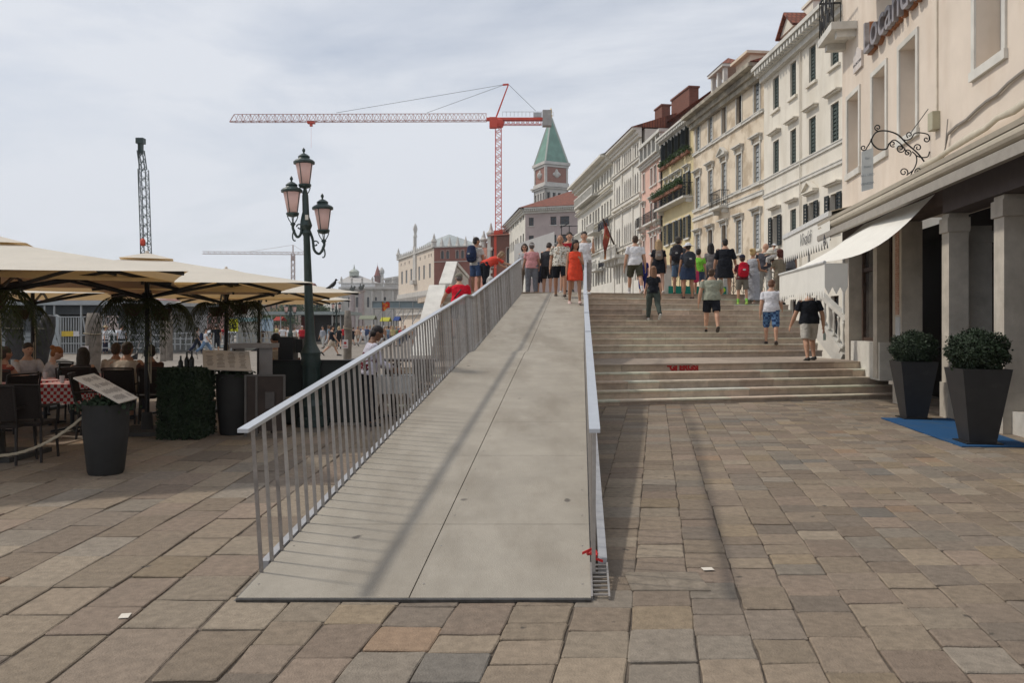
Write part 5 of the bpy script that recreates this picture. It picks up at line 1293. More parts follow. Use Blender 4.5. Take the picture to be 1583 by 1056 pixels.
def streetlamp(base, zt, s, lab, grp, rz=0, simple=False):
    e = empty('street_lamp', base, lab, 'street lamp', grp)
    H = zt
    mb = MB(); h = H-1.35*s
    mb.lathe((0,0,0), [(.26*s,0),(.26*s,.12*s),(.20*s,.16*s),(.21*s,.34*s),(.15*s,.42*s),(.14*s,.95*s),(.165*s,1.02*s),(.15*s,1.1*s),(.165*s,1.18*s),(.095*s,1.32*s),(.078*s,1.5*s),(.052*s,h-.05),(.078*s,h),(.06*s,h+.04*s),(.095*s,h+.12*s),(.075*s,h+.2*s),(.055*s,h+.26*s),(.05*s,h+.6*s),(.025*s,h+.72*s),(.045*s,h+.74*s),(.02*s,h+.78*s)], 16)
    if not simple:
        for i in range(8): a = i*pi/4; mb.bar((.135*s*cos(a),.135*s*sin(a),.45*s), (.125*s*cos(a),.125*s*sin(a),.93*s), .03*s)
    lchild(mb, 'post', M_iron, e, angle=35)
    hh = h
    for (dx, dy, zt_, arm) in (((0, 0, H-.59*s, False), (-.20*s, -.05, H-1.05*s, True), (.25*s, .10*s, H-1.32*s, True)) if not simple else ((0,0,H-.6*s,False),(-.26*s,0,H-1.05*s,True),(.26*s,0,H-1.05*s,True))):
        g, f_ = MB(), MB(); lantern(g, f_, (dx, dy, zt_), s*.83); la = lchild(f_, 'lantern', M_iron, e); lchild(g, 'lantern_glass', M_pink, la, smooth=True)
        if arm:
            m = MB(); q = V((dx, dy, zt_-.135*s)); root = V((.03*s*(1 if dx > 0 else -1), 0, zt_+.06*s)); dxy = V((dx, dy, 0))
            m.tube([V(t_) for t_ in spl([tuple(q), tuple(q*1+V((0,0,-.10*s))-dxy*.0), tuple(dxy*.72+V((0,0,zt_-.36*s))), tuple(dxy*.42+V((0,0,zt_-.30*s))), tuple(dxy*.34+V((0,0,zt_-.12*s))), tuple(root)])], .022*s, 7)
            m.tube([V((q.x, q.y, q.z)) + dxy.normalized()*(-.02-.05*s*t_*cos(t_*5)) + V((0,0,-.20*s+.09*s*sin(t_*5))) for t_ in [i*.1 for i in range(11)]], .012*s, 6)
            m.tube([dxy*.5+dxy.normalized()*(.05*s*cos(t_*6)*(1-t_*.5))+V((0,0,zt_-.20*s+.05*s*sin(t_*6)*(1-t_*.5))) for t_ in [i*.1 for i in range(11)]], .012*s, 6)
            m.lathe(q+V((0,0,-.02)), [(.01,-.05*s),(.045*s,0),(.02*s,.03*s)], 8)
            lchild(m, 'scroll_arm', M_iron, e, smooth=True)
    return e
LB = V((GX(484, 12.5), 12.5, 0)); lamp = streetlamp(LB, 4.46, 1.0, 'tall dark green street lamp with three pink lanterns beside the parasols', 'street lamps'); lamp.rotation_euler.y = -.034
mb = MB(); p = LB+V((-.08,-.085,3.35)); mb.obox(p, (.025,0,0), (0,.004,0), (0,0,.04)); child(mb, 'number_plate', mat('paper', (.65,.6,.52)), lamp)
for i, (u, v, D_) in enumerate(((449,457,48),(520,457,62),(490,455,80))):
    streetlamp(V((GX(u, D_), D_, 0)), EYE+(HV-v)*D_/F, 1.0, ('distant three-lantern lamp left of the big street lamp', 'distant lamp in front of the library', 'far lamp just right of the big street lamp')[i], 'street lamps', simple=True)
# pigeon on lantern, raven-like bird on parasol
def bird(c, s, rz, lab):
    mb = MB(); R_ = Matrix.Rotation(rz, 4, 'Z'); T_ = Matrix.Rotation(radians(-55), 4, 'X')
    mb.tube([R_@V(p)*s for p in ((0,-.20,.0),(0,-.10,.04),(0,.0,.10),(0,.07,.17),(0,.09,.22),(0,.11,.25))], [(.02*s,.008*s),(.045*s,.03*s),(.062*s,.055*s),(.05*s,.05*s),(.03*s,.03*s),(.02*s,.02*s)], 10)
    mb.ell(R_@V((0,.11,.26))*s, .034*s, 10, 8); mb.tube([R_@V((0,.13,.26))*s, R_@V((0,.19,.25))*s], [.012*s,.003*s], 6)
    for x in (-.02, .02): mb.bar(R_@V((x,0,.06))*s, R_@V((x,.01,-.02))*s, .006*s)
    mb.v = [tuple(V(v)+V(c)) for v in mb.v]; o = link(mb, 'bird', mat('dark_feathers', (.02,.02,.022), .6, .2, 30), smooth=True); tag(o, lab, 'bird')
bird(P(514, 448, 13.95)+V((0,0,.02)), .62, -.9, 'dark bird perched on the edge of the parasol right of the lamp')
bird(V((LB.x+.10, LB.y+.15, 3.40)), .36, 1.2, 'small bird sitting on the lowest lantern of the street lamp')

# ------------------------------------------------------------ parasols
def parasol(x, d, lab, zedge=2.2, zap=2.66, c1=(2.8,-1.1), arms=True, base=True):
    e = empty('parasol', (x, d, 0), lab, 'parasol', 'restaurant parasols')
    a = V((c1[0], c1[1], 0)); b = V((-c1[1], c1[0], 0)); crn = [a, b, -a, -b]
    mb = MB(); n = 10; m = 9
    for k_ in range(4):
        p, q = crn[k_], crn[(k_+1) % 4]; vs = []; 
        for i in range(n+1):
            t = i/n
            for j in range(m+1):
                s_ = j/m; r_ = (p*(1-s_)+q*s_)*t*(1-.07*sin(pi*s_)*t); z = zap+(zedge-zap)*(t**.92)-.025*sin(pi*s_)*t
                vs.append(V((r_.x, r_.y, z)))
        mb.add(vs, [(i*(m+1)+j, i*(m+1)+j+1, (i+1)*(m+1)+j+1, (i+1)*(m+1)+j) for i in range(n) for j in range(m)])
    lchild(mb, 'canopy', M_canvas, e)
    mb = MB(); c_ = [V((p.x*.17, p.y*.17, zap-.055)) for p in crn]; mb.add(c_+[V((0,0,zap+.055))], [(0,1,4),(1,2,4),(2,3,4),(3,0,4)]); mb.ell((0,0,zap+.06), (.03,.03,.03), 8, 6); lchild(mb, 'vent_cap', M_canvas, e)
    mb = MB(); mb.tube([(0,0,0),(0,0,zap)], .036, 12); mb.lathe((0,0,2.0), [(.05,0),(.075,.02),(.075,.1),(.05,.12)], 12); mb.lathe((0,0,1.2), [(.05,-.05),(.05,.05)], 12); lchild(mb, 'pole', M_black, e, angle=40)
    mids = [(crn[i]+crn[(i+1) % 4])*.47 for i in range(4)]
    for k_, p in enumerate(crn+mids):
        cor = k_ < 4; mb = MB(); L0 = V((p.x*.03, p.y*.03, zap-.07)); L1 = V((p.x*.975, p.y*.975, zedge-.022 if cor else zedge-.04)); mb.bar(L0, L1, .032, .045)
        mid = L0+(L1-L0)*(.55 if cor else .6)-V((0,0,.03)); mb.bar(V((p.x*.025, p.y*.025, 2.05)), mid, .028, .038); mb.bar(mid+(L1-L0)*-.06, mid+(L1-L0)*.06, .05, .05); lchild(mb, 'rib', M_black, e)
    if base:
        mb = MB(); mb.box(-.42, .42, -.42, .42, .004, .06); mb.lathe((0,0,.06), [(.09,0),(.07,.25)], 12); lchild(mb, 'base', mat('dark_slab', (.05,.048,.045), .8, .2, 6), e)
    mb = MB(); mb.tube([(.06,-.05,1.95),(.09,-.06,1.3),(.085,-.06,.75),(.05,-.06,.95),(.05,-.05,1.3)], .009, 6); lchild(mb, 'cord', mat('rope', (.35,.30,.22), .9), e)
    return e
parasol(-5.5, 11.7, 'cream parasol in the middle of the group whose pole stands by the hedge box')
parasol(-5.45, 14.8, 'farthest cream parasol reaching behind the street lamp')
parasol(-6.3, 9.5, 'nearest cream parasol cut by the left picture edge')
parasol(-9.2, 14.9, 'cream parasol whose thin pole stands among the diners at far left')
parasol(-10.2, 10.6, 'cream parasol mostly outside the left edge of the photo')
parasol(-10.6, 7.3, 'added cream parasol out of view that deepens the terrace shade, nearest the camera'); parasol(-14.0, 13.5, 'added cream parasol far out of view that deepens the terrace shade')  # both unseen, added to darken the terrace under the canopies
parasol(-6.0, 18.4, 'small cream parasol glimpsed behind the others beyond the hedge', c1=(2.4,-.95))

def frond(mb, p, dirv, L, droop, rnd):
    pts = []; n = 12; d0 = V(dirv).normalized()
    for i in range(n+1):
        t = i/n; pts.append(V(p)+d0*(L*.62*t**.9)*(1-.15*t)+V((0,0,.10*L*sin(pi*t*.7)-droop*L*t**2.1)))
    mb.tube(pts, [.006*(1-.7*i/n)+.001 for i in range(n+1)], 4)
    side = d0.cross(V((0,0,1))).normalized()
    for i in range(2, n+1):
        t = i/n; tv = (pts[i]-pts[i-1]).normalized(); ll = .15*sin(pi*min(1, t*1.0))**.4*(1-.3*t)+.03
        for k_ in range(1):
            pp = pts[i]*(1-k_*.5)+pts[i-1]*(k_*.5)
            for sg in (-1, 1):
                dd = (side*sg*.75+tv*.65+V((0,0,-.35-rnd.random()*.25))).normalized(); q = pp+dd*ll*rnd.uniform(.8,1.15); w_ = tv*.015; mm = pp+dd*ll*.45
                mb.add([pp, mm+w_, q, mm-w_], [(0,1,2,3)])
def fern(c, n, L, lab, seed):
    rnd = random.Random(seed); e = empty('hanging_fern', c, lab, 'fern', 'ferns hanging from the parasols'); mb = MB()
    for i in range(int(n*1.35)):
        a = 2*pi*i/(n*1.35)+rnd.uniform(-.2,.2); frond(mb, V(c)+V((.08*cos(a),.08*sin(a),.05)), (cos(a), sin(a), rnd.uniform(0,.3)), L*rnd.uniform(.8,1.15), rnd.uniform(.55,.95), rnd)
    child(mb, 'fronds', mat('fern_green', (.035,.05,.015), .7, .3, 20), e)
    mb = MB(); mb.lathe(V(c)-V((0,0,.16)), [(.09,0),(.15,.16),(.155,.18)], 12); child(mb, 'hanging_pot', mat('brown_pot', (.06,.03,.02), .7), e)
fern(V((-5.62, 11.5, 1.92)), 26, .95, 'fern hanging high on the pole of the middle parasol', 1)
fern(V((-5.35, 11.85, 1.85)), 20, .95, 'fern hanging at the back of the middle parasol pole', 2)
fern(V((-5.55, 14.6, 1.95)), 24, 1.0, 'left of two ferns on the farthest parasol pole', 3)
fern(V((-5.15, 14.8, 2.0)), 22, .95, 'right of two ferns on the farthest parasol pole', 4)
fern(V((-6.25, 9.35, 1.95)), 24, .9, 'fern hanging at the left picture edge under the nearest parasol', 5)
fern(V((-9.35, 14.8, 1.9)), 22, .95, 'fern on the thin parasol pole above the diners', 6)

# ------------------------------------------------------------ terrace planters, menus, rope, hedge
def roundplanter(p, r_, h, lab, rz, board):
    e = empty('round_planter', p, lab, 'planter', 'round terrace planters'); mb = MB()
    mb.lathe((0,0,0), [(r_*.72,.002),(r_*.78,.03),(r_*.97,h*.6),(r_,h*.93),(r_*1.03,h),(r_*.93,h),(r_*.90,h-.08)], 24); lchild(mb, 'pot', mat('charcoal_pot', (.026,.025,.024), .75, .15, 5, bump=.3), e, angle=40)
    mb = MB(); leaves(mb, (0,0,h-.02), (r_*.8, r_*.8, .07), 1500, .03); lchild(mb, 'foliage', M_leafd, e)
    return e
PA = V((-4.42, 8.45, 0)); PB = V((-4.15, 11.55, 0))
roundplanter(PA, .235, .76, 'round charcoal planter nearest the camera with a tilted menu board on top', 0, None)
roundplanter(PB, .245, .90, 'round charcoal planter behind the hedge box with a wide menu board', 0, None)
def menuboard(c, ax, ay, az, lab, mt, seed):
    e = empty('menu_board', c, lab, 'menu', 'menu boards'); mb = MB(); mb.obox(c, ax, ay, az); child(mb, 'panel', mt, e)
    c, ax, ay = V(c), V(ax), V(ay); n_ = ax.cross(ay).normalized(); rnd = random.Random(seed); mb = MB(); n_ = n_ if n_.z > 0 else -n_
    off = V(az).length+.0015
    for col in range(4):
        for row in range(12):
            if rnd.random() < .15: continue
            x0 = -.88+col*.46; mb.obox(c+n_*off+ax*(x0+.18)+ay*(.78-row*.135), ax*(.17*rnd.uniform(.5,1)), ay*.022, n_*.0006)
    child(mb, 'printed_lines', mat('menu_print', (.16,.13,.11), .7), e)
    return e
M_menu = mat('menu_laminate', (.50,.45,.39), .35, .06, 6)
menuboard((-4.40,8.42,.93), V((.245,-.0,-.135)), V((.02,.17,.012)), V((.002,0,.006)), 'narrow tilted white menu board on the nearest planter', M_menu, 1)
menuboard((-4.20,11.42,1.10), V((.36,-.03,-.01)), V((-.07,.16,.135)), V((0,-.004,.006)), 'wide pale menu board with printed columns behind the hedge box', M_menu, 2)
def rope(A, B, sag, lab):
    A, B = V(A), V(B); pts = [A+(B-A)*t+V((0,0,-sag*4*t*(1-t))) for t in [i/40 for i in range(41)]]
    mb = MB(); 
    for ph in (0, 2*pi/3, 4*pi/3): mb.tube([p+V((.009*cos(ph+i*1.1), .0, .009*sin(ph+i*1.1))) for i, p in enumerate(pts)], .0095, 6)
    tag(link(mb, 'barrier_rope', mat('rope', (.35,.30,.22)), smooth=True), lab, 'rope', 'barrier ropes')
rope((-4.60,8.40,.66), (-6.35,8.15,.62), .42, 'thick rope sagging from the nearest planter to the left edge')
rope((-3.98,11.5,.78), (-2.95,11.6,.72), .22, 'rope sagging between the far planter and the terrace screen')
# leafy hedge box
he = empty('hedge_box', (-4.85, 11.0, 0), 'square block of artificial dark green hedge with bottles on top', 'hedge'); hx0, hx1, hy0, hy1, hz = -5.00, -4.42, 10.95, 11.55, .98
mb = MB(); mb.box(hx0+.03, hx1-.03, hy0+.03, hy1-.03, .02, hz-.03); child(mb, 'core', mat('hedge_core', (.006,.010,.006), .95), he)
mb = MB(); rr = random.Random(9)
for _ in range(9000):
    fce = rr.random(); x, y, z = rr.uniform(hx0, hx1), rr.uniform(hy0, hy1), rr.uniform(.02, hz)
    if fce < .42: y = hy0
    elif fce < .62: x = hx1
    elif fce < .75: x = hx0
    elif fce < .82: y = hy1
    else: z = hz
    p = V((x, y, z))+V((rr.gauss(0,.012), rr.gauss(0,.012), rr.gauss(0,.012))); a = V((rr.gauss(0,1), rr.gauss(0,1), rr.gauss(0,1)+.3)).normalized(); b = a.orthogonal().normalized()
    mb.add([p-a*.026, p+b*.014, p+a*.026, p-b*.014], [(0,1,2,3)])
child(mb, 'leaves', M_leafd, he)
def bottle(c, h, lab, m=None):
    mb = MB(); mb.lathe(c, [(.03,0),(.034,.01),(.034,h*.55),(.014,h*.72),(.012,h),(.014,h)], 12); tag(link(mb, 'bottle', m or mat('dark_bottle', (.01,.012,.01), .2), smooth=False), lab, 'bottle', 'bottles')
bottle((-4.78,11.2,.98), .20, 'short dark bottle on the hedge box, leftmost'); bottle((-4.70,11.22,.98), .26, 'dark bottle on the hedge box, middle one'); bottle((-4.62,11.2,.98), .27, 'dark bottle on the hedge box, rightmost')

# ------------------------------------------------------------ chairs and tables
M_wick = mat('dark_wicker', (.024,.017,.014), .8, .3, 60, bump=1, bscale=160)
M_frame = mat('dark_chair_frame', (.02,.015,.013), .5, .15, 8)
def chair():
    e = empty('terrace_chair', (0,0,0), 'x', 'chair', 'wicker terrace chairs')
    mb = MB(); mb.box(-.23,.23,-.22,.22,.43,.47); lchild(mb, 'seat', M_wick, e)
    mb = MB(); n = 7
    for i in range(n):   # curved back panel
        a0 = -.5+i/n; a1 = a0+1/n; y0 = -.22-.03*(1-4*a0*a0); y1 = -.22-.03*(1-4*a1*a1)
        mb.add([(a0*.45,y0,.52),(a1*.45,y1,.52),(a1*.47,y1-.07,.90),(a0*.47,y0-.07,.90),(a0*.45,y0-.02,.52),(a1*.45,y1-.02,.52),(a1*.47,y1-.09,.90),(a0*.47,y0-.09,.90)], [(0,1,2,3),(7,6,5,4),(0,4,5,1),(3,2,6,7)])
    lchild(mb, 'backrest', M_wick, e)
    mb = MB()
    for x in (-1, 1): mb.tube([(x*.245,-.21,.45),(x*.245,-.25,.55),(x*.25,-.32,.92)], .014, 8)
    mb.tube([(-.25,-.32,.92),(-.1,-.35,.925),(.1,-.35,.925),(.25,-.32,.92)], .014, 8); lchild(mb, 'back_frame', M_frame, e)
    for x in (-1, 1):
        for y in (-1, 1): mb = MB(); mb.tube([(x*.22,y*.20,.44),(x*.24,y*.235,.0)], .016, 8); lchild(mb, 'leg', M_frame, e)
        mb = MB(); mb.tube([(x*.245,-.27,.66),(x*.27,-.1,.67),(x*.27,.16,.66),(x*.235,.2,.45)], .014, 8); lchild(mb, 'armrest', M_frame, e)
    return e
ch0 = chair(); chairs = []
def seat(u, d, rz, lab):
    c = ch0 if not chairs else dup(ch0); chairs.append(c); c.location = (GX(u, d), d, 0); c.rotation_euler = (0,0,rz); c['label'] = lab
seat(8, 9.1, .1, 'chair seen from behind at the left edge, nearest the rope'); seat(44, 9.3, .15, 'chair with its back to the camera, just right of the leftmost one'); seat(-40, 10.0, -.3, 'chair at the left edge behind the nearest two')
seat(14, 11.2, 1.2, 'chair turned sideways at the checked table on the left'); seat(150, 11.3, -1.2, 'chair right of the checked table, behind the nearest planter'); seat(195, 12.9, .05, 'chair of the man in the cream shirt with his back to the camera')
seat(240, 13.0, .4, 'chair beside the cream-shirted man, by the parasol pole'); seat(120, 13.1, .3, 'chair of the long-haired diner behind the menu board'); seat(20, 12.4, -.2, 'chair behind the checked tables at far left'); seat(75, 14.6, 2.9, 'chair of the red-haired diner'); seat(25, 14.2, 2.9, 'chair of the dark-haired diner at far left'); seat(178, 15.0, 2.8, 'chair facing the camera beyond the cream-shirted man')
seat(440, 13.8, -1.3, 'chair by the terrace screen under the street lamp')
seat(585, 14.2, 1.2, 'chair glimpsed through the railing beside the waiter'); seat(640, 15.0, 2.6, 'chair glimpsed through the railing right of the waiter')
M_ging = checkmat('gingham', (.42,.02,.02), (.62,.55,.52), 20)
def table(u, d, lab, w_=.75, m=None, cl='red and white checked cloth'):
    x = GX(u, d); e = empty('terrace_table', (x, d, 0), lab, 'table', 'terrace tables'); mb = MB(); h = w_/2; mb.box(-h,h,-h,h,.70,.73); lchild(mb, 'tabletop', M_wood, e)
    mb = MB(); mb.tube([(0,0,.04),(0,0,.7)], .03, 8)
    for a in range(4): mb.bar((0,0,.05), (.3*cos(a*pi/2+.78), .3*sin(a*pi/2+.78), .02), .04, .03)
    lchild(mb, 'pedestal', M_black, e)
    mb = MB(); n = 12; vs = []; g_ = h+.015; per = []
    for s_ in range(4):
        for i in range(n):
            t = i/n*2-1; per.append([(t*g_,-g_),(g_,t*g_),(-t*g_,g_),(-g_,-t*g_)][s_])
    N_ = len(per)
    for ring, z in enumerate((.742,.742,.60,.46)):
        for i, (px, py) in enumerate(per):
            k_ = (.92,1,1.03,1.06)[ring]+(0 if ring < 2 else .02*sin(i*1.3)); dz = 0 if ring < 3 else .04*abs(sin(i*pi/n))*-1+.0
            corner = -.10 if ring == 3 and i % n == 0 else 0; vs.append((px*k_, py*k_, z+dz*.2+corner))
    fs = [tuple(range(N_))]+[(r_*N_+i, r_*N_+(i+1) % N_, (r_+1)*N_+(i+1) % N_, (r_+1)*N_+i) for r_ in range(3) for i in range(N_)]
    mb.add(vs, fs); c = lchild(mb, 'tablecloth', m or M_ging, None, smooth=False) if False else link(mb, 'tablecloth', m or M_ging); c.location = (x, d, 0)
    tag(c, lab.replace('table', 'cloth draped over the table', 1) if False else cl+' on the '+lab, 'tablecloth', 'tablecloths')
    return x
def glass(x, d, lab, z=.745):
    mb = MB(); mb.lathe((x, d, z), [(.028,0),(.03,.004),(.036,.11),(.034,.11),(.027,.008)], 10); tag(link(mb, 'drinking_glass', mat('clear_glass', (.55,.58,.60), .05, .02, 4, spec=.6)), lab, 'glass', 'glasses on the terrace')
TX = table(112, 11.9, 'small table left of the nearest planter', .72)
table(70, 12.7, 'table behind the small one at left', .75); table(-15, 11.6, 'table at the left picture edge', .75); table(160, 13.9, 'table of the diners by the parasol pole', .8); table(45, 15.3, 'farthest table on the left, beyond the red-haired diner', .75); table(262, 14.4, 'table half hidden behind the hedge box', .7)
table(605, 13.6, 'pale table seen through the railing near the waiter', .7, mat('white_cloth', (.55,.56,.55), .85, .06, 8), 'plain white cloth')
glass(TX-.1, 11.8, 'left glass of the pair on the small checked table'); glass(TX+.05, 11.85, 'right glass of the pair on the small checked table'); glass(GX(60,12.7), 12.6, 'left glass on the table behind the small one'); glass(GX(70,12.7), 12.7, 'right glass on the table behind the small one')
glass(GX(20,14.0), 14.0, 'glass held up near the dark-haired diner', .9); bottle((GX(92,12.6), 12.6, .745), .27, 'dark wine bottle on the table left of the long-haired diner')
# terrace screens, host stand, lamp-side furniture
e = empty('terrace_screen', (-3.6, 12.0, 0), 'dark windbreak screen with glass top along the terrace by the street lamp', 'screen'); mb = MB(); mb.box(-4.05,-2.35,12.55,12.62,.05,1.03); child(mb, 'panel', mat('screen_dark', (.018,.022,.020), .6, .2, 5), e)
mb = MB(); mb.box(-4.1,-2.0,12.52,12.65,1.032,1.06); 
for x in (-4.07,-3.2,-2.36): mb.box(x-.02,x+.02,12.53,12.55,0,1.03)
child(mb, 'frame', M_black, e)
e = empty('glass_partition', (-3.7, 12.1, 0), 'frosted upright panels and shelf at the terrace entrance right of the menu board', 'partition'); M_fro = mat('frosted_panel', (.20,.18,.165), .3, .1, 3, spec=.5)
for (u0, u1, v0, v1, d) in ((359,378,536,560,12.0),(401,421,538,580,11.6)):
    mb = MB(); a, b = P(u0, v1, d), P(u1, v0, d); mb.box(a.x, b.x, d-.01, d+.01, a.z, b.z); child(mb, 'panel', M_fro, e)
mb = MB(); a, b = P(359, 538, 11.6), P(421, 531, 11.6); mb.box(a.x, b.x, 11.5, 11.95, a.z, b.z); child(mb, 'shelf', M_fro, e)
mb = MB(); 
for u, d in ((362,11.9),(398,11.6),(419,11.62)): x = GX(u, d); mb.box(x-.012, x+.012, d+.011, d+.035, 0, 1.25)
child(mb, 'frame', M_frame, e)
e = empty('low_screen', (-3.6, 11.2, 0), 'low brown framed screen with a notice below the entrance panels', 'screen'); d = 11.3; a, b = P(380, 668, d), P(440, 582, d)
mb = MB(); mb.box(a.x, b.x, d, d+.03, .08, b.z); child(mb, 'panel', mat('brown_panel', (.05,.035,.028), .6, .2, 5), e); mb = MB()
for u in (380, 397, 440): x = GX(u, d); mb.box(x-.015, x+.015, d-.02, d, 0, b.z+.02)
mb.box(a.x, b.x, d-.018, d+.031, b.z+.001, b.z+.025); child(mb, 'frame', mat('grey_frame', (.12,.11,.10), .5), e)
a, b = P(411, 632, d), P(425, 606, d); mb = MB(); mb.box(a.x, b.x, d-.03, d-.001, a.z, b.z); child(mb, 'notice', mat('notice_grey', (.10,.09,.085), .5), e)
e = empty('host_stand', (-3.75, 12.9, 0), 'black till and speaker box on the terrace counter left of the lamp', 'till'); mb = MB(); d = 12.9
a, b = P(434, 556, d), P(457, 521, d); mb.box(a.x, b.x, d-.15, d+.15, a.z, b.z); a, b = P(460, 545, d), P(470, 524, d); mb.box(a.x, b.x, d-.1, d+.12, a.z, b.z); child(mb, 'screen_box', M_black, e)
mb = MB(); mb.box(-4.1, -3.0, 12.7, 13.2, .0, 1.02); child(mb, 'counter', mat('screen_dark', (.018,.022,.02)), e)
# big pale stone block / planter seen behind railing
mb = MB(); a = P(470, 640, 12.3); mb.obox((-2.75, 12.9, .33), (.32,0,0), (0,.3,0), (0,0,.33)); mb.obox((-2.75, 12.9, .685), (.35,0,0), (0,.33,0), (0,0,.025)); tag(link(mb, 'stone_block', mat('pale_block', (.36,.33,.28), .8, .15, 4)), 'pale stone block planter at the foot of the street lamp behind the railing', 'stone block')
mb = MB()
for sg in (-1, 1): mb.bar((-2.35,13.4,0), (-2.35+sg*.35,13.4,1.0), .05); mb.bar((-1.75,13.6,0), (-1.75+sg*.3,13.6,.98), .05)
mb.box(-2.8,-1.3,13.2,13.7,1.0,1.04); tag(link(mb, 'trestle_table', M_wood), 'brown trestle with crossed legs just behind the railing by the waiter', 'trestle')

# ------------------------------------------------------------ mooring poles
def piling(u, d, vt, r_, lab, tilt=0, notice=True, vb=None, dark=False):
    x = GX(u, d); zt = EYE+(HV-vt)*d/F; e = empty('mooring_pole', (x, d, 0), lab, 'mooring pole', 'wooden mooring poles'); mb = MB(); n = 9
    mb.tube([(x+tilt*(i/n)+.015*sin(i*2), d, -1.5+(zt+1.5)*i/n) for i in range(n+1)], [r_*(1.08-.16*i/n)*(1 if i < n else .75) for i in range(n+1)], 14); child(mb, 'trunk', mat('grey_pole_wood', (.19,.165,.14), .9, .3, 5, bump=1, bscale=14) if not dark else mat('wet_pole_wood', (.035,.03,.028), .8, .3, 5, bump=1, bscale=14), e, smooth=True)
    zr = zt-(zt)*.27; mb = MB(); mb.tube([(x+tilt*.75+(r_+.012)*cos(a), d+(r_+.012)*sin(a), zr+.01*sin(2*a)) for a in [2*pi*k_/16 for k_ in range(17)]], .014, 6); child(mb, 'rope_ring', mat('rope', (.35,.3,.22)), e)
    if notice:
        mb = MB(); z = zt*.50; xx = x+tilt*.5-r_*.35
        mb.box(xx-.09, xx+.09, d-r_-.02, d-r_-.012, z-.14, z+.14); no = child(mb, 'notice', mat('paper_white', (.6,.56,.55), .7), e)
        mb = MB(); mb.lathe((0,0,0), [(.045,-.002),(.045,.002)], 12); mb.v = [(xx+a, d-r_-.023+c_*.5, z+.03+b) for a, b, c_ in mb.v]; mb.box(xx-.06, xx+.06, d-r_-.024, d-r_-.021, z-.09, z-.07); child(mb, 'red_symbol', mat('sign_red', (.42,.03,.03), .6), no)
piling(141, 19.8, 484, .20, 'thick grey mooring pole with a notice behind the left diners', .06)
piling(537, 24.5, 480, .13, 'grey mooring pole with a notice right of the street lamp', .02)
piling(252, 36, 480, .14, 'mooring pole seen through the fern right of the middle parasol pole', 0, False); piling(262, 37, 478, .15, 'mooring pole next to the white landing-stage post', 0, False)
for i, (u, d, vt) in enumerate(((30,33,487),(45,34,488))): piling(u, d, vt, .36, ('dark thick mooring pile at far left', 'dark leaning mooring pile behind the thin parasol pole')[i], .9 if i else -.3, False, dark=True)

# ------------------------------------------------------------ landing stages
M_pon = mat('pontoon_grey', (.17,.18,.18), .6, .12, 1.5); M_ponl = mat('pontoon_pale', (.38,.39,.39), .6, .1, 2)
D_ = 47; e = empty('landing_stage', (GX(140, D_), D_, 0), 'long grey floating landing stage with glazed waiting room behind the diners', 'landing stage')
def pz(v): return EYE+(HV-v)*D_/F
def bx(mb, u0, u1, v0, v1, y0, y1): mb.box(GX(u0, D_), GX(u1, D_), D_+y0, D_+y1, pz(v1), pz(v0))
mb = MB(); bx(mb, -120, 288, 548, 556, -1, 8); mb.box(GX(-120,D_), GX(288,D_), D_-.9, D_+7.9, -1.3, pz(556)-.01); child(mb, 'deck', M_pon, e)
mb = MB(); bx(mb, -120, 265, 465, 472, -.6, 7.6); child(mb, 'roof', M_ponl, e)
mb = MB(); bx(mb, -120, 262, 472.1, 486, .0, 6); child(mb, 'roof_band', mat('pontoon_dark', (.07,.075,.08), .6), e)
mb = MB(); bx(mb, -120, 72, 487, 547, 1.2, 6); child(mb, 'cabin', M_pon, e); mb = MB(); bx(mb, 165, 248, 486.2, 547.9, 1.5, 6); child(mb, 'cabin', M_pon, e)
for (u0, u1) in ((-60,-20),(-15,20),(24,44),(46,70)): mb = MB(); bx(mb, u0, u1, 492, 512, 1.12, 1.19); child(mb, 'window', M_glass, e)
for (u0, u1, v0, v1) in ((-60,70,515,520),(-60,70,523,528),(-60,70,531,536)): mb = MB(); bx(mb, u0, u1, v0, v1, 1.12, 1.19); child(mb, 'wall_panel', M_ponl, e)
mb = MB(); bx(mb, 178, 190, 491, 507, 1.42, 1.49); child(mb, 'window', M_glass, e); mb = MB(); bx(mb, 205, 222, 489, 546, 1.42, 1.49); child(mb, 'door', M_ponl, e)
for u in (-40, 20, 75, 90, 131, 165, 205): mb = MB(); bx(mb, u, u+2, 472.2, 547.8, -.5, -.4); child(mb, 'post', M_ponl, e)
mb = MB(); bx(mb, 84, 90, 487, 547, -.8, -.5); mb.prism([P(80,545,46), P(91,552,46), P(91,490,46), P(84,486,46)], (0,.3,0)); child(mb, 'buttress', M_ponl, e)
M_wr = mat('white_rail', (.34,.35,.35), .5, .08, 5)
e = empty('gate_fence', (GX(110, 45), 45, 0), 'pale barred gate with a yellow notice on the landing stage', 'gate'); mb = MB(); D_ = 45
def pz(v): return EYE+(HV-v)*D_/F
for i in range(9): u = 94+i*4; mb.bar(P(u, 546, D_), P(u, 490, D_), .05)
for v in (490, 518, 531, 546): mb.bar(P(92, v, D_), P(132, v, D_), .06)
mb.bar(P(128, 490, D_), P(132, 514, D_), .06); child(mb, 'bars', M_wr, e)
mb = MB(); bx(mb, 97, 115, 512, 520, -.12, -.08); child(mb, 'yellow_notice', mat('sign_yellow', (.62,.42,.05), .6), e); mb = MB(); bx(mb, 115.2, 124, 512, 520, -.12, -.08); child(mb, 'white_notice', mat('paper_white', (.6,.56,.55)), e)
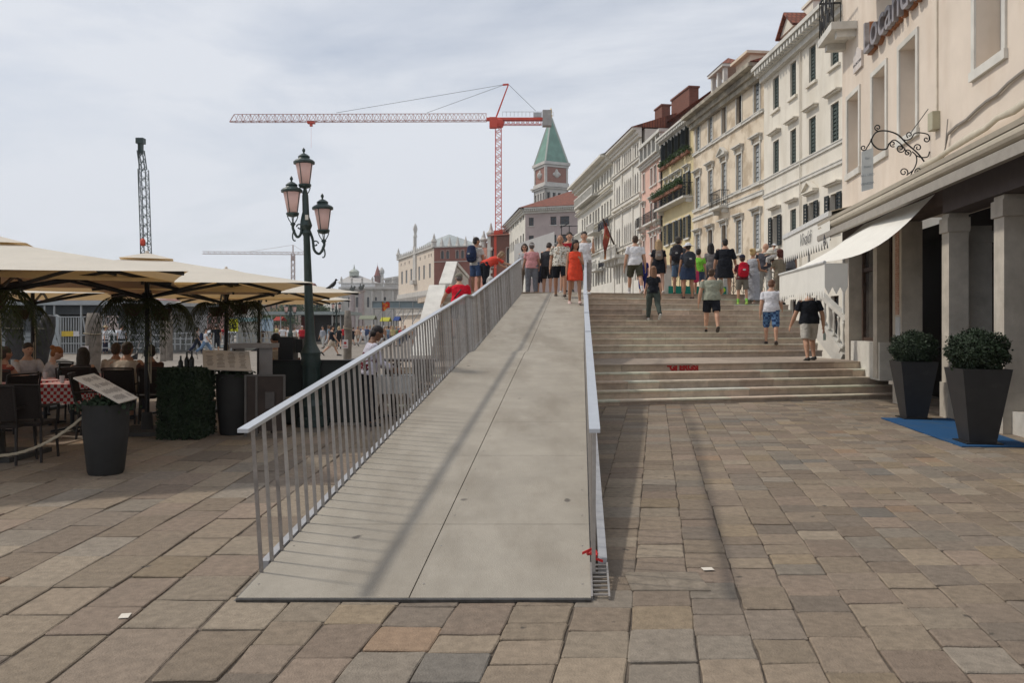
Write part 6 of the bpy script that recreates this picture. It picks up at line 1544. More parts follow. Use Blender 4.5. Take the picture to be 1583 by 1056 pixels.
def railfence(pts, d, v0, v1, lab, n=5, h3=3):
    e = empty('white_railing', P((pts[0]+pts[1])/2, v1, d), lab, 'railing', 'white dock railings'); mb = MB()
    for i in range(n+1): u = pts[0]+(pts[1]-pts[0])*i/n; mb.bar(P(u, v1, d), P(u, v0, d), .07)
    for i in range(h3): v = v0+(v1-v0)*i/h3; mb.bar(P(pts[0], v, d), P(pts[1], v, d), .06)
    child(mb, 'bars', M_wr, e)
railfence((152, 248), 44, 518, 548, 'white railing in front of the landing-stage cabin', 4); railfence((262, 330), 47, 515, 541, 'white railing along the dock behind the walking couple', 8); railfence((333, 430), 52, 515, 537, 'white railing under the B1 sign', 14); railfence((0, 92), 44, 520, 547, 'white railing at the far left of the landing stage', 5)
mb = MB(); mb.box(GX(257.5,40), GX(263,40), 40, 40.2, 0, EYE+(HV-500)*40/F+.2); tag(link(mb, 'white_post', M_wr), 'broad white post at the end of the landing-stage railing', 'post')
# B1 sign and info boards
D_ = 50
def board(u0, u1, v0, v1, m, nm, lab, cat, leg=True, d=50):
    e = empty(nm, P((u0+u1)/2, HV, d), lab, cat); e.location.z = 0; mb = MB(); a, b = P(u0, v1, d), P(u1, v0, d); mb.box(a.x, b.x, d, d+.08, a.z, b.z); child(mb, 'panel', m, e)
    if leg:
        mb = MB()
        for x in (a.x+.08, b.x-.08): mb.box(x-.04, x+.04, d+.081, d+.15, 0, b.z)
        child(mb, 'leg', M_ponl, e)
    return e
e = board(354.5, 367.5, 493, 512.5, mat('lime_yellow', (.62,.60,.03), .6), 'dock_sign', 'bright yellow sign reading B1 beside the far parasol pole', 'sign')
child(textmesh('B1', .52, .004, P(361, 508, 49.99), (1,0,0), (0,0,1), off=.008), 'sign_text', M_letter, e)
board(302, 319.5, 487, 520, mat('board_grey', (.36,.35,.34), .6), 'information_board', 'grey information board behind the walking couple', 'board')
e = board(398, 422, 494, 512, mat('board_blue', (.40,.50,.58), .5), 'route_map', 'pale blue framed route map right of the B1 sign', 'board'); mb = MB(); mb.bar(P(410.5,512,49.98), P(410.5,494,49.98), .05); mb.bar(P(398,494.5,49.98), P(422,494.5,49.98), .05); child(mb, 'frame', mat('frame_blue', (.2,.3,.4), .5), e)
e = board(366, 398, 497, 512, mat('boat_cream', (.40,.38,.33), .6), 'kiosk', 'pale ticket kiosk between the B1 sign and the route map', 'kiosk', False, 53); mb = MB(); a, b = P(355, 497, 53), P(398, 491, 53); mb.box(a.x, b.x, 52.8, 56, a.z, b.z); child(mb, 'roof', mat('kiosk_teal', (.25,.38,.38), .6), e); mb = MB(); a = P(366,540,53); b = P(398,512.1,53); mb.box(a.x, b.x, 53.1, 56, 0, b.z); child(mb, 'body', mat('boat_cream', (.4,.38,.33)), e)
# flat roofed stage near lamp
D_ = 72; e = empty('waterbus_stop', (GX(460, D_), D_, 0), 'flat-roofed water-bus stop running behind the street lamp', 'landing stage')
mb = MB(); bx(mb, 400, 540, 481.5, 486.5, 0, 6); mb.box(GX(400,D_), GX(540,D_), D_-.05, D_+6.05, 2.71, 2.77) if False else None; child(mb, 'roof', mat('stop_roof', (.30,.34,.33), .6), e)
def pz(v): return EYE+(HV-v)*D_/F
mb = MB(); bx(mb, 452, 512, 486.6, 530, 3, 5.8); child(mb, 'cabin', mat('stop_dark', (.05,.05,.05), .6), e); mb = MB(); bx(mb, 453, 474, 489, 526, 2.8, 2.99); child(mb, 'red_panel', mat('stop_red', (.12,.02,.015), .6), e)
for u in (404, 418, 432, 447, 475, 512, 525, 538): mb = MB(); bx(mb, u, u+1.2, 486.6, 530, .2, .35); child(mb, 'post', M_ponl, e)
mb = MB()
for u in (502, 507.5, 512): bx(mb, u, u+3.5, 489, 499, 2.7, 2.79)
child(mb, 'posters', mat('poster_white', (.5,.5,.5), .5), e)
# raised gangway box with panels (575-700, 464-482)
D_ = 95; e = empty('covered_footbridge', (GX(640, D_), D_, 0), 'long grey-panelled raised walkway crossing below the gothic palace', 'walkway')
def pz(v): return EYE+(HV-v)*D_/F
mb = MB(); bx(mb, 575, 704, 465, 466.2, -.2, 3); bx(mb, 575, 704, 475.5, 477, -.2, 3); 
for i in range(7): u = 575+i*21; bx(mb, u, u+.9, 466.3, 475.4, -.15, -.02)
child(mb, 'frame', M_ponl, e)
mb = MB(); bx(mb, 575.2, 703.8, 466.25, 475.45, .0, 2.8); child(mb, 'panels', mat('bluegrey_panel', (.20,.25,.27), .4, .1, 1), e)
mb = MB()
for i in range(9): u = 577+i*15; bx(mb, u, u+.9, 477.05, 518, .3, .5); mb.bar(P(u, 500, D_), P(u+14, 478, D_), .08)
child(mb, 'trestle', M_ponl, e)
# market stalls, flags
for i, (u, vt, w_, c, lab) in enumerate(((566, 488, 24, (.22,.23,.17), 'souvenir stall with olive awning in front of the columns'), (594, 491, 14, (.42,.40,.05), 'stall with lime-yellow awning in the far crowd'), (612, 490, 9, (.03,.06,.20), 'narrow blue stall right of the yellow one'), (428, 490, 12, (.30,.04,.03), 'red kiosk awning left of the water-bus stop'))):
    D_ = 88; e = empty('market_stall', (GX(u, D_), D_, 0), lab, 'stall', 'market stalls'); a, b = P(u-w_/2, vt+6, D_), P(u+w_/2, vt, D_)
    mb = MB(); mb.prism([(a.x, D_, a.z), (b.x, D_, a.z), (b.x, D_+1.2, b.z), (a.x, D_+1.2, b.z)], (0,0,.05)); mb.prism([(a.x, D_+2.4, a.z), (b.x, D_+2.4, a.z), (b.x, D_+1.2, b.z), (a.x, D_+1.2, b.z)], (0,0,.051)); child(mb, 'awning', cloth(c), e)
    mb = MB()
    for x in (a.x+.05, b.x-.05):
        for y in (.05, 2.3): mb.bar((x, D_+y, 0), (x, D_+y, a.z), .06)
    mb.box(a.x+.1, b.x-.1, D_+.3, D_+1.8, 0, .9); child(mb, 'counter', M_wood, e)
fl = empty('pennant_flag', P(596, 478, 60), 'orange and red flag held above the far crowd', 'flag', 'flags'); mb = MB(); mb.bar(P(592, 520, 60), P(590.5, 466, 60), .035); child(mb, 'pole', M_black, fl)
mb = MB(); vs = [P(590.5+12*i/6, 466+3*sin(i)*(.6)+i*.5+(j*14*(1-i/14)), 60+.12*sin(i*1.4+j)) for i in range(7) for j in (0, 1)]; mb.add(vs, [(2*i, 2*i+1, 2*i+3, 2*i+2) for i in range(6)]); child(mb, 'cloth', patchmat('orange_flag', (.50,.05,.02), (.60,.22,.02), 3, .42), fl, smooth=True)
# gondolas / boats
def boat(u, d, L, lab, c=(.02,.02,.025), rz=0):
    e = empty('moored_boat', (GX(u, d), d, -1.0), lab, 'boat', 'moored boats', rz); mb = MB(); n = 12; vs = []
    for i in range(n+1):
        t = i/n*2-1; w_ = .75*(1-t*t)**.6+.02; z = .55+.75*abs(t)**4
        vs += [V((t*L/2,-w_,z)), V((t*L/2*.97,-w_*.5,0)), V((t*L/2*.97,w_*.5,0)), V((t*L/2,w_,z)), V((t*L/2,w_*.85,z-.1)), V((t*L/2,-w_*.85,z-.1))]
    mb.add(vs, [(i*6+j, i*6+(j+1) % 6, (i+1)*6+(j+1) % 6, (i+1)*6+j) for i in range(n) for j in range(6)]+[(5,4,3,2,1,0), tuple(n*6+j for j in range(6))]); lchild(mb, 'hull', mat('boat_%d' % int(c[0]*100+c[2]*50), c, .35, .1, 4), e)
    mb = MB(); mb.box(-.9,.9,-.5,.5,.45,.62); lchild(mb, 'seat', mat('seat_blue', (.04,.07,.2), .7), e)
    mb = MB(); mb.bar((L/2-.1,0,1.2), (L/2+.1,0,1.9), .06, .02); lchild(mb, 'prow_iron', M_steel, e)
boat(300, 51, 8.5, 'dark gondola moored behind the walking couple', rz=.1); boat(225, 55, 8, 'dark boat by the end of the landing stage', rz=-.1); boat(100, 38, 7, 'dark boat below the gate on the left', rz=.05)
# ------------------------------------------------------------ people
def caps(mb, pts, rs, xa=(1,0,0), n=14, f0=False, f1=False):
    """closed rounded tube through pts with (a,b) radii"""
    pts = [V(p) for p in pts]; rs = [r if isinstance(r, tuple) else (r, r) for r in rs]
    t0 = (pts[0]-pts[1]).normalized(); t1 = (pts[-1]-pts[-2]).normalized(); m0 = min(rs[0]); m1 = min(rs[-1])
    a, ar = ([pts[0]+t0*m0*k for k in (.98, .75, .4)], [(rs[0][0]*k, rs[0][1]*k) for k in (.2, .66, .92)]) if not f0 else ([], [])
    b, br_ = ([pts[-1]+t1*m1*k for k in (.4, .75, .98)], [(rs[-1][0]*k, rs[-1][1]*k) for k in (.92, .66, .2)]) if not f1 else ([], [])
    P_ = a+pts+b; R_ = ar+rs+br_
    mb.tube(P_, R_, n, xa=xa)
from mathutils import noise as NOISE
def solid(mb, name, vox, smooth=3):
    me = mb.mesh(name+'_tmp'); mb.fixn(me); o = bpy.data.objects.new('tmp', me); COL.objects.link(o)
    m = o.modifiers.new('r', 'REMESH'); m.mode = 'VOXEL'; m.voxel_size = vox; m.use_smooth_shade = True
    s = o.modifiers.new('s', 'SMOOTH'); s.factor = .5; s.iterations = smooth
    bpy.context.view_layer.update(); dg = bpy.context.evaluated_depsgraph_get()
    r = bpy.data.meshes.new_from_object(o.evaluated_get(dg)); r.name = name; bpy.data.objects.remove(o); bpy.data.meshes.remove(me); r.materials.clear(); r.shade_smooth()
    if name in ('shirt','dress','shorts','trousers','skirt') and vox < .016:
        sd = random.random()*50
        nv = len(r.vertices); cs = [0.0]*(nv*3); ns = [0.0]*(nv*3); r.vertices.foreach_get('co', cs); r.vertex_normals.foreach_get('vector', ns)
        for i in range(nv):
            j = 3*i; x, y, z = cs[j], cs[j+1], cs[j+2]; q = V((x*5+z*2.2+sd, y*5, z*9-x*4)); a = .011*NOISE.noise(q)+.005*NOISE.noise(q*2.3)
            cs[j] = x+ns[j]*a; cs[j+1] = y+ns[j+1]*a; cs[j+2] = z+ns[j+2]*a
        r.vertices.foreach_set('co', cs); r.update()
    return r
def rotx(a): return Matrix.Rotation(a, 3, 'X')
M_skin = {}
from mathutils import noise as NOISE
def skin(t='m'):
    c = {'m': (.50,.285,.19), 'l': (.58,.36,.26), 'd': (.20,.105,.065), 't': (.40,.21,.13)}[t]
    return mat('skin_'+t, c, .55, .06, 12, spec=.35)
PEOPLE = []
def person(label, X, d, H=1.72, rz=0.0, legs=((0,0),(0,0)), arms=((0,8,8),(0,8,8)), lean=0, hpitch=0, hyaw=0, fem=False, build=1.0, belly=0,
           top=None, sleeve=.5, toplen=0.0, bottom=None, bkind='shorts', blen=.45, shoe=(.03,.03,.03), barefoot=False, hair=(.03,.02,.015), hk='short', hat=None, sk='m', vox=None, z=None, group=None, sit=False,
           bagp=None, child_=False, strap=None, armw=(0,0), sock=None):
    H = H*(1.055 if 20 < d < 27.5 else 1); build = build*1.06; dist = d; vox = vox or (.0095 if d < 30 else .019 if d < 60 else .026)
    if z is None: z = surf(X, d)
    e = empty('person', (X, d, z), label, 'person', group, rz)
    hipz = .53*H; hx = .052*H if not fem else .055*H; aL, bL, ank = .245*H, .245*H, .04*H
    up = V((0, sin(radians(lean)), cos(radians(lean))))
    # legs
    jl = []
    for i, (th, kn) in enumerate(legs):
        sg = -1 if i == 0 else 1; th_, kn_ = radians(th), radians(kn)
        h = V((sg*hx, 0, 0)); kp = h+V((sg*(.07 if not fem else .04), sin(th_), -cos(th_)))*aL; ph = th_-kn_; ap = kp+V((sg*.02, sin(ph), -cos(ph)))*bL; jl.append([h, kp, ap, ph])
    low = min(j[2].z-(ank if j[3] > -.5 else ank*1.4) for j in jl); P0 = V((0, 0, -low))
    for j in jl:
        for k in range(3): j[k] = j[k]+P0
    pel = P0; s = H/1.75; b = build*s
    body = MB()
    tors = [(-.035,.125,.10),(.03,.165,.115),(.10,.150,.105),(.17,.132,.098),(.27,.150,.11),(.345,.172,.108),(.405,.178,.090),(.445,.135,.076),(.475,.085,.066)]
    if fem: tors = [(-.035,.13,.105),(.03,.17,.12),(.10,.145,.105),(.17,.118,.09),(.27,.135,.115),(.345,.150,.098),(.405,.154,.082),(.445,.115,.068),(.475,.07,.056)]
    fw = V((0, cos(radians(lean)), -sin(radians(lean))))
    tp = [pel+up*(z_*s)+fw*(.012*s if .05 < z_ < .3 else 0)+fw*(belly*s*.5 if .05 < z_ < .25 else 0) for z_, a, c in tors]; tr = [(a*b, c*b+(belly*s if .0 < z_ < .28 else 0)) for z_, a, c in tors]
    caps(body, tp, tr)
    neck0 = pel+up*(.47*s); 
    hr = Matrix.Rotation(radians(hyaw), 3, 'Z') @ Matrix.Rotation(radians(-hpitch-lean*.35), 3, 'X')
    hs = s*(1.16 if child_ else 1.06)
    hc = pel+up*(.532*s)+hr@V((0, .015*s, .135*hs))*1.0-V((0,0,.02*s))
    caps(body, [neck0-up*.03*s, neck0+up*.05*s, hc-hr@V((0,.01,.06))*hs], [(.062*s,.06*s),(.052*s,.055*s),(.05*s,.055*s)])
    hm = hr
    def hp(x, y, z_): return hc+hm@V((x*hs, y*hs, z_*hs))
    body.ell(hc, (.076*hs,.094*hs,.108*hs), 16, 12, hm.to_4x4())
    body.ell(hp(0,.022,-.062), (.052*hs,.062*hs,.052*hs), 12, 8, hm.to_4x4())
    body.ell(hp(0,.098,-.018), (.013*hs,.020*hs,.024*hs), 8, 6, hm.to_4x4())
    for sx in (-1, 1): body.ell(hp(sx*.078,-.008,-.012), (.012*hs,.020*hs,.030*hs), 8, 6, hm.to_4x4())
    # arms
    hands = []; al, fl_ = .172*H, .150*H; aj = []
    for i, a in enumerate(arms):
        sg = -1 if i == 0 else 1; pi_, ab, el = a[:3]; inn = a[3] if len(a) > 3 else 0
        sh = pel+up*(.415*s)+V((sg*(.175 if not fem else .150)*b, 0, 0)); A, B_, E_ = radians(pi_), radians(ab), radians(el)
        up_dir = V((sg*sin(B_), sin(A)*cos(B_), -cos(A)*cos(B_))); el_p = sh+up_dir*al
        fd = V((sg*sin(B_)*.6-sg*sin(radians(inn)), sin(A+E_), -cos(A+E_))).normalized(); wr = el_p+fd*fl_
        ra = .046*b*(1.05 if not fem else .88); caps(body, [sh-up_dir*.0, sh+up_dir*al*.35, el_p, el_p+fd*fl_*.3, wr], [ra*1.12, ra*1.02, ra*.82, ra*.84, ra*.56], n=10); aj.append((sh, el_p, wr, fd, up_dir, ra))
        # hand
        side = V((0, 1, 0)) if abs(fd.y) < .8 else V((0, 0, 1)); side = (side-fd*side.dot(fd)).normalized(); pn = fd.cross(side)
        hs2 = s*(.95 if fem else 1.05); pc = wr+fd*.045*hs2
        caps(body, [wr, pc, wr+fd*.085*hs2], [(.022*hs2,.016*hs2),(.038*hs2,.015*hs2),(.040*hs2,.014*hs2)], xa=side, n=10)
        if vox < .012:
            for k, (off, ln) in enumerate(((-.030,.062),(-.010,.075),(.010,.080),(.030,.070))):
                r0 = wr+fd*.085*hs2+side*off*hs2; cu = -pn*sg*.25; m1 = r0+(fd+cu*.4).normalized()*ln*.5*hs2; m2 = m1+(fd*.8+cu*1.6).normalized()*ln*.5*hs2
                caps(body, [r0, m1, m2], [.0098*hs2, .0092*hs2, .0082*hs2], n=6)
            r0 = wr+fd*.02*hs2+side*.030*hs2; m1 = r0+(fd*.7+side*.7).normalized()*.04*hs2; m2 = m1+(fd*.95+side*.3).normalized()*.035*hs2; caps(body, [r0, m1, m2], [.013*hs2,.011*hs2,.009*hs2], n=6)
        else: caps(body, [wr+fd*.08*hs2, wr+fd*.15*hs2], [(.032*hs2,.016*hs2),(.022*hs2,.012*hs2)], xa=side, n=8)
        hands.append(wr+fd*.08*hs2)
    for i, (h, kp, ap, ph) in enumerate(jl):
        rb = b*(1.0 if not fem else .98)
        caps(body, [h, h+(kp-h)*.4, kp], [(.086*rb,.095*rb),(.075*rb,.08*rb),(.052*rb,.054*rb)], n=12); caps(body, [kp, kp+(ap-kp)*.32-V((0,.012*s,0)), kp+(ap-kp)*.75, ap], [(.050*rb,.052*rb),(.052*rb,.058*rb),(.036*rb,.038*rb),(.031*rb,.035*rb)], n=12)
    def foot(mb, ap, ph, gr=0.0):
        pitch = min(0, (ph+.12))*1.0; R_ = rotx(pitch); q = lambda y, z_: ap+R_@V((0, y*s, z_*s))
        caps(mb, [q(-.045,-.035), q(.03,-.035), q(.11,-.048), q(.17,-.052)], [(.034*s+gr,.034*s+gr),(.038*s+gr,.038*s+gr),(.043*s+gr,.024*s+gr),(.035*s+gr,.018*s+gr)], n=10)
        return q
    for (h, kp, ap, ph) in jl: foot(body, ap, ph)
    bo = lchild(solid(body, 'body', vox, 2), 'body', skin(sk), e)
    # face
    if d < 60:
        m = MB()
        for sx in (-1, 1): m.ell(hp(sx*.031,.082,.006), (.013*hs,.009*hs,.008*hs), 8, 6, hm.to_4x4())
        lchild(m, 'eyes', mat('eye_dark', (.03,.02,.015), .3), bo, smooth=True)
        m = MB(); m.ell(hp(0,.078,-.058), (.022*hs,.008*hs,.006*hs), 8, 6, hm.to_4x4()); lchild(m, 'mouth', mat('lips', (.36,.13,.10), .5), bo, smooth=True)
    # hair
    if hk != 'bald':
        m = MB(); m.ell(hp(0,-.012,.036), (.084*hs,.098*hs,.089*hs), 14, 10, hm.to_4x4()); m.ell(hp(0,-.045,-.02), (.078*hs,.062*hs,.075*hs), 12, 8, hm.to_4x4())
        if hk == 'long':
            m.ell(hp(0,-.055,-.09), (.085*hs,.055*hs,.12*hs), 12, 8, hm.to_4x4()); caps(m, [hp(0,-.06,-.08), hp(0,-.085,-.20)-V((0,0,.0)), hp(.01,-.09,-.31)], [(.085*hs,.04*hs),(.085*hs,.035*hs),(.05*hs,.022*hs)], n=12)
            for sx in (-1, 1): caps(m, [hp(sx*.075,0,.02), hp(sx*.085,.0,-.08), hp(sx*.08,-.02,-.20)], [.026*hs,.028*hs,.02*hs], n=8)
        if hk == 'bob':
            for sx in (-1, 1): caps(m, [hp(sx*.075,.0,.03), hp(sx*.085,.0,-.05), hp(sx*.07,-.01,-.11)], [.03*hs,.034*hs,.03*hs], n=8)
            m.ell(hp(0,-.05,-.06), (.085*hs,.055*hs,.085*hs), 12, 8, hm.to_4x4())
        if hk == 'bun': m.ell(hp(.0,-.11,.07), (.05*hs,.045*hs,.045*hs), 10, 8, hm.to_4x4())
        lchild(solid(m, 'hair', max(.008, vox*.8), 1), 'hair', mat('hair_%02d%02d' % (int(hair[0]*99), int(hair[1]*99)), hair, .6, .35, 60, bump=.6, bscale=120), bo)
    if hat:
        hc_, kind = hat; m = MB()
        m.ell(hp(0,-.012,.05), (.090*hs,.106*hs,.075*hs), 16, 10, hm.to_4x4())
        if kind == 'cap': caps(m, [hp(0,.07,.045), hp(0,.15,.035)], [(.07*hs,.010*hs),(.055*hs,.008*hs)], n=12)
        elif kind == 'brim':
            vs = []; 
            for k in range(24): a = 2*pi*k/24; vs.append((a, .1, .165))
            m.add([hp(.1*cos(a), -.01+.11*sin(a), .045) for a, _, _ in vs]+[hp(.165*cos(a), -.01+.175*sin(a), .02+.012*sin(3*a)) for a, _, _ in vs]+[hp(.165*cos(a), -.01+.175*sin(a), .012+.012*sin(3*a)) for a, _, _ in vs]+[hp(.1*cos(a), -.01+.11*sin(a), .028) for a, _, _ in vs],
                  [(r_*24+k, r_*24+(k+1) % 24, ((r_+1) % 4)*24+(k+1) % 24, ((r_+1) % 4)*24+k) for r_ in range(4) for k in range(24)])
        elif kind == 'visor': 
            m = MB(); m.lathe((0,0,0), [(.088*hs,-.02),(.092*hs,.02),(.086*hs,.02),(.084*hs,-.02)], 18, 1, 1.15); m.v = [tuple(hp(0,-.012,.035)+hm@V(v)) for v in m.v]
        lchild(m, 'hat', hc_ if not isinstance(hc_, tuple) else cloth(hc_), bo, smooth=True)
    g = .016*s; cv = max(vox*1.25, .0115)
    # top garment
    if top is not None:
        m = MB(); tl_ = toplen if toplen else .07; g += .004*s
        pts = [pel+up*(z_*s)+fw*(belly*s*.5 if z_ < .25 else 0) for z_ in (-tl_ if toplen < .2 else -.03, .06, .17, .29, .375, .43, .465)]; f2 = .0 if not fem else -.012
        caps(m, pts, [((.182+f2)*b+g, .130*b+g+belly*s*1.1), ((.174+f2)*b+g, .126*b+g+belly*s*1.1), ((.146+f2)*b+g, .108*b+g+belly*s*.8), ((.155+f2)*b+g, .115*b+g+belly*s*.2), ((.176+f2)*b+g*.7, .099*b+g*.8), ((.156+f2)*b+g*.5, .084*b+g*.6), ((.100+f2*.7)*b+g*.3, .072*b+g*.3)], n=18, f0=True, f1=True)
        for (sh, el_p, wr, fd, ud, ra) in aj:
            if sleeve > 0:
                if sleeve <= 1: caps(m, [sh+V((0,0,-.005)), sh+ud*al*sleeve*.6, sh+ud*al*sleeve], [ra*1.06+g*.35, ra*1.02+g*.6, ra*.95+g*1.0], n=12, f1=True)
                else: caps(m, [sh, el_p, el_p+(wr-el_p)*min(1, sleeve-1)], [ra*1.06+g*.4, ra*.88+g*.8, ra*.62+g*.9], n=12, f1=True)
        if toplen >= .2:
            hemz = -toplen; k0 = (jl[0][1]+jl[1][1])/2; caps(m, [pel+V((0,0,0)), pel*(1)+V((0, (k0.y-pel.y)*.4, hemz*s*.5)), V((pel.x, pel.y+(k0.y-pel.y)*.6, pel.z+hemz*s))], [(.175*b+g,.125*b+g),(.185*b+g,.135*b+g),(.19*b+g,.145*b+g)], n=18, f1=True)
        me = solid(m, 'shirt', cv, 2)
        lchild(me, 'dress' if toplen >= .2 else 'shirt', top if not isinstance(top, tuple) else cloth(top), bo)
    # bottom garment
    if bottom is not None:
        m = MB()
        if bkind in ('shorts', 'trousers'):
            caps(m, [pel+up*(.09*s), pel+up*.02*s, pel-V((0,0,.03*s))], [(.150*b+g*.4,.104*b+g*.4),(.170*b+g*.6,.118*b+g*.6),(.165*b+g,.12*b+g)], n=18)
            for (h, kp, ap, ph) in jl:
                if blen <= 1: q = h+(kp-h)*min(1, blen*1.0); caps(m, [h, h+(kp-h)*.4*blen, q], [(.086*b+g,.100*b+g),(.080*b+g,.092*b+g),(.070*b+g,.078*b+g)], n=14, f1=True)
                else:
                    q = kp+(ap-kp)*min(1.02, blen-1); caps(m, [h, h+(kp-h)*.45, kp], [(.088*b+g,.098*b+g),(.080*b+g,.085*b+g),(.062*b+g,.064*b+g)], n=14); caps(m, [kp, kp+(q-kp)*.5, q], [(.058*b+g,.062*b+g),(.055*b+g*.9,.062*b+g*.9),(.047*b+g*.6,.054*b+g*.6)], n=14, f1=True)
        else:
            k0 = (jl[0][1]+jl[1][1])/2; a0 = (jl[0][2]+jl[1][2])/2; sprd = abs(jl[0][1].y-jl[1][1].y)*.5; spra = abs(jl[0][2].y-jl[1][2].y)*.5
            q = pel+(k0-pel)*min(1, blen) if blen <= 1 else k0+(a0-k0)*(blen-1); q.z = pel.z-(aL*blen if blen <= 1 else aL+bL*(blen-1))
            caps(m, [pel+up*.09*s, pel, pel+(q-pel)*.5, q], [(.148*b+g,.105*b+g),(.178*b+g,.128*b+g),(.185*b+g,.135*b+g+sprd*.4),((.18+.02*blen)*b+g,.145*b+g+(sprd if blen <= 1 else spra*.8)*.7)], n=20, f1=True)
        lchild(solid(m, bkind, cv, 2), bkind, bottom if not isinstance(bottom, tuple) else cloth(bottom), bo)
    if shoe is not None and d < 75:
        for (h, kp, ap, ph) in jl:
            m = MB(); q = foot(m, ap, ph, .008*s); caps(m, [q(-.05,-.062), q(.05,-.064), q(.17,-.066)], [(.038*s,.010*s),(.042*s,.010*s),(.040*s,.009*s)], n=10)
            lchild(m, 'shoe', shoe if not isinstance(shoe, tuple) else mat('shoe_%02d%02d' % (int(shoe[0]*99), int(shoe[2]*99)), shoe, .6, .15, 20), bo, smooth=True)
            if sock: m = MB(); caps(m, [ap+(kp-ap)*.05, ap+(kp-ap)*.28], [.040*s,.046*s], n=10); lchild(m, 'sock', cloth(sock), bo, smooth=True)
    W_ = Matrix.Translation((X, d, z)) @ Matrix.Rotation(rz, 4, 'Z')
    info = dict(e=e, W=W_, pel=pel, up=up, fw=fw, s=s, b=b, hands=hands, hc=hc, hp=hp)
    PEOPLE.append(e)
    return info
def backpack(I, lab, c, w_=.30, h=.44, t=.16, c2=None, lo=.10):
    s = I['s']; e = empty('backpack', (I['W']@(I['pel']+I['up']*(.28*s))), lab, 'backpack', None, I['e'].rotation_euler.z)
    loc = e.location; up, fw = I['up'], I['fw']; base = V((0,0,0)); cen = -fw*(.125*I['b']+t/2+.01)-up*(0.0)
    m = MB(); caps(m, [cen-up*h*.36, cen, cen+up*h*.34], [(w_/2,t/2*1.05),(w_/2*1.02,t/2*1.1),(w_/2*.85,t/2*.8)], n=18)
    caps(m, [cen-fw*t*.42-up*h*.25, cen-fw*t*.42+up*h*.02], [(w_/2*.8,t*.25),(w_/2*.75,t*.22)], n=14); bp = lchild(solid(m, 'pack', .011, 3), 'pack', cloth(c), e)
    m = MB(); m.ell(cen-fw*t*.72-up*h*.05, (.05,.012,.03), 8, 6); lchild(m, 'pocket_patch', cloth(c2 or (.3,.3,.3)), e)
    m = MB()
    for sx in (-1, 1):
        pts = [cen+fw*t*.4+up*h*.36+V((sx*.07,0,0)), V((sx*.09*I['b'],0,0))+up*.165*s-fw*.02, V((sx*.095*I['b'],0,0))+up*.13*s+fw*.115*I['b'], V((sx*.105*I['b'],0,0))-up*.02*s+fw*.14*I['b'], V((sx*.15*I['b'],0,0))-up*.12*s+fw*.06, cen+fw*t*.3-up*h*.25+V((sx*.12,0,0))]
        m.tube(pts, [(.022,.006)]*6, 6, xa=(1,0,0))
    lchild(m, 'strap', cloth(tuple(x*.7 for x in c)), e)
    return e
def at(u, d): return GX(u, d), d
BK = (.012,.012,.014); WH = (.70,.70,.72); NV = (.02,.03,.07)
floral = patchmat('floral_print', (.60,.57,.50), (.10,.12,.10), 16, .44, (.45,.32,.22)); plaid = checkmat('plaid_print', (.02,.05,.14), (.10,.20,.36), 14)
br2 = plaid.node_tree
# --- on and behind the ramp
w1 = person('woman with sunglasses in pale shirt and beige trousers leftmost on the ramp', *at(811,25.6), H=1.66, rz=pi*.95, fem=True, hair=(.05,.03,.02), hk='bob', top=(.40,.40,.40), sleeve=.8, bottom=(.24,.19,.14), bkind='trousers', blen=1.95, shoe=(.2,.15,.1))
mg = MB(); 
for sx in (-1, 1): mg.ell(w1['hp'](sx*.033,.094,.006), (.026,.012,.020), 10, 8)
tag(lchild(mg, 'sunglasses', M_black, w1['e']))
person('person in pink top and grey trousers with a visor, seen from behind on the ramp', *at(822,25.2), H=1.66, rz=.05, fem=True, build=1.12, legs=((4,0),(-3,3)), arms=((12,10,40),(12,10,40)), hair=(.12,.10,.09), hk='short', hat=((.5,.48,.46),'visor'), top=(.58,.28,.28), sleeve=.55, bottom=(.16,.17,.19), bkind='trousers', blen=1.95, shoe=(.5,.5,.5))
person('dark-haired man in black hoodie and black shorts leaning forward on the ramp', *at(846,25.2), H=1.70, rz=-.4, lean=10, hpitch=25, legs=((6,4),(-4,2)), arms=((30,8,50),(30,8,50)), top=(.035,.035,.04), sleeve=.9, bottom=(.02,.02,.022), bkind='shorts', blen=.95, shoe=(.6,.6,.6))
person('bald man in pale floral shirt and black shorts walking down the ramp', *at(866,22.3), H=1.78, rz=pi*.97, legs=((18,6),(-14,14)), arms=((10,10,12),(-8,10,25)), build=1.03, belly=.02, hk='bald', hat=None, sk='t', top=floral, sleeve=.6, bottom=(.012,.014,.02), bkind='shorts', blen=.85, shoe=(.06,.04,.03))
person('man in dark red polo walking behind the woman in orange', *at(880,23.4), H=1.80, rz=pi*1.02, legs=((-14,10),(14,4)), arms=((6,10,20),(-6,10,10)), top=(.30,.012,.02), sleeve=.6, bottom=(.52,.50,.48), bkind='shorts', blen=.9, shoe=(.02,.02,.02))
person('woman in white top and red shorts hidden behind the woman in orange', *at(875.5,24.3), H=1.66, rz=pi*.9, fem=True, legs=((-10,4),(16,6)), hair=(.02,.015,.012), hk='long', top=WH, sleeve=.4, bottom=(.45,.03,.04), bkind='shorts', blen=.55, shoe=(.5,.5,.5))
wo = person('dark-haired woman in a short orange-red dress walking down the ramp', *at(888.5,20.9), H=1.70, rz=pi*1.0, fem=True, hpitch=12, hyaw=25, legs=((10,3),(-9,10)), arms=((18,8,95,25),(2,8,6)), hair=(.02,.012,.010), hk='long', sk='t', top=(.72,.075,.035), sleeve=0, toplen=.30, shoe=(.55,.40,.36))
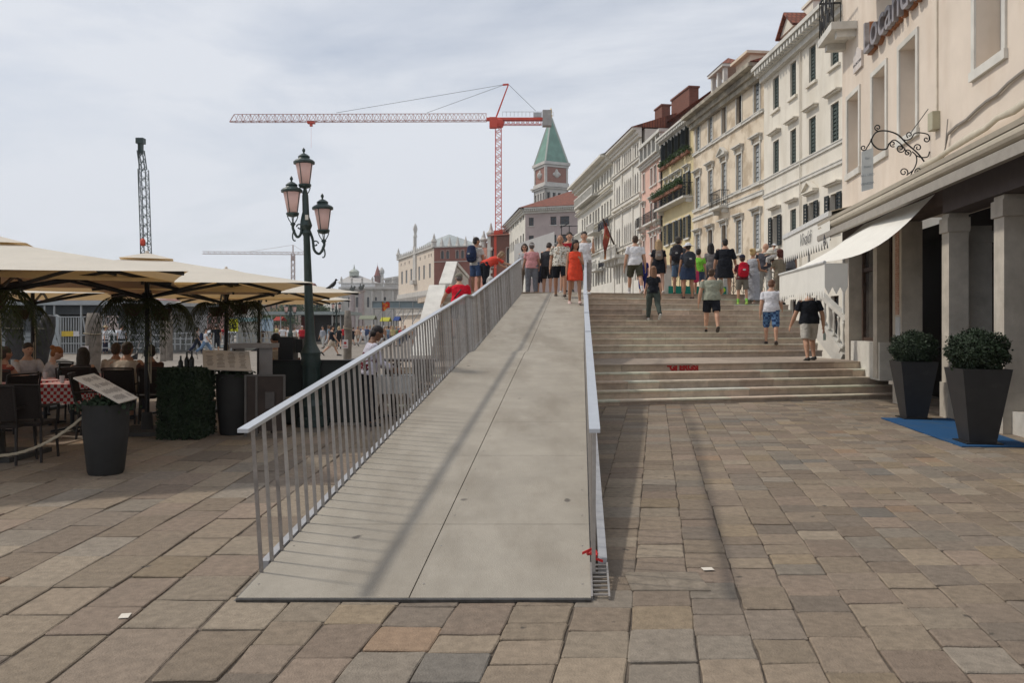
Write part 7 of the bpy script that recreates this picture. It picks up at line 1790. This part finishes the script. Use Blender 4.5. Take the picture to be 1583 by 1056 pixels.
person('man in white T-shirt and grey trousers with his hand raised to his face', *at(903,22.9), H=1.82, rz=pi*.97, legs=((6,2),(-10,8)), arms=((40,12,125,10),(4,8,10)), top=WH, sleeve=.6, bottom=(.33,.31,.30), bkind='trousers', blen=1.9, shoe=(.6,.6,.6), sk='m')
person('child in striped navy top half hidden among the ramp group', *at(836,25.9), H=1.2, rz=.2, child_=True, top=(.04,.05,.08), sleeve=.6, bottom=(.03,.03,.05), bkind='shorts', blen=.8, hair=(.05,.03,.02))
I = person('man in pale T-shirt and blue shorts standing on the parapet side of the bridge', *at(736,25.0), H=1.80, rz=-.55, hyaw=-25, legs=((2,0),(-2,2)), arms=((8,8,14),(8,8,14)), hair=(.03,.02,.015), top=(.50,.49,.46), sleeve=.6, bottom=(.06,.10,.20), bkind='shorts', blen=.9, shoe=(.1,.1,.1), sk='t')
backpack(I, 'navy backpack on the man by the white parapet', NV, .36, .52, .22)
person('person in orange and white top bending over by the parapet', *at(750,24.6), H=1.66, rz=-1.1, fem=True, lean=62, hpitch=20, legs=((5,6),(-2,4)), arms=((55,8,20),(60,8,20)), hair=(.25,.16,.09), hk='bob', top=patchmat('orange_white_top', (.62,.06,.035), (.62,.60,.58), 1.6, .40), sleeve=.7, bottom=BK, bkind='trousers', blen=1.5, shoe=(.3,.3,.3))
I = person('man in bright red polo and khaki cap with his hand on the left railing', *at(710.5,20.05), H=1.70, rz=.15, lean=12, hpitch=12, build=1.12, belly=.03, legs=((20,25),(-6,8)), arms=((38,28,10),(10,10,20)), hair=(.12,.10,.09), hat=((.24,.23,.18),'cap'), top=(.62,.012,.03), sleeve=.6, bottom=(.03,.04,.07), bkind='shorts', blen=.9, sk='m')
m = MB(); 
_s = I['s']; m.tube([I['pel']+I['up']*.44*_s+V((.12,-.03,0)), I['pel']+I['up']*.30*_s-I['fw']*.165+V((.02,0,0)), I['pel']+I['up']*.12*_s-I['fw']*.16+V((-.12,0,0)), I['pel']+V((-.22,-.02,.02))], [(.018,.006)]*4, 6, xa=(1,0,0)); lchild(m, 'strap', M_black, I['e'])
person('elderly person with white hair just showing above the left railing', *at(758,20.6), H=1.45, rz=.3, fem=True, hair=(.50,.48,.45), hk='bob', top=(.6,.6,.6), sleeve=.8, bottom=(.2,.2,.2), bkind='trousers', blen=1.9, sk='l')
# --- on the steps and deck at right
person('man in white T-shirt and olive shorts at the top of the steps, seen from behind', *at(982,24.6), H=1.84, rz=.05, build=1.06, legs=((22,14),(-16,12)), arms=((4,12,10),(-6,12,14)), hair=(.06,.035,.02), top=WH, sleeve=.6, bottom=(.07,.068,.045), bkind='shorts', blen=.95, shoe=(.6,.6,.6), sock=(.6,.6,.6))
person('child in blue top beside the man in olive shorts', *at(994,25.2), H=1.25, rz=.3, child_=True, top=(.02,.03,.25), sleeve=.6, bottom=(.02,.03,.2), bkind='trousers', blen=1.6, hair=(.06,.04,.02), sk='m')
I = person('long-haired blonde woman in black top and skirt at the top of the steps', *at(1018,24.9), H=1.72, rz=-.1, fem=True, legs=((5,2),(-8,10)), arms=((4,10,15),(4,10,15)), hair=(.42,.28,.15), hk='long', top=BK, sleeve=.6, bottom=BK, bkind='skirt', blen=.65, shoe=(.6,.55,.5), sk='l')
backpack(I, 'small taupe backpack on the blonde woman in black', (.22,.18,.15), .24, .30, .11)
person('girl in black T-shirt and grey-green trousers climbing the steps', *at(1010,22.5), H=1.55, rz=.05, fem=True, legs=((14,4),(-14,26)), arms=((14,8,14),(-10,8,10)), hair=(.22,.11,.06), hk='long', top=BK, sleeve=.55, bottom=(.06,.075,.065), bkind='trousers', blen=1.93, shoe=(.45,.44,.42), sk='m')
I = person('man in grey shirt and denim shorts with a large dark backpack', *at(1049,25.0), H=1.82, rz=-.35, hyaw=-20, legs=((4,0),(-4,2)), arms=((10,8,30),(10,8,30)), hair=(.05,.04,.03), hat=((.08,.07,.06),'cap'), top=(.10,.105,.115), sleeve=.6, bottom=(.11,.17,.26), bkind='shorts', blen=.95, shoe=(.1,.06,.04))
backpack(I, 'large black hiking backpack on the man in the grey shirt', (.025,.024,.03), .36, .52, .24)
I = person('woman with a white bow-tied sunhat and navy skirt at the top of the steps', *at(1063.5,24.3), H=1.72, rz=.0, fem=True, build=1.05, legs=((3,0),(-3,0)), arms=((4,10,12),(4,10,12)), hair=(.05,.03,.02), hat=(cloth((.66,.66,.68)),'brim'), top=(.04,.045,.06), sleeve=.5, bottom=(.025,.04,.08), bkind='skirt', blen=.8, shoe=(.10,.06,.05), sk='t')
backpack(I, 'charcoal backpack on the woman in the white sunhat', (.035,.04,.05), .34, .46, .18, (.4,.4,.4))
person('boy in neon green T-shirt with a pink bag at the top of the steps', *at(1080,25.6), H=1.48, rz=-.5, child_=True, legs=((3,0),(-3,0)), arms=((10,8,70),(4,8,8)), hair=(.03,.02,.015), top=(.22,.60,.06), sleeve=.6, bottom=(.05,.07,.12), bkind='shorts', blen=.95, shoe=(.3,.3,.3), sk='m')
mb = MB(); caps(mb, [(GX(1074.5,25.4),25.3,DECK+.45),(GX(1074.5,25.4),25.3,DECK+.75)], [(.11,.05),(.10,.05)]); mb.tube([(GX(1074.5,25.4)-.06,25.3,DECK+.76),(GX(1074.5,25.4),25.35,DECK+.95),(GX(1074.5,25.4)+.06,25.3,DECK+.76)], .01, 6); tag(link(mb, 'shoulder_bag', cloth((.62,.06,.16)), smooth=True), 'bright pink bag hanging beside the boy in neon green', 'bag')
person('woman with long black hair standing behind the boy in neon green', *at(1099,26.2), H=1.74, rz=.0, fem=True, hair=(.015,.01,.01), hk='long', top=(.2,.18,.18), sleeve=.6, bottom=(.1,.1,.12), bkind='trousers', blen=1.9)
person('man in sage T-shirt and black shorts climbing the steps in sandals', *at(1100,22.3), H=1.80, rz=-.15, build=1.18, belly=.03, hyaw=-18, legs=((12,2),(-16,14)), arms=((-8,14,16),(25,12,55,20)), hair=(.07,.04,.025), top=(.30,.315,.25), sleeve=.6, bottom=(.014,.014,.014), bkind='shorts', blen=.9, shoe=(.035,.025,.02), sk='m')
mb = MB(); caps(mb, [(GX(1115,22.35),22.45,2.72),(GX(1120,22.35),22.5,2.66)], [.07,.07]); tag(link(mb, 'lime_pouch', cloth((.40,.62,.04)), smooth=True), 'lime green pouch held by the man in the sage T-shirt', 'pouch')
person('man dressed in a long black tunic at the top of the steps', *at(1121,25.1), H=1.76, rz=-.25, build=1.12, hyaw=10, arms=((6,14,14),(20,14,30)), hair=(.02,.015,.012), top=BK, sleeve=.9, toplen=.42, bottom=BK, bkind='shorts', blen=.9, shoe=(.3,.2,.15))
I = person('boy with navy cap, grey shorts and lime socks at the top of the steps', *at(1147.5,24.3), H=1.50, rz=-.1, child_=True, legs=((5,0),(-5,4)), arms=((30,6,90),(30,6,90)), hair=(.05,.03,.02), hat=((.025,.03,.05),'cap'), top=(.10,.02,.025), sleeve=.7, bottom=(.17,.155,.13), bkind='shorts', blen=.95, shoe=(.35,.5,.1), sock=(.25,.6,.1))
backpack(I, 'red schoolbag on the boy in the navy cap', (.45,.012,.03), .32, .46, .17, (.5,.5,.5))
person('blonde woman in long pale grey dress in profile at the top of the steps', *at(1164,24.6), H=1.74, rz=-.85, fem=True, legs=((6,0),(-8,2)), arms=((14,8,60,10),(14,6,70)), hair=(.55,.38,.17), hk='bun', top=(.36,.37,.40), sleeve=0, bottom=(.34,.35,.39), bkind='skirt', blen=1.85, shoe=(.4,.3,.25), sk='t')
person('bald man in dark grey T-shirt and white trousers beside the blonde woman', *at(1182,25.0), H=1.80, rz=-.35, hk='bald', hyaw=-30, hpitch=20, arms=((25,10,60),(18,10,40)), legs=((4,2),(-10,14)), top=(.07,.07,.085), sleeve=.6, bottom=(.50,.49,.46), bkind='trousers', blen=1.9, shoe=(.2,.12,.08), sk='m')
I = person('red-haired woman in khaki top carrying a child near the awning', *at(1206,24.8), H=1.74, rz=.35, fem=True, hyaw=30, hair=(.12,.03,.02), hk='bob', arms=((30,14,95,20),(25,14,95,20)), top=(.26,.22,.16), sleeve=.7, bottom=(.24,.20,.15), bkind='trousers', blen=1.9, sk='l')
person('toddler in white sunhat and white clothes held by the red-haired woman', *at(1197,24.7), H=.82, rz=.9, z=DECK+.88, child_=True, legs=((70,60),(65,60)), arms=((30,8,40),(30,8,40)), hair=(.2,.12,.06), hat=((.68,.68,.68),'brim'), top=(.62,.60,.58), sleeve=.8, bottom=(.62,.60,.58), bkind='trousers', blen=1.6, shoe=None, sk='l')
person('man with navy cap whose head shows above the far awning', *at(1220,26.6), H=1.82, rz=.2, hair=(.04,.03,.02), hat=((.02,.025,.05),'cap'), top=(.15,.15,.16), bottom=(.1,.1,.1), bkind='trousers', blen=1.9)
person('man in white T-shirt and blue plaid shorts climbing the steps by the awning', *at(1192,21.9), H=1.80, rz=-.35, build=1.04, hyaw=-15, hpitch=18, legs=((16,14),(-12,6)), arms=((-8,9,12),(20,9,42)), hair=(.14,.06,.03), top=(.68,.68,.72), sleeve=.6, bottom=plaid, bkind='shorts', blen=1.12, shoe=(.05,.035,.03), sk='m')
mb = MB(); p = V((GX(1187,21.8), 21.6, 3.64)); mb.ell(p, (.2,.16,.035), 16, 8); mb.ell(p+V((0,0,.05)), (.10,.11,.07), 14, 8); tag(link(mb, 'straw_hat', cloth((.55,.52,.46)), smooth=True), 'pale floppy hat above the man in the white T-shirt', 'hat')
I = person('man in black T-shirt and light grey shorts stepping up beneath the sawtooth awning', *at(1251,19.2), H=1.90, rz=.05, build=1.12, legs=((-12,4),(20,34)), arms=((14,17,14),(-6,17,18)), hair=(.05,.04,.03), top=(.016,.016,.017), sleeve=.65, bottom=(.46,.44,.40), bkind='shorts', blen=1.0, shoe=(.02,.02,.02), sk='m', z=.765)
hw = I['W']@I['hands'][1]; mb = MB(); mb.lathe((hw.x+.02, hw.y, hw.z-.26), [(.03,0),(.034,.01),(.034,.14),(.014,.19),(.014,.215)], 12); tag(link(mb, 'water_bottle', mat('pet_plastic', (.5,.6,.58), .08, .05, 6, trans=((.6,.7,.68), .5)), smooth=True), 'clear plastic water bottle in the hand of the man in black', 'bottle')
# --- waiter and diners
I = person('waiter in white shirt and dark red waistcoat behind the left railing', *at(570,12.5), H=1.68, rz=-1.15, hpitch=22, lean=8, build=.95, arms=((20,8,45),(20,8,45)), hair=(.012,.01,.01), top=(.60,.58,.66), sleeve=1.8, bottom=BK, bkind='trousers', blen=1.95, sk='d', vox=.009, z=0)
m = MB(); s_, b_ = I['s'], I['b']; caps(m, [I['pel']+I['up']*z_*s_ for z_ in (.0,.1,.17,.29,.36)], [(.168*b_+.026,.12*b_+.026),(.16*b_+.026,.115*b_+.026),(.143*b_+.026,.105*b_+.026),(.150*b_+.024,.112*b_+.026),(.118*b_,.085*b_+.024)], n=18); lchild(solid(m, 'waistcoat', .012, 2), 'waistcoat', cloth((.13,.012,.02)), I['e'])
m = MB(); c = I['pel']+I['up']*.44*s_+I['fw']*.085; m.ell(c+V((-.03,0,0)), (.032,.012,.02), 8, 6); m.ell(c+V((.03,0,0)), (.032,.012,.02), 8, 6); lchild(m, 'bow_tie', M_black, I['e'])
def diner(lab, u, d, rz, H=1.7, **k):
    k.setdefault('bottom', (.08,.08,.1)); k.setdefault('bkind', 'trousers'); k.setdefault('blen', 1.8); k.setdefault('arms', ((35,10,60,10),(35,10,60,10)))
    return person(lab, *at(u, d), H=H, rz=rz, legs=((84,84),(84,84)), lean=8, z=0, vox=.012, sit=True, **k)
diner('broad-backed diner in a cream shirt sitting with his back to the camera', 193, 13.15, .0, 1.78, build=1.15, top=(.50,.43,.35), sleeve=.7, hair=(.06,.04,.03), sk='m')
diner('diner in pale top partly hidden behind the cream-shirted diner', 178, 14.4, .3, 1.72, top=(.45,.38,.30), sleeve=.7, hair=(.08,.05,.03), sk='t')
diner('long-haired diner behind the narrow menu board', 126, 13.2, .2, 1.66, fem=True, top=(.05,.04,.04), sleeve=.8, hair=(.04,.025,.018), hk='long', sk='m')
diner('red-haired diner in a white blouse with hair tied up', 75, 14.0, -1.0, 1.66, fem=True, top=(.45,.42,.42), sleeve=.8, hair=(.30,.11,.03), hk='bun', hpitch=20, sk='l')
diner('dark-haired diner in a white shirt facing the red-haired one', 40, 14.2, -2.2, 1.74, top=(.50,.48,.50), sleeve=.8, hair=(.03,.02,.015), sk='m')
diner('diner with bare shoulder at the left picture edge', 0, 13.0, -.5, 1.68, top=(.25,.06,.04), sleeve=.2, hair=(.05,.03,.02), sk='t')
diner('diner in dark clothes sitting right of the parasol pole', 236, 13.3, 1.0, 1.72, top=(.10,.05,.04), sleeve=.7, hair=(.03,.02,.02), sk='t')
person('dark-skinned host in a beige shirt bending over the terrace counter', *at(416,13.6), H=1.58, rz=-2.4, lean=22, hpitch=25, z=0, arms=((40,10,60),(40,10,60)), hair=(.01,.01,.01), top=(.42,.34,.25), sleeve=.8, bottom=BK, bkind='trousers', blen=1.9, sk='t', vox=.011)
# --- quay walkers
def walk(lab, u, d, H, rz, ph=22, **k):
    k.setdefault('arms', ((-ph*.7,8,18),(ph*.7,8,18))); return person(lab, *at(u, d), H=H, rz=rz, legs=((ph,4),(-ph,22)), z=0, **k)
def stand(lab, u, d, H, rz, **k): return person(lab, *at(u, d), H=H, rz=rz, z=0, legs=((3,0),(-3,2)), **k)
T = 'trousers'
walk('man in black T-shirt and beige shorts striding across the quay', 513, 42.7, 1.80, -1.1, 28, top=BK, bottom=(.46,.38,.30), bkind='shorts', blen=.95, shoe=BK)
I = walk('man in white T-shirt and jeans striding right with a navy backpack', 318, 43.5, 1.66, -1.25, 30, top=WH, bottom=(.14,.22,.34), bkind=T, blen=1.95, shoe=(.2,.2,.2)); backpack(I, 'navy backpack on the man in jeans on the quay', NV, .3, .42, .18)
walk('dark-haired woman in beige blouse and dark trousers walking on the quay', 305, 45.5, 1.68, -1.3, 22, fem=True, hair=(.02,.015,.012), hk='bob', top=(.36,.30,.27), sleeve=.9, bottom=(.02,.025,.05), bkind=T, blen=1.95)
stand('tall person all in black with a pale cap on the quay', 334, 48, 1.82, .4, top=BK, bottom=BK, bkind=T, blen=1.4, hat=((.4,.38,.36),'cap'), build=1.1)
stand('white-shirted man with straw hat leaning on the landing-stage railing', 163, 45.5, 1.72, -1.4, top=WH, bottom=(.03,.03,.05), bkind=T, blen=1.9, hat=((.5,.4,.25),'brim'))
stand('man in grey-white shirt and dark shorts by the landing-stage cabin', 188, 46.0, 1.78, .1, top=(.42,.43,.46), bottom=(.03,.03,.04), bkind='shorts', blen=.9, hair=(.02,.02,.02))
stand('man in white T-shirt and dark blue jeans talking by the route map', 389, 54, 1.72, -1.3, top=WH, bottom=(.03,.05,.12), bkind=T, blen=1.95, hair=(.1,.06,.04), arms=((30,8,60),(30,8,60)), build=1.15)
stand('woman in a straw hat between two men by the route map', 396.5, 55.5, 1.64, pi, fem=True, top=(.5,.45,.4), bottom=(.3,.3,.3), bkind=T, blen=1.9, hat=((.55,.45,.33),'brim'))
I = stand('man in brown T-shirt with a backpack by the route map', 404, 54, 1.72, 1.0, top=(.10,.06,.04), bottom=(.25,.27,.3), bkind=T, blen=1.9, hair=(.1,.06,.03)); backpack(I, 'brown backpack on the man by the route map', (.12,.07,.05), .3, .42, .18)
stand('man in white shirt left of the street lamp, nearest in his group', 437, 60, 1.74, .3, top=WH, bottom=(.35,.33,.3), bkind=T, blen=1.9, hair=(.08,.05,.03))
stand('person in white with a black bag left of the street lamp', 446, 61, 1.66, 2.6, top=(.6,.6,.62), bottom=(.05,.05,.05), bkind=T, blen=1.9, fem=True, hair=(.1,.06,.04))
stand('person in cream next to the man in red left of the street lamp', 455.5, 60, 1.6, -.5, top=(.55,.5,.45), bottom=(.5,.45,.4), bkind='shorts', blen=.9, hair=(.15,.1,.06))
stand('grey-haired man in a red shirt just left of the street lamp', 467, 58, 1.72, 3.0, top=(.42,.02,.03), sleeve=.9, bottom=(.08,.02,.03), bkind=T, blen=1.9, hair=(.45,.42,.4), build=1.1)
walk('woman in pale grey top and white trousers right of the street lamp', 499, 57, 1.70, 2.8, 14, fem=True, top=(.30,.32,.36), sleeve=1.2, bottom=(.5,.5,.48), bkind=T, blen=1.9, hair=(.05,.03,.02))
walk('blonde woman in a dark dress behind the man in beige shorts', 524, 56, 1.70, .2, 16, fem=True, top=(.02,.02,.03), toplen=.4, hair=(.5,.36,.2), hk='bob', sk='l')
cr = random.Random(21); cols = [((.42,.02,.03),'red'),(BK,'black'),((.50,.34,.24),'tan'),(WH,'white'),((.06,.09,.18),'navy'),((.30,.30,.32),'grey'),((.35,.20,.12),'brown'),((.18,.24,.30),'slate'),((.5,.42,.2),'mustard'),((.15,.22,.12),'green')]
bots = [((.05,.06,.10),'dark trousers','trousers',1.9),((.42,.38,.32),'beige shorts','shorts',.9),((.13,.18,.28),'jeans','trousers',1.9),((.02,.02,.02),'black shorts','shorts',.9),((.5,.5,.5),'white trousers','trousers',1.9)]
anch = [(532,'just left of the noticed mooring pole'),(546,'right of the mooring pole'),(553,'right of the mooring pole, second in line'),(561,'directly left of the waiter'),(578,'just above the waiter\'s shoulder'),(586,'right of the waiter'),(594,'under the orange flag'),(601,'just right of the orange flag'),(607,'below the lime-yellow stall'),(613,'below the blue stall'),(619,'right of the blue stall'),(626,'above the handrail beyond the stalls'),(633,'near the foot of the white parapet'),(640,'last before the parapet'),(567,'beside the olive stall'),(572,'under the olive stall awning'),(480,'glimpsed behind the street lamp'),(508,'behind the man in beige shorts'),(428,'below the red kiosk awning'),(420,'right of the route map'),(344,'left of the B1 sign'),(377,'in front of the cream kiosk'),(598,'deep in the crowd behind the orange flag'),(590,'deep in the crowd left of the orange flag'),(557,'deep in the crowd behind the mooring pole'),(583,'deep in the crowd behind the waiter'),(604,'deep in the crowd by the yellow stall'),(616,'deep in the crowd by the blue stall')]
for i, (u, wh) in enumerate(anch):
    c, cn = cols[i % 10]; b_, bn, bk, bl = bots[(i*3+i//5) % 5]; d = 62+cr.uniform(0, 10) if i < 22 else 82+cr.uniform(0, 8)
    fem_ = cr.random() < .5
    walk('%s in %s top and %s, %s' % ('woman' if fem_ else 'man', cn, bn, wh), u, d, cr.uniform(1.62,1.84), cr.uniform(-3,3), cr.uniform(4,24), fem=fem_, top=c, bottom=b_, bkind=bk, blen=bl, hair=cr.choice([(.03,.02,.015),(.12,.07,.04),(.4,.3,.18),(.35,.33,.3)]), hk=cr.choice(['short','bob','long'] if fem_ else ['short','short','bald']), sk=cr.choice('mltt'))
hz_ = MB(); hz_.box(-700, 700, -110, 700, -3, 104)
hm_ = bpy.data.materials.new('haze'); hm_.use_nodes = True; hn = hm_.node_tree.nodes; hn.clear()
ho = hn.new('ShaderNodeOutputMaterial'); hv = hn.new('ShaderNodeVolumePrincipled'); hv.inputs['Color'].default_value = (.92,.94,.97,1); hv.inputs['Density'].default_value = .0003; hv.inputs['Anisotropy'].default_value = .2
hm_.node_tree.links.new(hv.outputs[0], ho.inputs['Volume'])
tag(link(hz_, 'haze', hm_), 'thin pale summer haze over the lagoon', 'haze', kind='stuff')
# trim unseen remnants
bpy.context.view_layer.update()
